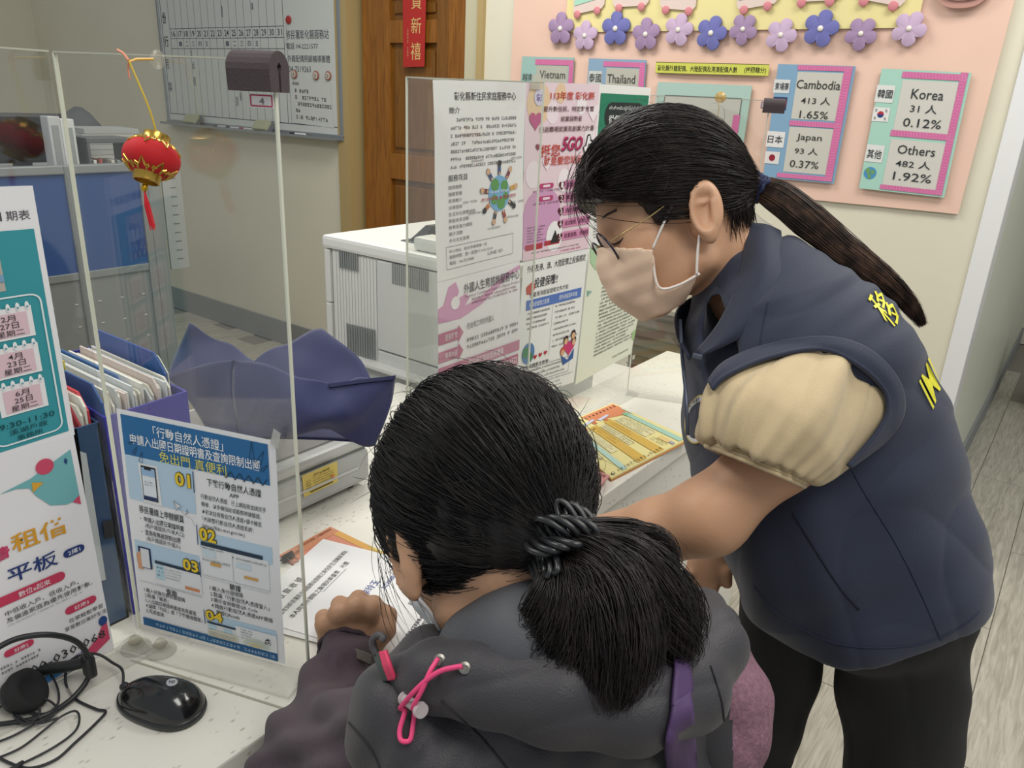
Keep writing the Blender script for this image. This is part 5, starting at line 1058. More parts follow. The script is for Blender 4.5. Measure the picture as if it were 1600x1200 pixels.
for k in range(4):
    z = CZ+.0006+k*.0016; du = (3-k)*1.6
    pts = [(868, 668+du*.3), (957, 630+du*.2), (1077, 684+du), (955, 747+du)]
    f = lambda u, v: onz(u, v, z+.0010)
    c = [f(*p) for p in pts]
    # c0 = left, c1 = far, c2 = right, c3 = near ; sheet top edge runs far side: TL=c0? printed header at the screen side
    s = Sheet(c[1], c[2], c[3], c[0], color=['c98a4e', 'd9a35c', 'e6d79a', 'ecdfa4'][k], nx=1, ny=1, thick=.0009)
    if s.n[2] < 0: s = Sheet(c[0], c[3], c[2], c[1], color=['c98a4e', 'd9a35c', 'e6d79a', 'ecdfa4'][k], nx=1, ny=1, thick=.0009)
    if k == 3: mk_map(s)
    s.build('guide_sheet', ['orange-edged guide sheet, lowest of the yellow stack beyond the seated woman', 'gold-edged guide sheet, second from the bottom of the yellow stack', 'pale guide sheet just under the top one of the yellow stack', 'top yellow and orange printed guide sheet lying along the middle booth'][k], 'printed sheet', 'stack of yellow guide sheets')
# pink booklets
for k in range(5):
    z = CZ+.0006+k*.0036; o_ = (4-k)*1.3
    f = lambda u, v: onz(u, v, z+.003); c = [f(856, 735+o_), f(900, 722+o_), f(953-o_, 743+o_*.5), f(905+o_, 790+o_)]
    s = Sheet(c[1], c[2], c[3], c[0], color=['b5676a', 'c07f80', 'b87276', 'c98d8c', 'cc8f8c'][k], nx=1, ny=1, thick=.003)
    if s.n[2] < 0: s = Sheet(c[0], c[3], c[2], c[1], color='cc8f8c', nx=1, ny=1, thick=.003)
    if k == 4: s.rect(.06, .80, .22, .96, 'dde3c6', 1); s.micro(.1, .9, .06, .16, 1, '7a3a3e', 2, .8, 0); s.rect(.3, .6, .3, .5, 'a9cdb0', 2); s.rect(.5, .7, .55, .8, 'e6e9ee', 3)
    s.build('pink_booklet', '%s pink booklet in the pile between the hair and the yellow sheets' % ['bottom', 'second lowest', 'middle', 'second highest', 'topmost'][k], 'booklet', 'pile of pink booklets')

# ================================================================== mouse
tip = onz(186, 1078, CZ+.012); tail = onz(306, 1108, CZ+.012); ax = nrm((tail-tip)*np.array([1, 1, 0])); sd = np.cross((0, 0, 1.), ax)
Lm = .108; c0 = (onz(250, 1096, CZ+.01)); c0[2] = CZ
mo = thing('computer_mouse', c0, 'black glossy wired computer mouse with a round silver emblem', 'mouse')
def mouse_pt(u, q, sc_=1.0, zoff=0.0):
    # u 0..1 along length, q angle round the section (0..pi over the top)
    u = .5-.5*math.cos(math.pi*min(1, max(0, u))); e_ = abs(2*u-1); w_ = .0325*max(.0, 1-e_**2.7)**.5*(.74+.36*u)*sc_; h = .037*max(.0, 1-e_**2.4)**.5*(.78+.26*u)*sc_
    x = math.cos(q); z = math.sin(q)
    return c0+ax*(u-.5)*Lm*sc_+sd*w_*x*(1 if z > 0 else 1)+np.array([0, 0, .001+zoff+max(0, z)**.85*h*1.12])
m = MB(); NU, NQ = 26, 22; vs = [mouse_pt(i/NU, math.pi*j/NQ) for i in range(NU+1) for j in range(NQ+1)]
m.add(vs, [(i*(NQ+1)+j, (i+1)*(NQ+1)+j, (i+1)*(NQ+1)+j+1, i*(NQ+1)+j+1) for i in range(NU) for j in range(NQ)]+[tuple(range(NQ+1)), tuple(NU*(NQ+1)+j for j in range(NQ, -1, -1))]+[(i*(NQ+1), i*(NQ+1)+NQ, (i+1)*(NQ+1)+NQ, (i+1)*(NQ+1)) for i in range(NU)])
m.build('shell', mat('131416', .18, spec=.6, coat=.3), mo, smooth=True)
m = MB(); vs = []
for zz, e in ((.0008, .98), (.005, 1.02), (.010, 1.0)):
    for k in range(48):
        q = 2*math.pi*k/48; uu = abs(((q/math.pi) % 2)-1); uu = 1-uu; sg = 1 if math.sin(q) >= 0 else -1
        p = mouse_pt(uu, 0 if sg > 0 else math.pi); p = c0+(p-c0)*e; p[2] = CZ+zz; vs.append(p)
m.add(vs, [(r*48+k, r*48+(k+1) % 48, (r+1)*48+(k+1) % 48, (r+1)*48+k) for r in range(2) for k in range(48)]+[tuple(range(48)), tuple(96+k for k in range(47, -1, -1))]); m.build('skirt', mat('26282a', .35), mo, smooth=True)
pe = mouse_pt(.60, 1.45); pn = nrm(np.cross(mouse_pt(.66, 1.45)-pe, mouse_pt(.60, 1.6)-pe)); pn = pn if pn[2] > 0 else -pn
m = MB(); m.lathe(pe-pn*.0003, pn, [(.0062, 0), (.0060, .0006), (.0004, .0009)], 24); em = m.build('emblem', mat('c9ccd0', .25, metal=.5), mo, auto=True)
v, fc = glyphs('hp', .03); v = (v-v.mean(0))*.0068; ex = nrm(onz(300, 1075, CZ)-onz(250, 1088, CZ)); ex = nrm(ex-ex.dot(pn)*pn); ey = np.cross(pn, ex)
b = MB(); b.add([pe+pn*.0009+ex*(x+.12*y)+ey*y for x, y in v], fc); mb_flat(b, 'lettering', mat('3a3f48', .3), em, pn)
m = MB(); a_ = mouse_pt(.03, math.pi/2, 1.0, .0008); b_ = mouse_pt(.34, math.pi/2, 1.0, .0008); m.tube([mouse_pt(u, math.pi/2, 1.0, -.0001) for u in np.linspace(.04, .36, 8)], .0006, 5); m.build('button_gap', mat('050505', .6), mo)
wp = mouse_pt(.18, math.pi/2); m = MB(); m.lathe(wp-sd*.003+np.array([0, 0, -.002]), sd, [(.001, 0), (.0062, .0005), (.0065, .003), (.0062, .0055), (.001, .006)], 16); m.build('scroll_wheel', mat('2a2c2f', .5), mo, smooth=True)
cb = mat('26272b', .5)
def gz(u, v, h=.003): return onz(u, v, CZ+h)
cab = [mouse_pt(.01, math.pi/2, 1.0, -.004), gz(192, 1050, .02), gz(175, 1035, .02), gz(152, 1022, .03), gz(125, 1024, .03), gz(106, 1040, .02), gz(103, 1068, .006), gz(118, 1092), gz(150, 1108), gz(165, 1112), gz(150, 1130), gz(118, 1160), gz(85, 1188), gz(40, 1200), gz(-10, 1180)]
m = MB(); m.tube(smoothpath(cab, 8), .0016, 8); m.build('cable', cb, mo, smooth=True)

# ================================================================== headset and tangled cable
hs = thing('headphones', gz(60, 1075, 0), 'black headphones lying by the tablet leaflet with a looped cable', 'headphones')
blk = mat('1e2022', .4)
band = smoothpath([gz(-40, 1050, .10), gz(-10, 1017, .115), gz(30, 997, .115), gz(80, 992, .105), (gz(120, 1003, .08)), gz(140, 1030, .045), gz(139, 1055, .022), gz(128, 1075, .012), gz(105, 1098, .006), gz(70, 1118, .006), gz(30, 1128, .006), gz(-20, 1134, .006)], 8)
m = MB(); m.tube(band, .0032, 10); m.build('headband', blk, hs, smooth=True)
m = MB(); m.box(gz(139, 1040, .035), (.016, .012, .03), None, bev=.004); m.build('slider', mat('26282a', .4), hs)
bar = smoothpath([gz(138, 1032, .035), gz(110, 1040, .03), gz(70, 1046, .025), gz(20, 1055, .02)], 6); m = MB(); m.tube(bar, .007, 10); m.build('ear_arm', blk, hs, smooth=True)
P = gz(40, 1080, .024); axh = nrm((.55, .5, .5))
m = MB(); m.lathe(P-axh*.012, axh, [(.012, 0), (.022, .003), (.025, .010), (.024, .020), (.018, .022), (.012, .017), (.002, .016)], 28); m.build('ear_cup', mat('1c1f1e', .85, bump=.4, bscale=800), hs, smooth=True)
m = MB(); m.lathe(P-axh*.016, axh, [(.010, 0), (.021, .001), (.022, .006), (.016, .008)], 24); m.build('cup_shell', blk, hs, smooth=True)
cbl = thing('audio_cable', gz(60, 1140, 0), 'thin black cable coiled in loops over the headphones and counter', 'cable')
loops = [[(-20, 1190, 4), (30, 1170, 4), (70, 1140, 6), (95, 1120, 10), (118, 1111, 10), (124, 1125, 8), (115, 1145, 6), (80, 1170, 4), (30, 1195, 3), (-20, 1215, 3)],
         [(-20, 1080, 20), (5, 1050, 25), (25, 1030, 24), (50, 1030, 22), (75, 1048, 18), (90, 1075, 14), (90, 1100, 10), (70, 1115, 8), (40, 1110, 8), (10, 1092, 10), (-20, 1085, 14)],
         [(-20, 1045, 30), (8, 1038, 26), (22, 1060, 20), (20, 1085, 16), (0, 1105, 12), (-20, 1115, 8)], [(15, 1090, 14), (45, 1088, 14), (75, 1094, 12), (88, 1108, 8), (70, 1125, 6), (35, 1105, 10), (15, 1098, 13)],
         [(15, 1095, 13), (30, 1120, 10), (60, 1130, 8), (90, 1122, 8)], [(18, 1098, 12), (22, 1118, 10), (40, 1130, 8), (60, 1120, 8), (62, 1104, 12)], [(-20, 1165, 3), (20, 1150, 4), (60, 1128, 6), (90, 1112, 8)]]
for lp in loops: m = MB(); m.tube(smoothpath([gz(u, v, h/1000) for u, v, h in lp], 7), .0013, 7); m.build('cable_loop', cb, cbl, smooth=True)
P = gz(12, 1092, .018); m = MB(); m.tube([P+np.array([-.004, -.004, -.002]), P, P+np.array([.006, .006, .002])], [.0055, .006, .0055], 8); m.build('twist_tie', mat('a48f4c', .5), cbl)
m = MB(); m.tube([gz(15, 1212, .004), gz(30, 1196, .005), gz(36, 1190, .005)], [.0035, .0035, .002], 8); m.build('plug', blk, cbl)

# grey-brown carton behind the far end of the counter, seen through the screen
t = thing('brown_carton', (-1.15, 2.45, 0), 'grey-brown ridged carton stack behind the far end of the counter', 'carton')
cx0, cx1 = ony(985, 520, 2.3)[0], ony(1095, 520, 2.3)[0]; zt_ = ony(1030, 487, 2.3)[2]
m = MB(); m.bb((cx0, 2.3, .002), (cx1, 2.65, zt_), bev=.004); m.build('box_body', mat('7d7466', .7), t)
m = MB()
for k in range(6): m.bb((cx0-.002, 2.296, zt_-.03-k*.035), (cx1+.002, 2.30, zt_-.024-k*.035))
o = m.build('ridge_row', mat('665e52', .7), t); o['kind'] = 'stuff'
m = MB(); m.bb((cx0-.004, 2.29, zt_-.004), (cx1+.004, 2.66, zt_+.012), bev=.002); m.build('lid', mat('a59c8b', .6), t)
m = MB(); m.bb((cx1-.16, 2.292, .35), (cx1-.10, 2.2995, .62)); m.build('orange_print', mat('a8683a', .6), t)
# ================================================================== distance-field modelling for bodies and clothes (surveyed metres)
UPM = RM[:, :].T @ np.array([0, 0, 1.0])          # world up in the survey frame
def smin(a, b, k):
    if k <= 0: return np.minimum(a, b)
    h = np.clip(.5+.5*(b-a)/k, 0, 1); return b*(1-h)+a*h-k*h*(1-h)
def smax(a, b, k): return -smin(-a, -b, k)
def d_cap(P, a, b, ra, rb):
    a = np.asarray(a, float); b = np.asarray(b, float); ab = b-a; h = np.clip(((P-a)@ab)/max(ab@ab, 1e-9), 0, 1)
    return np.linalg.norm(P-a-h[..., None]*ab, axis=-1)-(ra+(rb-ra)*h)
def d_ell(P, c, R_, ax=None):
    q = P-np.asarray(c, float); R_ = np.asarray(R_, float)
    if ax is not None: q = q@np.asarray(ax, float).T
    k0 = np.linalg.norm(q/R_, axis=-1); k1 = np.linalg.norm(q/(R_*R_), axis=-1); return k0*(k0-1)/np.maximum(k1, 1e-6)
def d_poly2(x, y, pts):
    d = np.full(x.shape, 1e9); s_ = np.ones(x.shape); n = len(pts)
    for i in range(n):
        a = pts[i]; b = pts[i-1]; ex, ey = b[0]-a[0], b[1]-a[1]; wx, wy = x-a[0], y-a[1]
        t = np.clip((wx*ex+wy*ey)/(ex*ex+ey*ey), 0, 1); d = np.minimum(d, (wx-ex*t)**2+(wy-ey*t)**2)
        c1 = y >= a[1]; c2 = y < b[1]; c3 = ex*wy > ey*wx
        fl = (c1 & c2 & c3) | (~c1 & ~c2 & ~c3); s_ = np.where(fl, -s_, s_)
    return s_*np.sqrt(d)
class Field:
    def __init__(s, pts, pad, vox):
        pts = np.array(pts); s.lo = pts.min(0)-pad; s.v = vox; n = np.ceil((pts.max(0)+pad-s.lo)/vox).astype(int)+1; s.n = n
        s.D = np.full(n, 1.0, np.float32)
    def grid(s, lo=None, hi=None):
        a = np.zeros(3, int) if lo is None else np.clip(((lo-s.lo)/s.v).astype(int), 0, s.n); b = s.n if hi is None else np.clip(((hi-s.lo)/s.v).astype(int)+2, 0, s.n)
        sl = tuple(slice(a[i], b[i]) for i in range(3))
        g = np.stack(np.meshgrid(*[s.lo[i]+s.v*np.arange(a[i], b[i]) for i in range(3)], indexing='ij'), -1); return sl, g
    def add(s, fn, c, r, k=0.01, op='u'):
        """fn evaluated within r of the points c"""
        c = np.atleast_2d(c); sl, g = s.grid(c.min(0)-r, c.max(0)+r)
        if g.size == 0: return s
        d = fn(g); D = s.D[sl]
        s.D[sl] = smin(D, d, k) if op == 'u' else (smax(D, -d, k) if op == 's' else smax(D, d, k)); return s
    def cap(s, a, b, ra, rb=None, k=.01, op='u'):
        rb = ra if rb is None else rb; return s.add(lambda g: d_cap(g, a, b, ra, rb), np.array([a, b]), max(ra, rb)+k+.03, k, op)
    def ell(s, c, R_, ax=None, k=.01, op='u'): return s.add(lambda g: d_ell(g, c, R_, ax), np.array([c]), max(R_)+k+.03, k, op)
    def chain(s, pts, rs, k=.01):
        for i in range(len(pts)-1): s.cap(pts[i], pts[i+1], rs[i], rs[i+1], k)
        return s
    def mesh(s, name, m, parent, fold=None, smooth_it=1):
        g = openvdb.FloatGrid(1.0); g.copyFromArray(s.D); p, q = g.convertToQuads(0.0)
        P = s.lo+p*s.v; q = q[:, ::-1]
        if smooth_it:
            for _ in range(smooth_it):
                A = np.zeros_like(P); cnt = np.zeros(len(P))
                for i in range(4):
                    for j in (1, 3): np.add.at(A, q[:, i], P[q[:, (i+j) % 4]]); np.add.at(cnt, q[:, i], 1)
                P = P*.4+.6*A/np.maximum(cnt, 1)[:, None]
        if fold is not None:
            n = np.cross(P[q[:, 1]]-P[q[:, 0]], P[q[:, 3]]-P[q[:, 0]]); N = np.zeros_like(P)
            for i in range(4): np.add.at(N, q[:, i], n)
            N /= np.maximum(np.linalg.norm(N, axis=1), 1e-12)[:, None]
            ctr = P.mean(0)
            if ((P-ctr)*N).sum(1).mean() < 0: N = -N
            P = P+N*fold(P)[:, None]
        Wp = toW(P)
        me = bpy.data.meshes.new(name); me.vertices.add(len(Wp)); me.vertices.foreach_set('co', Wp.astype(np.float32).ravel())
        me.loops.add(len(q)*4); me.loops.foreach_set('vertex_index', q.astype(np.int32).ravel()); me.polygons.add(len(q)); me.polygons.foreach_set('loop_start', np.arange(0, len(q)*4, 4, dtype=np.int32)); me.update(calc_edges=True)
        # outward normals
        c = Wp.mean(0); pn = np.zeros(len(q)*3); me.polygons.foreach_get('normal', pn); pc = np.zeros(len(q)*3); me.polygons.foreach_get('center', pc)
        if ((pc.reshape(-1, 3)-c)*pn.reshape(-1, 3)).sum() < 0: me.flip_normals()
        o = link(name, me, m, parent, smooth=True); o['_n'] = 0; del o['_n']
        return o, P, q
def mpx(P):  # survey point -> pixel
    return 800+FPX*P[..., 0]/-P[..., 2], 600-FPX*P[..., 1]/-P[..., 2]
from mathutils.bvhtree import BVHTree
def bvh_of(*objs):
    vs, fs = [], []
    for o in objs:
        n = len(vs); mw = (inv_world(o.parent).inverted() @ o.matrix_parent_inverse @ o.matrix_basis) if o.parent else o.matrix_basis
        vs += [mw @ v.co for v in o.data.vertices]; fs += [[i+n for i in p.vertices] for p in o.data.polygons]
    return BVHTree.FromPolygons(vs, fs)
def hit(b, u, v, off=0.001):
    d = nrm(ray(u, v)); h, n, i, dist = b.ray_cast(Vector(CAM), Vector(d))
    if h is None: return None
    n = Vector(n); n = n if n.dot(Vector(d)) < 0 else -n
    return np.array(h+n*off)
def tubes(paths, rad, n=3):
    """paths (N,K,3) world, rad (N,K) -> verts, faces"""
    N, K, _ = paths.shape; T = np.gradient(paths, axis=1); T /= np.maximum(np.linalg.norm(T, axis=2, keepdims=True), 1e-9)
    up = np.array([.31, .17, .93]); X = np.cross(T, up); X /= np.maximum(np.linalg.norm(X, axis=2, keepdims=True), 1e-9); Y = np.cross(T, X)
    q = 2*np.pi*np.arange(n)/n; V = paths[:, :, None, :]+rad[:, :, None, None]*(np.cos(q)[None, None, :, None]*X[:, :, None, :]+np.sin(q)[None, None, :, None]*Y[:, :, None, :])
    idx = np.arange(N*K*n).reshape(N, K, n); a = idx[:, :-1, :]; b = np.roll(a, -1, 2); c = idx[:, 1:, :]; d = np.roll(c, -1, 2)
    return V.reshape(-1, 3), np.stack([a, b, d, c], -1).reshape(-1, 4)
def fastmesh(name, V, F, m, parent, smooth=True):
    me = bpy.data.meshes.new(name); me.vertices.add(len(V)); me.vertices.foreach_set('co', V.astype(np.float32).ravel()); me.loops.add(F.size); me.loops.foreach_set('vertex_index', F.astype(np.int32).ravel())
    me.polygons.add(len(F)); me.polygons.foreach_set('loop_start', np.arange(0, F.size, F.shape[1], dtype=np.int32)); me.update(calc_edges=True)
    return link(name, me, m, parent, smooth)
def wcloth(name, rows, m_, parent, th=.003, k=6, fold=None):
    rows = [smoothpath(r, k) for r in rows]; n = len(rows[0]); cols = [smoothpath([rows[j][i] for j in range(len(rows))], k) for i in range(n)]; nj = len(cols[0])
    vs = [cols[i][j] for j in range(nj) for i in range(n)]
    b = MB(); b.add(vs, [(j*n+i, j*n+i+1, (j+1)*n+i+1, (j+1)*n+i) for j in range(nj-1) for i in range(n-1)]); o = b.build(name, m_, parent, smooth=True)
    if th: md = o.modifiers.new('s', 'SOLIDIFY'); md.thickness = th; md.offset = 0
    return o
def hairmat(c, c2=None):
    m = bpy.data.materials.new('hair'); m.use_nodes = True; b = m.node_tree.nodes['Principled BSDF']; b.inputs['Base Color'].default_value = lin(c)+(1,); b.inputs['Roughness'].default_value = .42; b.inputs['Specular IOR Level'].default_value = .35
    if c2:
        nt = m.node_tree; tc = nt.nodes.new('ShaderNodeTexCoord'); n = nt.nodes.new('ShaderNodeTexNoise'); n.inputs['Scale'].default_value = 60; n.inputs['Detail'].default_value = 2
        r = nt.nodes.new('ShaderNodeValToRGB'); r.color_ramp.elements[0].color = lin(c)+(1,); r.color_ramp.elements[1].color = lin(c2)+(1,); r.color_ramp.elements[0].position = .4; r.color_ramp.elements[1].position = .65
        nt.links.new(tc.outputs['Object'], n.inputs['Vector']); nt.links.new(n.outputs['Fac'], r.inputs[0]); nt.links.new(r.outputs[0], b.inputs['Base Color'])
    return m
skin = mat('c89a79', .5, bump=.12, bscale=350, var=.03, vscale=25, sss=.08); skin2 = mat('bd9273', .5, bump=.15, bscale=350, var=.04, vscale=25, sss=.08)
# ------------------------------------------------------------------ a head: local axes F forward, U up, L to the person's left; origin between the ears
class Head:
    def __init__(s, O, F, U, hairc=(.012, .05, 0), hairr=(.112, .108, .090)):
        s.O = np.array(O, float); s.F = nrm(F); s.U = nrm(np.array(U)-np.dot(U, s.F)*s.F); s.L = np.cross(s.U, s.F); s.A = np.array([s.F, s.U, s.L]); s.hc = np.array(hairc); s.hr = np.array(hairr)
    def p(s, f, u, l): return s.O+s.A.T@np.array([f, u, l])
    def q(s, g): return (g-s.O)@s.A.T
    def skull(s, g):
        q = s.q(g); qa = q.copy(); qa[..., 2] = np.abs(qa[..., 2])
        d = d_ell(q, (.005, .045, 0), (.094, .085, .074)); d = smin(d, d_ell(q, (.05, -.010, 0), (.052, .074, .060)), .03)
        d = smin(d, d_cap(qa, (.005, -.050, .050), (.062, -.078, .012), .017, .016), .03); d = smin(d, d_ell(q, (.070, -.078, 0), (.020, .017, .022)), .02)
        d = smin(d, d_ell(qa, (.062, -.012, .040), (.026, .024, .022)), .02)               # cheeks
        d = smin(d, d_cap(q, (.092, .030, .0), (.106, -.016, 0), .007, .009), .012); d = smin(d, d_ell(qa, (.098, -.020, .011), (.010, .008, .008)), .008)
        d = smax(d, -d_ell(qa, (.106, .012, .034), (.018, .013, .017)), .012); d = smin(d, d_ell(qa, (.078, .010, .032), (.0145, .0125, .0165)), .004)
        d = smin(d, d_cap(qa, (.092, .033, .012), (.080, .034, .048), .006, .005), .012)  # brow
        d = smin(d, d_cap(q, (.098, -.050, -.018), (.098, -.050, .018), .006, .006), .008); d = smin(d, d_cap(q, (.096, -.060, -.014), (.096, -.060, .014), .007, .007), .006)
        return d
    def ears(s, g, sides=(1, -1)):
        q = s.q(g); out = None
        for sg in sides:
            e = q.copy(); e[..., 2] *= sg
            c = np.array([-.010, .002, .084]); ax = np.array([nrm((.93, .22, .28)), nrm((-.22, .975, .0)), nrm((-.28, -.05, .96))])
            d = d_ell(e, c, (.0215, .035, .011), ax)
            d = smax(d, -d_ell(e, c+np.array([.004, -.001, .0095]), (.0145, .0245, .0115), ax), .003)
            for a, b in (((-.012, .020, .087), (.003, .026, .084)), ((-.018, .008, .088), (-.013, -.014, .088)), ((.006, .012, .086), (-.010, .010, .0865)), ((.008, .000, .084), (.005, -.012, .084))): d = smin(d, d_cap(e, a, b, .0028, .0028), .004)
            d = smin(d, d_ell(e, (-.004, -.029, .082), (.009, .010, .006)), .006); d = smin(d, d_cap(e, (-.002, .010, .070), (.0, -.016, .070), .013, .011), .006)
            out = d if out is None else np.minimum(out, d)
        return out
    def put(s, fl, sides=(1, -1)):
        fl.add(s.skull, s.O, .20, .015); fl.add(lambda g: s.ears(g, sides), s.O, .14, .004)
    def hrad(s, v, off=0.0): return 1/np.sqrt(((v/(s.hr+off))**2).sum(-1))
def slerp(a, b, t):
    w_ = np.arccos(np.clip((a*b).sum(-1, keepdims=True), -1, 1)); sw = np.maximum(np.sin(w_), 1e-5)
    return (np.sin((1-t)*w_)*a+np.sin(t*w_)*b)/sw
def scalp_hair(H, region, tie, n, rnd, K=14, thick=.0007, lift=.010, back_to=.9, clump=0.4, part=None, jit=0.002):
    """strands combed over the scalp ellipsoid from inside region(q)->bool to the tie point"""
    out = []; tl = H.A@(np.array(tie)-H.O)-H.hc; td = tl/np.linalg.norm(tl); tr = np.linalg.norm(tl)
    V = rnd.normal(size=(n*6, 3)); V /= np.linalg.norm(V, axis=1)[:, None]
    Q = V*H.hrad(V)[:, None]+H.hc; V = V[region(Q)][:n]; n = len(V)
    t = np.linspace(0, 1, K)[None, :, None]; e = td[None]+rnd.normal(size=(n, 3))*.05; e /= np.linalg.norm(e, axis=1)[:, None]
    if part is not None:      # bend the flow: strands first follow the comb direction
        side = part(V); side = np.asarray(side)
    else: side = None
    D = slerp(V[:, None, :], e[:, None, :], t**1.0)
    if side is not None: D = D+side[:, None, :]*(np.sin(np.pi*t)*1.0); D /= np.linalg.norm(D, axis=2, keepdims=True)
    ph = rnd.random((n, 1))*6.28; wv = rnd.normal(size=(n, 1, 3))*jit
    r = H.hrad(D); off = (rnd.random((n, 1))**2)*lift+.001*np.sin(ph+t[..., 0]*9)
    tt = t[..., 0]; R_ = (r+off*np.sin(np.pi*np.clip(tt*1.05, 0, 1)**.6)**.5)
    w_ = np.clip((tt-.72)/.28, 0, 1)**2; R_ = R_*(1-w_)+w_*(tr+rnd.normal(size=(n, 1))*.004)
    P = H.O+(D*R_[..., None]+H.hc+wv*np.sin(np.pi*t))@H.A
    return toW(P.reshape(-1, 3)).reshape(P.shape), V
def strands_obj(name, P, thick, m, parent, taper=True):
    N, K, _ = P.shape; t = np.linspace(0, 1, K); r = np.broadcast_to(thick*(1-.75*t**3) if taper else np.full(K, thick), (N, K))*rng.uniform(.7, 1.3, (N, 1))
    V, F = tubes(P, r); o = fastmesh(name, V, F, m, parent); o['kind'] = 'stuff'; return o
def tail_hair(pts, radii, n, m, name, parent, thick=.0008, K=18, spread=0.0, seed=3, endj=.15, wave=.004):
    """a pony tail: strands following a centre path with given cross radii (survey frame)"""
    rnd = np.random.default_rng(seed); C = np.array(smoothpath(pts, 6)); r = np.interp(np.linspace(0, 1, len(C)), np.linspace(0, 1, len(radii)), radii)
    T = np.gradient(C, axis=0); T /= np.linalg.norm(T, axis=1)[:, None]; X = np.cross(T, (0, 0, 1.)); X /= np.linalg.norm(X, axis=1)[:, None]; Y = np.cross(T, X)
    a = rnd.random(n)*6.283; q = rnd.random(n)**.5; L_ = 1-endj*rnd.random(n); s_ = np.linspace(0, 1, K)
    P = np.zeros((n, K, 3)); idx = s_[None, :]*L_[:, None]*(len(C)-1)
    def at_(A, i): i0 = np.clip(i.astype(int), 0, len(C)-2); f = (i-i0)[..., None]; return A[i0]*(1-f)+A[i0+1]*f
    cc = at_(C, idx); xx = at_(X, idx); yy_ = at_(Y, idx); rr = at_(r[:, None], idx)[..., 0]
    ph = rnd.random((n, 1))*6.28; ph2 = rnd.random((n, 1))*6.28; am = rnd.random((n, 1))*wave
    P = cc+(xx*(np.cos(a)[:, None]*q[:, None]*rr+am*np.sin(ph+7*s_)*s_)[..., None]+yy_*(np.sin(a)[:, None]*q[:, None]*rr*.62+am*np.cos(ph2+6*s_)*s_)[..., None])
    return strands_obj(name, toW(P.reshape(-1, 3)).reshape(P.shape), thick, m, parent)
def ear_loop(H, pts, parent, r=.0016, name='ear_loop', col='efe9e2'):
    m = MB(); m.tube(smoothpath([toW(H.p(*p)) for p in pts], 6), r, 6); return m.build(name, mat(col, .6), parent, smooth=True)
def mask_obj(H, outline, parent, col, vox=.0025, grow=.004):
    fl = Field([H.p(.0, -.12, -.09), H.p(.15, .04, .09), H.p(.0, .04, .09), H.p(.15, -.12, -.09)], .01, vox)
    def f(g):
        q = H.q(g); d = H.skull(g)-grow; tent = d_ell(q, (.076, -.036, 0), (.042, .044, .046)); d = smin(d, tent, .02)-.0025*np.sin(q[..., 1]*210)*0
        pl = np.abs(((q[..., 1]+.3)*45) % 1-.5); d = d-.0022*pl
        sh = smax(d, -(smin(H.skull(g)-grow+.003, tent+.0025, .02)), .001); return np.maximum(sh, d_poly2(q[..., 0], q[..., 1], outline))
    fl.add(f, H.O, .2, 0); return fl.mesh('face_mask', mat(col, .7, bump=.12, bscale=900), parent, smooth_it=1)[0]
def hand(fl, wrist, palm_c, palm_ax, palm_r, fingers, r0, k=.008):
    fl.cap(wrist, palm_c, .024, .022, .012); fl.ell(palm_c, palm_r, palm_ax, .012)
    for f in fingers:
        n = len(f); fl.chain(f, [r0*(1-.10*i) for i in range(n)], .004)
# ================================================================== the standing woman in the navy vest
sw = thing('person', (W(1340, 930, 1.08)[0], W(1340, 930, 1.08)[1], 0), 'standing person in navy vest, beige puff sleeves, mask and glasses, leaning over the counter', 'person')
HF = nrm((-.95, -.31, -.02)); HU = nrm((-.31, .95, 0)); 
_e = M3(1090, 335, .90); HL = nrm(np.cross(HU, HF)); H1 = Head(_e-.078*HL, HF, HU, hairc=(.014, .048, 0), hairr=(.112, .108, .088))
J = M3
fl = Field([H1.p(.13, .15, .09), H1.p(-.12, -.1, -.09), J(760, 900, 1.10), J(1340, 560, .84), J(1210, 560, 1.18), J(1100, 930, 1.16), J(1260, 480, 1.1), J(1090,900,.75)], .05, .0030)
H1.put(fl)
fl.cap(H1.p(-.028, -.03, 0), J(1200, 500, 1.0), .050, .056, .03); fl.cap(J(1200, 500, 1.0), J(1260, 560, 1.0), .05, .06, .02)
shl = J(1330, 590, .875); elb = J(1110, 806, .865); wri = J(868, 856, 1.02)
fl.chain([shl, J(1222, 702, .85), elb], [.050, .043, .037], .02); fl.cap(elb, J(1030, 830, .90), .037, .035, .03); fl.cap(J(1030, 830, .90), wri, .037, .026, .02)
fl.ell(J(1098, 810, .87), (.032, .028, .030), None, .03)
pc = J(800, 868, 1.07)
hx = nrm(pc-wri); hz = nrm(UPM-UPM.dot(hx)*hx); hy = np.cross(hz, hx)
P_ = lambda a, b, c: pc+hx*a+hy*b+hz*c
hand(fl, wri, pc, [hx, hy, hz], (.045, .038, .014), [[P_(.03, b, 0), P_(.065, b*1.1, .004), P_(.090, b*1.15, -.012)] for b in (-.028, -.010, .010, .027)]+[[P_(-.02, .03, -.004), P_(.012, .055, -.01), P_(.035, .058, -.02)]], .0085)
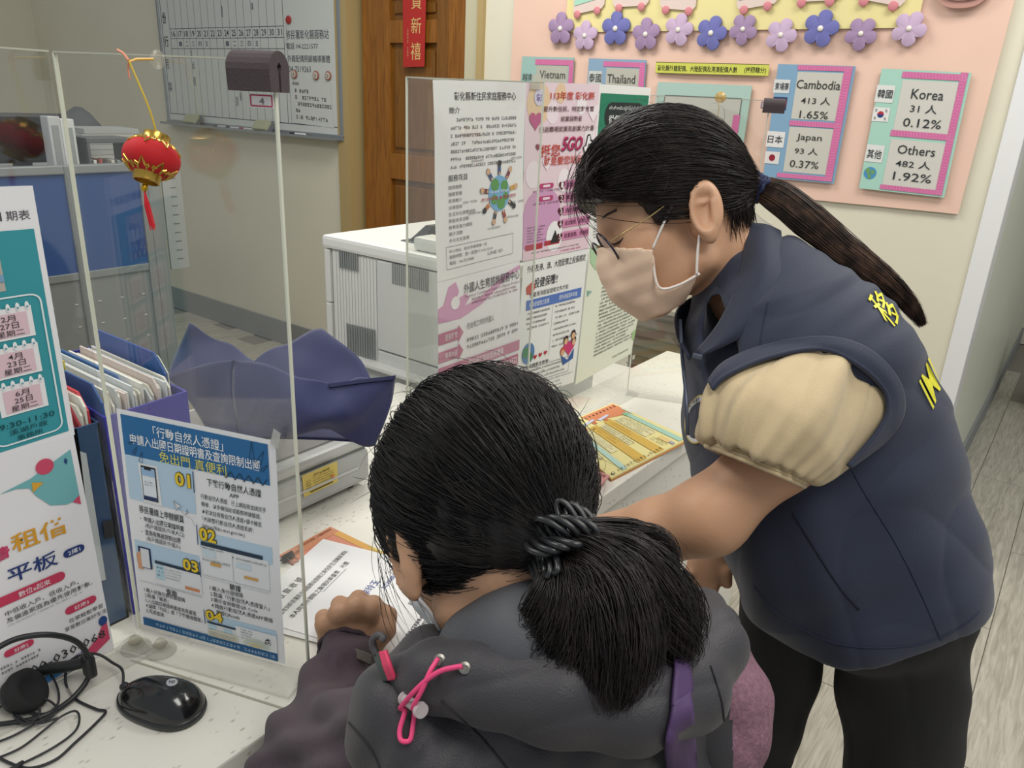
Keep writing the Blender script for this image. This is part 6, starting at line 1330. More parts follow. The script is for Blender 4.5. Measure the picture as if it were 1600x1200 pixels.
# far hand hanging at the counter edge
fl.cap(J(1255, 560, 1.0), J(1235, 600, 1.17), .05, .046, .02); fl.chain([J(1235, 600, 1.17), J(1190, 800, 1.22), J(1122, 862, 1.17)], [.046, .038, .025], .02)
pr_ = J(1104, 888, 1.15)
fl.ell(pr_, (.030, .040, .016), [nrm((.9, -.3, .2)), nrm((.3, .95, 0)), nrm((-.2, .0, .95))], .012)
for (a, b) in (((1084, 893), (1070, 912)), ((1092, 902), (1082, 928)), ((1103, 906), (1098, 936)), ((1114, 904), (1113, 934))): fl.chain([J(*a, 1.15), J((a[0]+b[0])/2, (a[1]+b[1])/2, 1.145), J(*b, 1.155)], [.0095, .0085, .0075], .004)
fl.chain([J(1118, 872, 1.15), J(1134, 892, 1.14), J(1136, 912, 1.145)], [.011, .0095, .008], .004)
body, _, _ = fl.mesh('body', skin, sw)
# eyebrow and lashes on the visible side
m = MB(); m.tube(smoothpath([toW(H1.p(.098, .036, .016)), toW(H1.p(.096, .040, .03)), toW(H1.p(.084, .039, .052))], 5), .0016, 5); m.build('eyebrow', mat('3a2f2a', .8), sw)
m = MB(); m.tube(smoothpath([toW(H1.p(.0965, .006, .022)), toW(H1.p(.0955, .003, .034)), toW(H1.p(.089, .003, .046)), toW(H1.p(.083, .006, .052))], 5), .0014, 5); m.build('eyelash', mat('1d1816', .7), sw)
# mask
mo_ = [(.150, .035), (.112, .010), (.088, -.008), (.060, -.021), (.0655, -.064), (.045, -.070), (.016, -.066), (.034, -.092), (.060, -.098), (.16, -.096)]
mask_obj(H1, mo_, sw, 'efcfb4')
m = MB(); 
edge_pts = [(.060, -.021, .062), (.0655, -.064, .056), (.045, -.071, .060), (.016, -.066, .066)]
m.tube(smoothpath([toW(H1.p(*p)) for p in edge_pts], 6), .0017, 6); m.build('mask_edge', mat('efe4da', .7), sw, smooth=True)
ear_loop(H1, [(.060, -.021, .064), (.034, .010, .078), (.012, .030, .080)], sw); ear_loop(H1, [(.020, -.066, .067), (.014, -.045, .074), (.006, -.024, .080)], sw)
# glasses
gl = mat('8d7a52', .25, metal=.9)
e1 = nrm((-.34, -.94, 0)); e2 = np.array([0, 0, 1.])
for sg in (1, -1):
    c = np.array([.105, .001, .033*sg]); ring = [toW(H1.p(*(c+e1*math.cos(q)*.022+e2*math.sin(q)*.024))) for q in np.linspace(0, 6.283, 28, endpoint=False)]
    m = MB(); m.tube(ring, .0015, 6, closed=True); m.build('lens_rim', mat('3c3a44', .2, metal=.6), sw, smooth=True)
    m = MB(); m.add(ring, [tuple(range(28))]); m.build('lens', clearish('b9bdd0', .30), sw)
    m = MB(); m.tube(smoothpath([toW(H1.p(.105, .004, .057*sg)), toW(H1.p(.085, .008, .071*sg)), toW(H1.p(.05, .016, .080*sg)), toW(H1.p(.012, .028, .083*sg)), toW(H1.p(-.02, .025, .080*sg))], 5), .0009, 6); m.build('temple_arm', mat('c9b07a', .25, metal=.8), sw, smooth=True)
m = MB(); m.tube(smoothpath([toW(H1.p(.106, .008, -.010)), toW(H1.p(.113, .012, 0)), toW(H1.p(.106, .008, .010))], 4), .0011, 6); m.build('bridge', gl, sw, smooth=True)
# hair
hm = hairmat('1d1816', '2a201b'); tie1 = J(1181, 292, .965)
hp = [(.150, .085), (.100, .062), (.060, .040), (.044, .002), (.030, .004), (.020, .034), (-.004, .044), (-.034, .030), (-.046, -.030), (-.075, -.038), (-.14, -.01), (-.14, .2), (.15, .2)]
reg1 = lambda Q: (d_poly2(Q[..., 0], Q[..., 1], hp) < 0)
fh = Field([H1.p(.14, .17, .11), H1.p(-.14, -.06, -.11), H1.p(-.14, .17, .11), H1.p(.14, -.06, -.11), tie1], .02, .003)
fh.add(lambda g: np.maximum(smin(d_ell(H1.q(g), H1.hc, H1.hr-.004), d_cap(g, H1.p(-.06, .03, 0), tie1, .055, .012), .03), d_poly2(H1.q(g)[..., 0], H1.q(g)[..., 1], hp)), H1.O, .25, 0)
fh.mesh('hair', hm, sw, fold=lambda P: .0008*np.sin(H1.q(P)[:, 1]*420+H1.q(P)[:, 0]*90)+.0008*np.sin(H1.q(P)[:, 2]*300))
rnd = np.random.default_rng(11)
Pp, _v = scalp_hair(H1, reg1, tie1, 8000, rnd, K=12, lift=.003, jit=.0012); strands_obj('hair_strands', Pp, .00042, hm, sw)
# fringe falling beside the forehead
fr = []
for k in range(80):
    a = np.array([.100+rnd.uniform(-.02, .012), .100+rnd.uniform(-.02, .02), .055+rnd.uniform(-.045, .03)]); e = np.array([.135+rnd.uniform(-.035, .006), .052+rnd.uniform(-.012, .02), .050+rnd.uniform(-.03, .03)]); c = (a+e)/2+np.array([.016, .004, .012]); t = np.linspace(0, 1, 12)[:, None]
    fr.append(toW(np.array([H1.p(*p) for p in (a*(1-t)**2+2*c*t*(1-t)+e*t*t)])))
strands_obj('fringe', np.array(fr), .00045, hm, sw)
fr = []
for k in range(60):
    a = np.array([.10, .09, .05+rnd.uniform(-.02, .02)]); c = np.array([.125+rnd.uniform(-.01, .01), .052, .06]); e = np.array([.02+rnd.uniform(-.01, .03), .035+rnd.uniform(-.01, .015), .088]); t = np.linspace(0, 1, 14)[:, None]
    fr.append(toW(np.array([H1.p(*p) for p in (a*(1-t)**2+2*c*t*(1-t)+e*t*t)])))
strands_obj('fringe', np.array(fr), .00045, hm, sw)
fr = []
for k in range(260):
    f_ = rnd.uniform(-.085, -.036); l_ = rnd.uniform(.0, .072); a = np.array([f_, .0+rnd.uniform(-.01, .02), l_]); 
    v = a-H1.hc; a = H1.hc+v/np.linalg.norm(v)*H1.hrad(v/np.linalg.norm(v)); e = a+np.array([rnd.uniform(-.002, .012), -rnd.uniform(.025, .045), -.012]); t = np.linspace(0, 1, 6)[:, None]
    fr.append(toW(np.array([H1.p(*p) for p in a*(1-t)+e*t])))
strands_obj('nape_hairs', np.array(fr), .0004, hm, sw)
# fly-away hairs
fr = []
for k in range(60):
    v = rnd.normal(size=3); v[1] = abs(v[1]); v /= np.linalg.norm(v); b_ = H1.hc+v*H1.hrad(v); s_ = nrm(np.cross(v, rnd.normal(size=3))); L_ = rnd.uniform(.02, .07); t = np.linspace(0, 1, 8)[:, None]
    fr.append(toW(np.array([H1.p(*p) for p in (b_+s_*L_*t+v*(.018*np.sin(t*2.4)*rnd.uniform(.3, 1)))])))
strands_obj('stray_hairs', np.array(fr), .00018, hm, sw)
hb = hairmat('2a1d16', '5a4234')
tail_hair([tie1, J(1215, 306, .955), J(1262, 342, .945), J(1320, 390, .935), J(1380, 436, .925), J(1420, 474, .925), J(1443, 510, .93)], [.013, .021, .022, .018, .014, .010, .004], 2600, hb, 'ponytail', sw, thick=.0006, seed=5, endj=.35, wave=.003)
m = MB(); cdir = nrm(J(1215, 312, .955)-tie1); xx = nrm(np.cross(cdir, (0, 0, 1))); yy_ = np.cross(cdir, xx)
for k in range(5):
    c = tie1+cdir*(-.008+.0045*k); m.tube([toW(c+(xx*math.cos(q)*.0145+yy_*math.sin(q)*.0145)*(1+.06*math.sin(9*q+k*2))+cdir*.0012*math.sin(7*q+k)) for q in np.linspace(0, 6.283, 36, endpoint=False)], .0030, 7, closed=True)
m.build('hair_tie', mat('232b4f', .8, bump=.4, bscale=900), sw, smooth=True)
# vest
def loft(st, k_=None):
    """st: list of (front px, back px, depth, half width across) ordered neck to hem"""
    c = []; a = []; b = []; 
    for (fu, fv), (bu, bv), d, hw in st:
        A_ = M3(fu, fv, d); B_ = M3(bu, bv, d); c.append((A_+B_)/2); a.append(np.linalg.norm(A_-B_)/2); b.append(hw)
    c = np.array(c); ax = nrm(c[-1]-c[0]); Fd = nrm(M3(*st[1][0], st[1][2])-M3(*st[1][1], st[1][2])); Fd = nrm(Fd-Fd.dot(ax)*ax); Ld = np.cross(ax, Fd); s_ = (c-c[0])@ax
    C = np.array(c); a = np.array(a); b = np.array(b)
    def f(g):
        s = (g-C[0])@ax; cc = np.stack([np.interp(s, s_, C[:, i]) for i in range(3)], -1); r = g-cc; x = r@Fd; y = r@Ld
        A_ = np.interp(s, s_, a); B_ = np.interp(s, s_, b); n_ = 2.3; e = (np.abs(x/A_)**n_+np.abs(y/B_)**n_)**(1/n_)
        d = (e-1)*np.minimum(A_, B_); return smax(d, np.maximum(-s, s-s_[-1]), .006)
    return f, C, ax, Fd, Ld
ST = [((1110, 430), (1216, 352), .985, .060), ((1080, 505), (1300, 418), .975, .130), ((1074, 570), (1362, 472), .975, .155), ((1070, 645), (1404, 535), .975, .155), ((1078, 730), (1456, 635), .98, .150), ((1100, 815), (1486, 732), .99, .152), ((1140, 880), (1508, 820), 1.0, .158), ((1160, 925), (1518, 875), 1.01, .160), ((1200, 965), (1502, 925), 1.02, .160)]
lf, LC, Lax, LFd, LLd = loft(ST)
fv_ = Field(np.concatenate([LC, [J(1050, 640, .8), J(1600, 640, .8), J(1050, 1060, .85), J(1600, 1000, 1.2), J(1100, 350, 1.2)]]), .03, .004)
fv_.D[:] = lf(fv_.grid()[1])
nA = nrm((-.50, -.62, .60)); pA = J(1318, 568, .80)
def capf(g): return smax(d_ell(g, J(1290, 590, .885), (.098, .086, .085)), (g-pA)@nA, .004)
fv_.add(capf, J(1290, 590, .885), .16, .025)
fv_.add(lambda g: d_cap(g, J(1180, 430, .985), J(1130, 560, .90), .050, .03), J(1150, 480, .95), .12, .012, 's')
def vfold(P):
    u, v = mpx(P); q1 = np.sin((u*.6+v*.9)*.030+1.2*np.sin(v*.012)); q2 = np.sin((u*1.0-v*.35)*.045+1.5*np.sin(u*.010+1)); q3 = np.sin(u*.02+v*.055)
    lo_ = np.clip((v-560)/200, 0, 1)
    cr = np.abs(np.sin((u*.9+v*.45)*.021+1.7*np.sin(v*.009+.5)))**.5; c2 = np.abs(np.sin((u*.35-v)*.017+1.3*np.sin(u*.012)))**.5
    return .0034*q1*lo_+.0024*q2*lo_+.0014*q3-.0040*(1-cr)*lo_-.0030*(1-c2)+.0016*np.sin((u+v*1.2)*.09)*np.clip(1-np.abs(v-450)/120, 0, 1)
navy_v = mat('232b40', .75, bump=.25, bscale=900, var=.05, vscale=18, sheen=.15)
vest, VP, VQ = fv_.mesh('vest', navy_v, sw, fold=vfold, smooth_it=2)
# collar leaves
wcloth('collar', [[W(1168, 350, .955), W(1163, 395, .925), W(1150, 450, .902), W(1122, 508, .895), W(1090, 548, .905)], [W(1196, 352, .94), W(1195, 402, .893), W(1182, 455, .872), W(1145, 515, .868), W(1098, 556, .886)], [W(1219, 362, .945), W(1222, 412, .893), W(1206, 465, .868), W(1160, 525, .866), W(1078, 560, .890)]], navy_v, sw, .004)
wcloth('collar', [[W(1185, 352, .98), W(1120, 440, 1.03), W(1062, 478, 1.03), W(1058, 520, .99), W(1075, 556, .93)], [W(1190, 372, 1.0), W(1130, 470, 1.045), W(1085, 510, 1.04), W(1080, 545, 1.0), W(1078, 562, .93)]], mat('1d2438', .8, bump=.25, bscale=900), sw, .004)
m = MB(); m.tube(smoothpath([W(1063, 500, .985), W(1066, 560, .955), W(1072, 620, .93), W(1074, 680, .92)], 5), .0022, 6); m.build('zip', mat('4b5263', .4, metal=.4), sw)
m = MB(); m.add([], []); m.box(W(1090, 557, .884), (.012, .004, .006), None, bev=.0015); m.build('zip_pull', mat('565d6b', .4), sw)
bv = bvh_of(vest)
def decal_text(b, txt, quad, color, name, parent, bold=.03, off=.0016):
    v, f = glyphs(txt, bold); lo = v.min(0); hi = v.max(0); X = (v-lo)/(hi-lo); q = [np.array(p, float) for p in quad]   # TL TR BR BL
    vs = []
    for x, y in X:
        p = (q[0]*(1-x)+q[1]*x)*y+(q[3]*(1-x)+q[2]*x)*(1-y); h = hit(b, p[0], p[1], off); vs.append(h if h is not None else (vs[-1] if vs else CAM))
    vs = np.array(vs); bad = np.linalg.norm(vs-np.median(vs, 0), axis=1) > .12; f2 = [t for t in f if not any(bad[i] for i in t)]
    mb = MB(); mb.add(vs, f2); return mb_flat(mb, name, mat(color, .5), parent, CAM-np.median(vs, 0))
ylw = 'e9e23a'
decal_text(bv, '移', [(1350, 464), (1372, 452), (1414, 500), (1392, 514)], ylw, 'lettering', sw, .02)
decal_text(bv, 'IMM', [(1434, 596), (1456, 540), (1478, 580), (1456, 640)], ylw, 'lettering', sw, .03)
decal_text(bv, '移', [(1065, 562), (1069, 562), (1074, 612), (1069, 600)], ylw, 'lettering', sw, .03)
# hem seam, armhole piping, side seam, pocket
def seam(pts, r, name, col='232c44', off=.0004, n=60):
    pp = smoothpath([np.array([u, v, 0.]) for u, v in pts], 10); w_ = [hit(bv, p[0], p[1], off) for p in pp]; w_ = [p for p in w_ if p is not None]
    if len(w_) > 3: m = MB(); m.tube(w_, r, 5); m.build(name, mat(col, .8), sw, smooth=True)
seam([(1178, 915), (1215, 958), (1290, 1000), (1360, 1012), (1440, 1005), (1500, 980), (1530, 955)], .0008, 'hem_seam')
seam([(1315, 700), (1345, 760), (1400, 850), (1440, 930), (1470, 1000)], .0008, 'side_seam')
seam([(1240, 802), (1275, 860), (1310, 915), (1342, 952)], .0012, 'pocket_opening', '151b2c')
seam([(1178, 660), (1180, 600), (1190, 520), (1200, 470)], .0007, 'front_seam')
# badge on the chest
bc = (1092, 655)
ring = []
for q in np.linspace(0, 6.283, 30, endpoint=False):
    h = hit(bv, bc[0]+26*math.cos(q)*.8-5*math.sin(q), bc[1]+38*math.sin(q), .0012)
    if h is not None: ring.append(h)
if len(ring) > 8:
    c_ = np.mean(ring, 0); mb = MB()
    for sc_, col, o_ in ((1.0, 'c9b04a', .0012), (.94, 'dcdcdc', .0020), (.52, '4a5a72', .0028), (.40, 'c9b860', .0034)):
        vs = [c_+(p-c_)*sc_+nrm(CAM-c_)*o_ for p in ring]; mb = MB(); mb.add(vs+[c_+nrm(CAM-c_)*o_], [(i, (i+1) % len(vs), len(vs)) for i in range(len(vs))]); mb_flat(mb, 'badge_layer', mat(col, .5), sw, CAM-c_)
    for k, ch in enumerate('內政部移民'):
        q = math.radians(200+k*28); decal_text(bv, ch, [(bc[0]+16*math.cos(q)-4, bc[1]+28*math.sin(q)-5), (bc[0]+16*math.cos(q)+3, bc[1]+28*math.sin(q)-7), (bc[0]+16*math.cos(q)+4, bc[1]+28*math.sin(q)+3), (bc[0]+16*math.cos(q)-3, bc[1]+28*math.sin(q)+5)], '2b2b33', 'lettering', sw, .03, .0045)
# puff sleeve
fs_ = Field([J(1080, 520, .70), J(1440, 780, .95), J(1080, 780, .95), J(1440, 520, .7)], .02, .003)
adir = nrm(J(1130, 800, .85)-J(1330, 590, .87)); sx = nrm(np.cross(adir, (0, 0, 1.))); sy = np.cross(adir, sx)
fs_.ell(J(1286, 620, .880), (.068, .068, .074), [adir, sx, sy], .02); fs_.ell(J(1232, 645, .845), (.080, .072, .072), [adir, sx, sy], .04); fs_.ell(J(1176, 668, .83), (.046, .057, .058), [adir, sx, sy], .04)
hemc = J(1185, 712, .835); fs_.cap(J(1210, 680, .84), hemc, .070, .058, .03)
fs_.add(lambda g: -((g-hemc)@nrm(J(1162, 780, .84)-J(1200, 690, .84))-.006), hemc, .35, .004, 's')
def sfold(P):
    r = P-hemc; al = -(r@adir); an = np.arctan2(r@sx, r@sy)
    return .0016*np.sin(an*23+al*60)*np.clip(1-al/.07, 0, 1)-.0022*(1-np.abs(np.sin(an*5+al*28+.4))**.5)+.0042*np.sin(an*9+al*16+.6*np.sin(an*3))*np.clip(1-al/.09, 0, 1)+.0045*np.sin(an*4+al*22+.9)*np.clip(al/.06, 0, 1)+.0022*np.sin(an*8+al*35)
cream = mat('c9b48e', .75, bump=.35, bscale=1100, var=.04, vscale=30, sheen=.2)
sleeve, _, _ = fs_.mesh('sleeve', cream, sw, fold=sfold, smooth_it=2)
hn = nrm(J(1162, 780, .84)-J(1200, 690, .84)); hx_ = nrm(np.cross(hn, (0, 0, 1.))); hy_ = np.cross(hn, hx_)
m = MB()
for k in range(3):
    m.tube([toW(hemc+hn*(.004+.004*k)+(hx_*math.cos(q)*.0545+hy_*math.sin(q)*.053)*(1+.015*math.sin(26*q+k))) for q in np.linspace(0, 6.283, 80, endpoint=False)], .0028, 6, closed=True)
m.build('sleeve_hem', cream, sw, smooth=True)
# white inner collar behind the neck
wcloth('undershirt_collar', [[W(1168, 325, .975), W(1185, 338, .975), W(1205, 350, .975)], [W(1172, 350, .955), W(1195, 365, .95), W(1212, 372, .95)]], mat('e3dccb', .8), sw, .003)
# armhole band of the vest
bs = bvh_of(vest, sleeve)
AH = [(1108, 600, 1116, 612), (1134, 570, 1140, 592), (1200, 540, 1204, 566), (1285, 528, 1282, 552), (1352, 546, 1338, 570), (1398, 590, 1374, 604), (1408, 640, 1380, 640), (1388, 680, 1366, 668), (1356, 708, 1342, 698), (1322, 728, 1318, 724)]
ra, rb_, rc_ = [], [], []
for (a_, b_, c_, d_) in AH:
    p = hit(bs, a_, b_, .003); q = hit(bs, c_, d_, .006); r_ = hit(bs, (a_+c_)/2, (b_+d_)/2, .006)
    if p is None or q is None or r_ is None: continue
    ra.append(p); rc_.append(r_); rb_.append(q)
wcloth('armhole_band', [ra, rc_, rb_], navy_v, sw, .004, k=5)
m = MB(); m.tube(smoothpath(rb_, 6), .0028, 6); m.build('armhole_edge', navy_v, sw, smooth=True)
# trousers and shoes
fr2 = lambda p: RM.T@(np.array(p)-CAM)
tr = Field([fr2((.25, .8, -.02)), fr2((-.4, .8, -.02)), fr2((-.4, 1.35, .98)), fr2((.25, 1.35, .98)), fr2((.25, .8, .98)), fr2((-.4, 1.35, 0))], .03, .006)
hipc = J(1352, 945, 1.04); tr.ell(hipc, (.130, .085, .125), None, .03)
legs = [([(-.080, 1.02, .86), (-.030, 1.150, .46), (.010, 1.17, .10)], [.090, .082, .064]), ([(-.225, 1.020, .82), (-.225, 1.085, .46), (-.225, 1.13, .10)], [.070, .044, .042])]
for p_, r_ in legs: tr.chain([fr2(p) for p in p_], r_, .012)
def tf(P):
    u, v = mpx(P); return .0030*np.sin(v*.03+u*.02)+.0020*np.sin(v*.055-u*.03)-.0030*(1-np.abs(np.sin((u-v*.15)*.030))**.5)
tr.mesh('trousers', mat('131417', .8, bump=.3, bscale=700), sw, fold=tf, smooth_it=1)
tw = nrm(np.array([-.72, -.69, 0]))
for p_, r_ in legs:
    a_ = np.array(p_[-1]); fsx = Field([fr2(a_+tw*.2-[0, 0, .12]), fr2(a_-tw*.1+[0, 0, .05])], .10, .005)
    h_ = np.array([a_[0], a_[1], .045]); fsx.cap(fr2(h_-tw*.035), fr2(h_+tw*.14-[0, 0, .010]), .044, .034, .02); fsx.cap(fr2(h_), fr2(h_+[0, 0, .06]), .040, .036, .02)
    fsx.add(lambda g: -((g-fr2((0, 0, .004)))@UPM), fr2(h_), .3, .002, 'i'); fsx.mesh('shoe', mat('e4e2de', .6), sw)
# ================================================================== the seated woman, seen from behind
se = thing('person', (W(850, 1000, .7)[0]+.06, W(850, 1000, .7)[1]-.05, .0), 'seated person with black ponytail, dark grey jacket and purple sleeve, writing at the counter', 'person')
F2 = nrm((-.33, -.47, -.82)); U2 = nrm((-.3, .874, -.385)); H2 = Head(M3(772, 838, .665), F2, U2, hairc=(-.004, .045, 0), hairr=(.112, .100, .090))
neckb = J(835, 985, .655)
flb = Field([H2.p(.13, -.11, .08), H2.p(-.1, .14, -.08), H2.p(.1, .1, .09), neckb, J(480, 1060, 1.02), J(620, 930, 1.02), J(470,1230,.8), J(640,1080,.7), J(672, 1160, .6)], .04, .0032)
H2.put(flb)
flb.cap(H2.p(-.03, -.03, 0), neckb, .048, .056, .03)
hw2 = J(545, 1030, .975); hp_ = J(546, 990, .985)
flb.chain([neckb, J(690, 1130, .64), J(500, 1200, .80), J(525, 1065, .92)], [.03, .03, .026, .024], .01); flb.chain([J(525, 1065, .92), hw2], [.024, .025], .01)
flb.cap(hw2, hp_, .027, .030, .015); flb.ell(hp_, (.042, .030, .024), [nrm((.93, .35, 0)), nrm((-.35, .93, 0)), (0, 0, 1)], .015)
kn = [((578, 952), (584, 944), (588, 968), .972), ((555, 948), (560, 936), (566, 952), .965), ((530, 958), (531, 945), (538, 958), .966), ((509, 975), (506, 966), (512, 975), .972)]
for (a, b, c, d) in kn: flb.chain([J(a[0], a[1]+12, d), J(*a, d-.004), J(*b, d+.030), J(*c, d+.050)], [.011, .0125, .0105, .0085], .007)
flb.chain([J(580, 1010, .985), J(602, 985, .985), J(606, 962, 1.0), J(596, 950, 1.015)], [.015, .0125, .011, .008], .007)
flb.mesh('body', skin2, se)
# pen
m = MB(); a = W(594, 952, 1.018); b_ = W(560, 925, .94); m.tube([W(592, 958, 1.03), a, b_], [.0006, .0035, .0035], 8)
m2 = [(.150, .010), (.118, .002), (.080, -.012), (.050, -.022), (.040, -.075), (.050, -.11), (.10, -.13), (.16, -.10)]
mask_obj(H2, m2, se, 'dfe2e4')
ear_loop(H2, [(.046, -.058, .056), (.036, -.032, .065), (.020, .0, .075), (.006, .026, .084), (-.004, .034, .088)], se, .0013, col='e8e9ea'); ear_loop(H2, [(.042, -.074, .050), (.024, -.062, .060), (.006, -.046, .071), (-.008, -.034, .083)], se, .0016, col='e8e9ea')
# hair
hm2 = hairmat('100e0e', '1b1716'); tie2 = J(882, 858, .575)
reg2p = [(.16, .085), (.092, .075), (.066, .030), (.050, .0), (.028, .020), (.004, .040), (-.030, .030), (-.044, -.020), (-.07, -.045), (-.16, -.045), (-.16, .22), (.16, .22)]
reg2 = lambda Q: (d_poly2(Q[..., 0], Q[..., 1], reg2p) < 0)
fh = Field([H2.p(.14, .18, .12), H2.p(-.14, -.08, -.12), H2.p(-.14, .18, .12), H2.p(.14, -.08, -.12), tie2], .02, .0035)
fh.add(lambda g: np.maximum(smin(d_ell(H2.q(g), H2.hc, H2.hr-.0045), d_cap(g, H2.p(-.05, .0, 0), tie2, .070, .016), .03), d_poly2(H2.q(g)[..., 0], H2.q(g)[..., 1], reg2p)), H2.O, .25, 0)
fh.mesh('hair', hm2, se, fold=lambda P: .0008*np.sin(H2.q(P)[:, 2]*380+H2.q(P)[:, 0]*60))
rnd = np.random.default_rng(23)
# strands fan out from the whorl near the crown, then sweep to the tie
wh = H2.A@(M3(722, 668, .60)-H2.O)-H2.hc; whd = wh/np.linalg.norm(wh)
def bend(V):
    s_ = V-(V@whd)[:, None]*whd; s_ /= np.maximum(np.linalg.norm(s_, axis=1, keepdims=True), 1e-6); return s_*.16*np.exp(-((V@whd-1)/.5)**2)[:, None]+rnd.normal(size=V.shape)*.012
Pp, V0 = scalp_hair(H2, reg2, tie2, 11000, rnd, K=12, lift=.004, part=bend, jit=.003)
V0d = V0@whd; keep = ~((V0d > .985) & (rnd.random(len(V0)) < .8)); strands_obj('hair_strands', Pp[keep], .00042, hm2, se)
wp_ = toW(H2.O+(whd*H2.hrad(whd)+H2.hc)@H2.A); 
pm_ = MB(); NQ_ = 24; vv = [toW(H2.O+(nrm(whd+a*nrm(np.cross(whd, (1, 0, .2)))*.16+b*nrm(np.cross(whd, (0, 0, 1.)))*.10)*1.0)@H2.A*0) for a, b in ((0, 0),)]; e_1 = nrm(np.cross(whd, (1, 0, .2))); e_2 = np.cross(whd, e_1); rg = []
for rr_ in (0.0, .35, .7, 1.0):
    for k in range(NQ_):
        d_ = nrm(whd+e_1*.15*rr_*math.cos(6.283*k/NQ_)+e_2*.09*rr_*math.sin(6.283*k/NQ_)); rg.append(toW(H2.O+(d_*(H2.hrad(d_)+.0030-.006*rr_**3)+H2.hc)@H2.A))
pm_.add(rg, [(r_*NQ_+k, r_*NQ_+(k+1) % NQ_, (r_+1)*NQ_+(k+1) % NQ_, (r_+1)*NQ_+k) for r_ in range(3) for k in range(NQ_)]); pm_.build('scalp', mat('6a5544', .6), se, smooth=True)
fr = []
for k in range(200):
    v = rnd.normal(size=3); v /= np.linalg.norm(v); b_ = H2.hc+v*H2.hrad(v)
    if reg2(b_[None])[0] == False: continue
    s_ = nrm(np.cross(v, rnd.normal(size=3))); L_ = rnd.uniform(.02, .06); t = np.linspace(0, 1, 8)[:, None]
    fr.append(toW(np.array([H2.p(*p) for p in (b_+s_*L_*t+v*(.012*np.sin(t*2.4)*rnd.uniform(.3, 1.2)))])))
for k in range(16):   # loose wisps beside the left cheek and behind the ear
    a = np.array([rnd.uniform(-.02, .06), rnd.uniform(0, .04), .088]); e = a+np.array([rnd.uniform(-.02, .03), rnd.uniform(-.10, -.05), rnd.uniform(-.02, .008)]); c = (a+e)/2+np.array([.0, 0, rnd.uniform(0, .02)]); t = np.linspace(0, 1, 8)[:, None]
    fr.append(toW(np.array([H2.p(*p) for p in (a*(1-t)**2+2*c*t*(1-t)+e*t*t)])))
strands_obj('stray_hairs', np.array(fr), .00025, hm2, se)
hb2 = hairmat('171413', '2c2524')
TL_ = [((905, 870, .56), (935, 905, .54), (945, 985, .53), (935, 1060, .528), (925, 1100, .53)), ((915, 872, .56), (960, 905, .545), (985, 980, .535), (985, 1050, .53), (975, 1098, .535)),
       ((920, 862, .565), (985, 885, .56), (1030, 940, .56), (1045, 1010, .558), (1040, 1070, .565)), ((900, 885, .555), (905, 940, .54), (890, 1000, .54), (862, 1040, .545), (840, 1052, .55)),
       ((892, 895, .558), (880, 945, .548), (858, 985, .55), (830, 1002, .555), (800, 1000, .56)), ((915, 855, .57), (970, 862, .572), (1012, 872, .58), (1030, 888, .585), (1034, 905, .59)),
       ((920, 870, .562), (975, 895, .552), (1020, 960, .55), (1065, 1010, .56), (1078, 1030, .57)), ((908, 878, .556), (930, 930, .538), (920, 1000, .533), (895, 1060, .535), (882, 1085, .538)), ((912, 874, .556), (950, 920, .535), (965, 1000, .522), (960, 1075, .52), (955, 1112, .525)),
       ((925, 868, .565), (1000, 900, .565), (1050, 950, .575), (1066, 985, .58), (1058, 1020, .58))]
for i_, T_ in enumerate(TL_):
    tail_hair([tie2]+[J(*p) for p in T_], [.010, .022, .026, .026, .019, .006], 760, hb2, 'ponytail', se, thick=.00045, seed=30+i_, endj=.38, wave=.007)
# scrunchie of looped elastic
cd = nrm(J(930, 900, .555)-tie2); x_ = nrm(np.cross(cd, (0, 0, 1.))); y_ = np.cross(cd, x_); m = MB()
for k in range(4):
    m.tube([toW(tie2+cd*(-.006+.005*k)+(x_*math.cos(q)*.020+y_*math.sin(q)*.020)*(1.28+.34*math.sin(9*q+k*2.1))+cd*.013*math.sin(8*q+k*1.7)) for q in np.linspace(0, 6.283, 120, endpoint=False)], .0026, 7, closed=True)
m.build('hair_tie', mat('1c1d20', .35, spec=.6), se, smooth=True)
# jacket
gdk = mat('333136', .55, bump=.3, bscale=600, var=.04, vscale=14, sheen=.1); gcol = mat('4b4d52', .6, bump=.2, bscale=700, var=.03, vscale=14); pur = mat('3f2e39', .75, bump=.5, bscale=420, var=.10, vscale=160, stretch=(1, 1, 3), sheen=.1); pink = mat('84606f', .85, bump=.8, bscale=260, var=.22, vscale=170)
pel = J(0, 0, 1)*0+np.array([.089, -.69, -.746])
fj = Field([J(420, 1000, .55), J(1220, 1000, .75), pel+.2, pel-.2, J(700, 930, .8)], .03, .0045)
shL = J(672, 1125, .625); shR = J(1058, 1010, .735)
nj = J(850, 1045, .66); fj.cap(shL, nj, .058, .060, .03); fj.cap(nj, shR, .062, .056, .04)
fj.cap(neckb-UPM*.15+np.array([.01, 0, 0]), pel, .118, .150, .06)
fj.cap(shL-UPM*.06+np.array([.05, 0, -.01]), pel+np.array([-.07, 0, .0]), .095, .10, .08); fj.cap(shR-UPM*.06+np.array([-.04, 0, 0]), pel+np.array([.08, 0, 0]), .085, .10, .08)
def jf(P):
    u, v = mpx(P); return -.0045*(1-np.abs(np.sin((u*.55-v*.8)*.014+.9*np.sin(v*.012)))**.5)-.0035*(1-np.abs(np.sin((u+v*.5)*.011+1.2*np.sin(u*.008)))**.5)+.0040*np.sin((u*.7+v*1.0)*.022+1.4*np.sin(u*.011))+.0030*np.sin((u-v*.8)*.035+1.1*np.sin(v*.014+2))+.0012*np.sin(u*.08+v*.05)
jk, _, _ = fj.mesh('jacket', gdk, se, fold=jf, smooth_it=2)
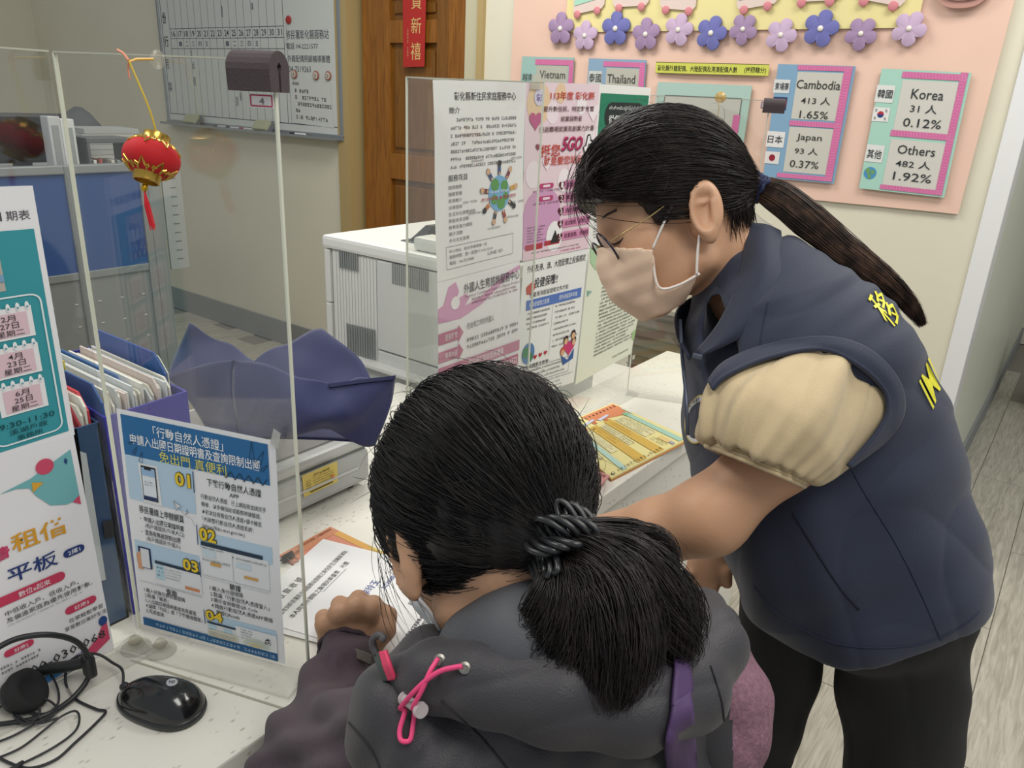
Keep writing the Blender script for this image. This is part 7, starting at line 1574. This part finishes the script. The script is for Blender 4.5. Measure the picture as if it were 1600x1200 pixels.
# right sleeve: grey shoulder, heather mauve below
fr_ = Field([shR, J(1130, 1330, .80), J(1160, 1080, .7), J(1150, 1080, .85)], .10, .004)
elR = J(1096, 1290, .80); fr_.chain([shR+np.array([.005, -.01, 0]), J(1095, 1100, .745), elR], [.062, .062, .052], .03); fr_.chain([elR, J(900, 1330, .98)], [.050, .036], .03)
def rf(P): u, v = mpx(P); return .0022*np.sin(v*.055+u*.02)-.0030*(1-np.abs(np.sin(v*.022-u*.03))**.5)
rs, RP, RQ = fr_.mesh('sleeve', [gdk, pink], se, fold=rf, smooth_it=2)
fc_ = RP[RQ].mean(1); u_, v_ = mpx(fc_); mi = ((u_ > 1138+.03*(v_-985)) & (v_ > 985-.9*(u_-1165))).astype(np.int32); rs.data.polygons.foreach_set('material_index', mi)
# left sleeve, purple
elL = J(492, 1205, .80); fl_ = Field([shL, elL, J(545, 1010, .96)], .10, .004)
fl_.cap(shL+np.array([-.01, -.02, -.02]), elL, .060, .060, .04); fl_.cap(elL, J(536, 1045, .945), .060, .040, .03); fl_.cap(J(530, 1055, .93), J(541, 1022, .965), .038, .034, .01)
def lf2(P): u, v = mpx(P); return .0045*np.sin(v*.060-u*.025+1.3*np.sin(u*.02))+.003*np.sin(v*.11+u*.04)+.0018*np.sin(u*.16)*np.clip(1-np.abs(v-1030)/30, 0, 1)
fl_.mesh('sleeve', pur, se, fold=lf2, smooth_it=2)
m = MB(); cfc = J(542, 1018, .968); cfd = nrm(J(545, 1000, .985)-J(530, 1055, .93)); cx_ = nrm(np.cross(cfd, (0, 0, 1.))); cy_ = np.cross(cfd, cx_)
m.tube([toW(cfc+(cx_*math.cos(q)+cy_*math.sin(q))*.0345*(1+.03*math.sin(11*q))) for q in np.linspace(0, 6.283, 60, endpoint=False)], .0035, 7, closed=True); m.build('cuff_edge', pur, se, smooth=True)
wcloth('cuff_tab', [[W(541, 1010, .915), W(560, 1015, .913), W(582, 1024, .918)], [W(538, 1024, .908), W(558, 1030, .906), W(579, 1040, .911)]], mat('5f5850', .7), se, .002)
# stand-up collar and folded hood
fc2 = Field([J(680, 1060, .60), J(960, 900, .60), J(900, 1040, .75)], .08, .0035)
fc2.chain([J(725, 1034, .635), J(758, 1008, .615), J(805, 985, .602), J(862, 970, .595), J(925, 968, .60)], [.012, .020, .026, .028, .028], .03)
fc2.chain([J(740, 1020, .60), J(820, 1005, .575), J(900, 1005, .575)], [.026, .030, .03], .03)
fc2.mesh('collar', gcol, se, smooth_it=2)
fh2 = Field([J(590, 1100, .6), J(1150, 960, .6), J(1000, 1130, .5)], .07, .0035)
fh2.chain([J(625, 1052, .605), J(680, 1052, .585), J(770, 1068, .560), J(880, 1085, .548), J(990, 1098, .558), J(1070, 1080, .585), J(1110, 1010, .63), J(1095, 955, .67)], [.018, .024, .029, .033, .033, .030, .028, .022], .02)
def hf_(P): u, v = mpx(P); return .0012*np.sin(u*.035+v*.02)-.0025*(1-np.abs(np.sin((u*.25+v)*.035))**.5)
hood, _, _ = fh2.mesh('hood', gdk, se, fold=hf_, smooth_it=2)
bj = bvh_of(jk, hood, rs)
def strip(name, L_, R_, col, th=.0025, off=.003, m_=None):
    a = [hit(bj, u, v, off) for u, v in L_]; b = [hit(bj, u, v, off) for u, v in R_]
    if any(x is None for x in a+b): return
    return wcloth(name, [a, b], m_ or mat(col, .7), se, th, k=4)
wcloth('hood_edge', [[W(594, 1018, .585), W(600, 1040, .58), W(608, 1062, .582)], [W(603, 1016, .580), W(610, 1038, .575), W(618, 1060, .578)]], mat('e0446a', .6), se, .003)
wcloth('hood_binding', [[W(585, 1022, .592), W(592, 1042, .588), W(600, 1064, .588)], [W(594, 1019, .586), W(601, 1040, .582), W(609, 1062, .584)]], mat('4a5450', .7), se, .003)
m = MB(); m.tube(smoothpath([W(588, 1022, .59), W(582, 1008, .59), W(584, 997, .588), (W(593, 992, .585)), W(599, 996, .583), W(596, 1000, .583)], 5), .0028, 8); m.build('hood_loop', mat('4a474a', .6), se, smooth=True)
strip('bag_strap', [(1045, 1100), (1040, 1130), (1036, 1165), (1034, 1200), (1034, 1240)], [(1072, 1080), (1076, 1120), (1080, 1160), (1081, 1200), (1082, 1240)], '4d3560', .003, .004)
strip('bag_strap', [(1050, 1020), (1048, 1050), (1045, 1080), (1044, 1103)], [(1068, 1015), (1072, 1045), (1074, 1070), (1074, 1085)], '4d3560', .003, .004)
hp2 = lambda u, v, o=.004: hit(bj, u, v, o)
for (u, v) in ((688, 1032), (727, 1044)):
    P = hp2(u, v, .001)
    if P is not None: m = MB(); m.lathe(P, CAM-P, [(.0042, 0), (.0042, .001), (.0022, .0014), (.0020, .0002)], 16); m.build('eyelet', mat('8d8a84', .3, metal=.8), se, auto=True)
pk_ = mat('e8487f', .5)
def cord(pts, r=.0019):
    q = [hp2(u, v, o) for u, v, o in pts]; q = [p for p in q if p is not None]; m = MB(); m.tube(smoothpath(q, 6), r, 8); m.build('drawcord', pk_, se, smooth=True)
cord([(688, 1032, .003), (680, 1050, .006), (668, 1072, .007), (655, 1092, .008), (648, 1115, .006), (645, 1140, .004), (640, 1156, .004), (630, 1156, .004), (628, 1140, .004), (634, 1115, .006), (640, 1098, .008)])
cord([(640, 1098, .008), (652, 1078, .007), (675, 1062, .007), (700, 1050, .006), (726, 1043, .003)])
a_ = hp2(630, 1094, .007); b_ = hp2(668, 1102, .007)
m = MB(); m.tube([a_, a_+(b_-a_)*.1, a_+(b_-a_)*.12, a_+(b_-a_)*.85, a_+(b_-a_)*.88, b_], [.0050, .0055, .0042, .0042, .0060, .0055], 14); m.build('cord_lock', clearish('d9cfd2', .6), se, auto=True)
def jseam(pts, r, name, col='1f1d21'):
    pp = smoothpath([np.array([u, v, 0.]) for u, v in pts], 12); q = [hp2(p[0], p[1], .0003) for p in pp]; q = [p for p in q if p is not None]; run = []
    for p in q:
        if run and np.linalg.norm(p-run[-1]) > .03: break
        run.append(p)
    if len(run) > 3: m = MB(); m.tube(run, r, 5); m.build(name, mat(col, .8), se, smooth=True)
jseam([(690, 1095), (750, 1150), (800, 1210)], .0009, 'back_seam'); jseam([(545, 1128), (580, 1170), (600, 1215)], .0008, 'back_seam'); jseam([(1110, 1040), (1128, 1100), (1132, 1160), (1130, 1215)], .0009, 'sleeve_seam')
# seat of the figure: thighs under the counter, lower legs and shoes
wpel = toW(pel)
fwd2 = np.array([-.9, .43, 0]); fwd2 /= np.linalg.norm(fwd2); lf3 = np.cross((0, 0, 1.), fwd2)
def Sp(f, l, z): return RM.T@(np.array([wpel[0], wpel[1], 0])+fwd2*f+lf3*l+np.array([0, 0, z])-CAM)
zp = wpel[2]
fq = Field([Sp(-.2, -.25, 0), Sp(.5, .25, zp+.1), Sp(.5, -.25, 0), Sp(-.2, .25, 0)], .05, .006)
fq.ell(Sp(0, 0, zp-.06), (.17, .13, .15), None, .04)
for sg in (1, -1):
    fq.chain([Sp(.0, .09*sg, zp-.07), Sp(.33, .11*sg, zp-.08), Sp(.27, .11*sg, .08)], [.085, .058, .045], .03)
fq.mesh('trousers', mat('26282e', .8), se)
for sg in (1, -1):
    fx2 = Field([Sp(.2, .05*sg, 0), Sp(.5, .2*sg, .1)], .08, .005); fx2.cap(Sp(.24, .11*sg, .042), Sp(.39, .115*sg, .036), .042, .034, .02)
    fx2.add(lambda g: -((g-Sp(0, 0, .004))@UPM), Sp(.32, .12*sg, .05), .3, .002, 'i'); fx2.mesh('shoe', mat('2f2f33', .6), se)
st = thing('stool', (wpel[0], wpel[1], 0), 'black round stool beneath the seated person', 'stool')
sb = np.array([wpel[0], wpel[1], 0.]); zs = zp-.215
m = MB(); m.lathe(sb+np.array([0, 0, zs-.06]), (0, 0, 1), [(.17, 0), (.185, .015), (.185, .045), (.17, .06)], 28); m.build('seat', mat('1f2023', .6), st, auto=True)
m = MB(); m.lathe(sb+np.array([0, 0, .05]), (0, 0, 1), [(.03, 0), (.03, max(.1, zs-.12))], 16); m.build('column', mat('8c8f92', .3, metal=.8), st, auto=True)
for k in range(5):
    q = k*1.2566; e = sb+np.array([math.cos(q)*.24, math.sin(q)*.24, .045]); m = MB(); m.tube([sb+np.array([0, 0, .075]), e], [.018, .012], 8); leg = m.build('leg', mat('2a2b2e', .4), st)
    m = MB(); m.lathe(e+np.array([-math.sin(q)*.01, math.cos(q)*.01, -.021]), (-math.sin(q), math.cos(q), 0), [(.022, -.012), (.022, .012)], 14); m.build('caster', mat('1a1a1c', .5), leg, auto=True)
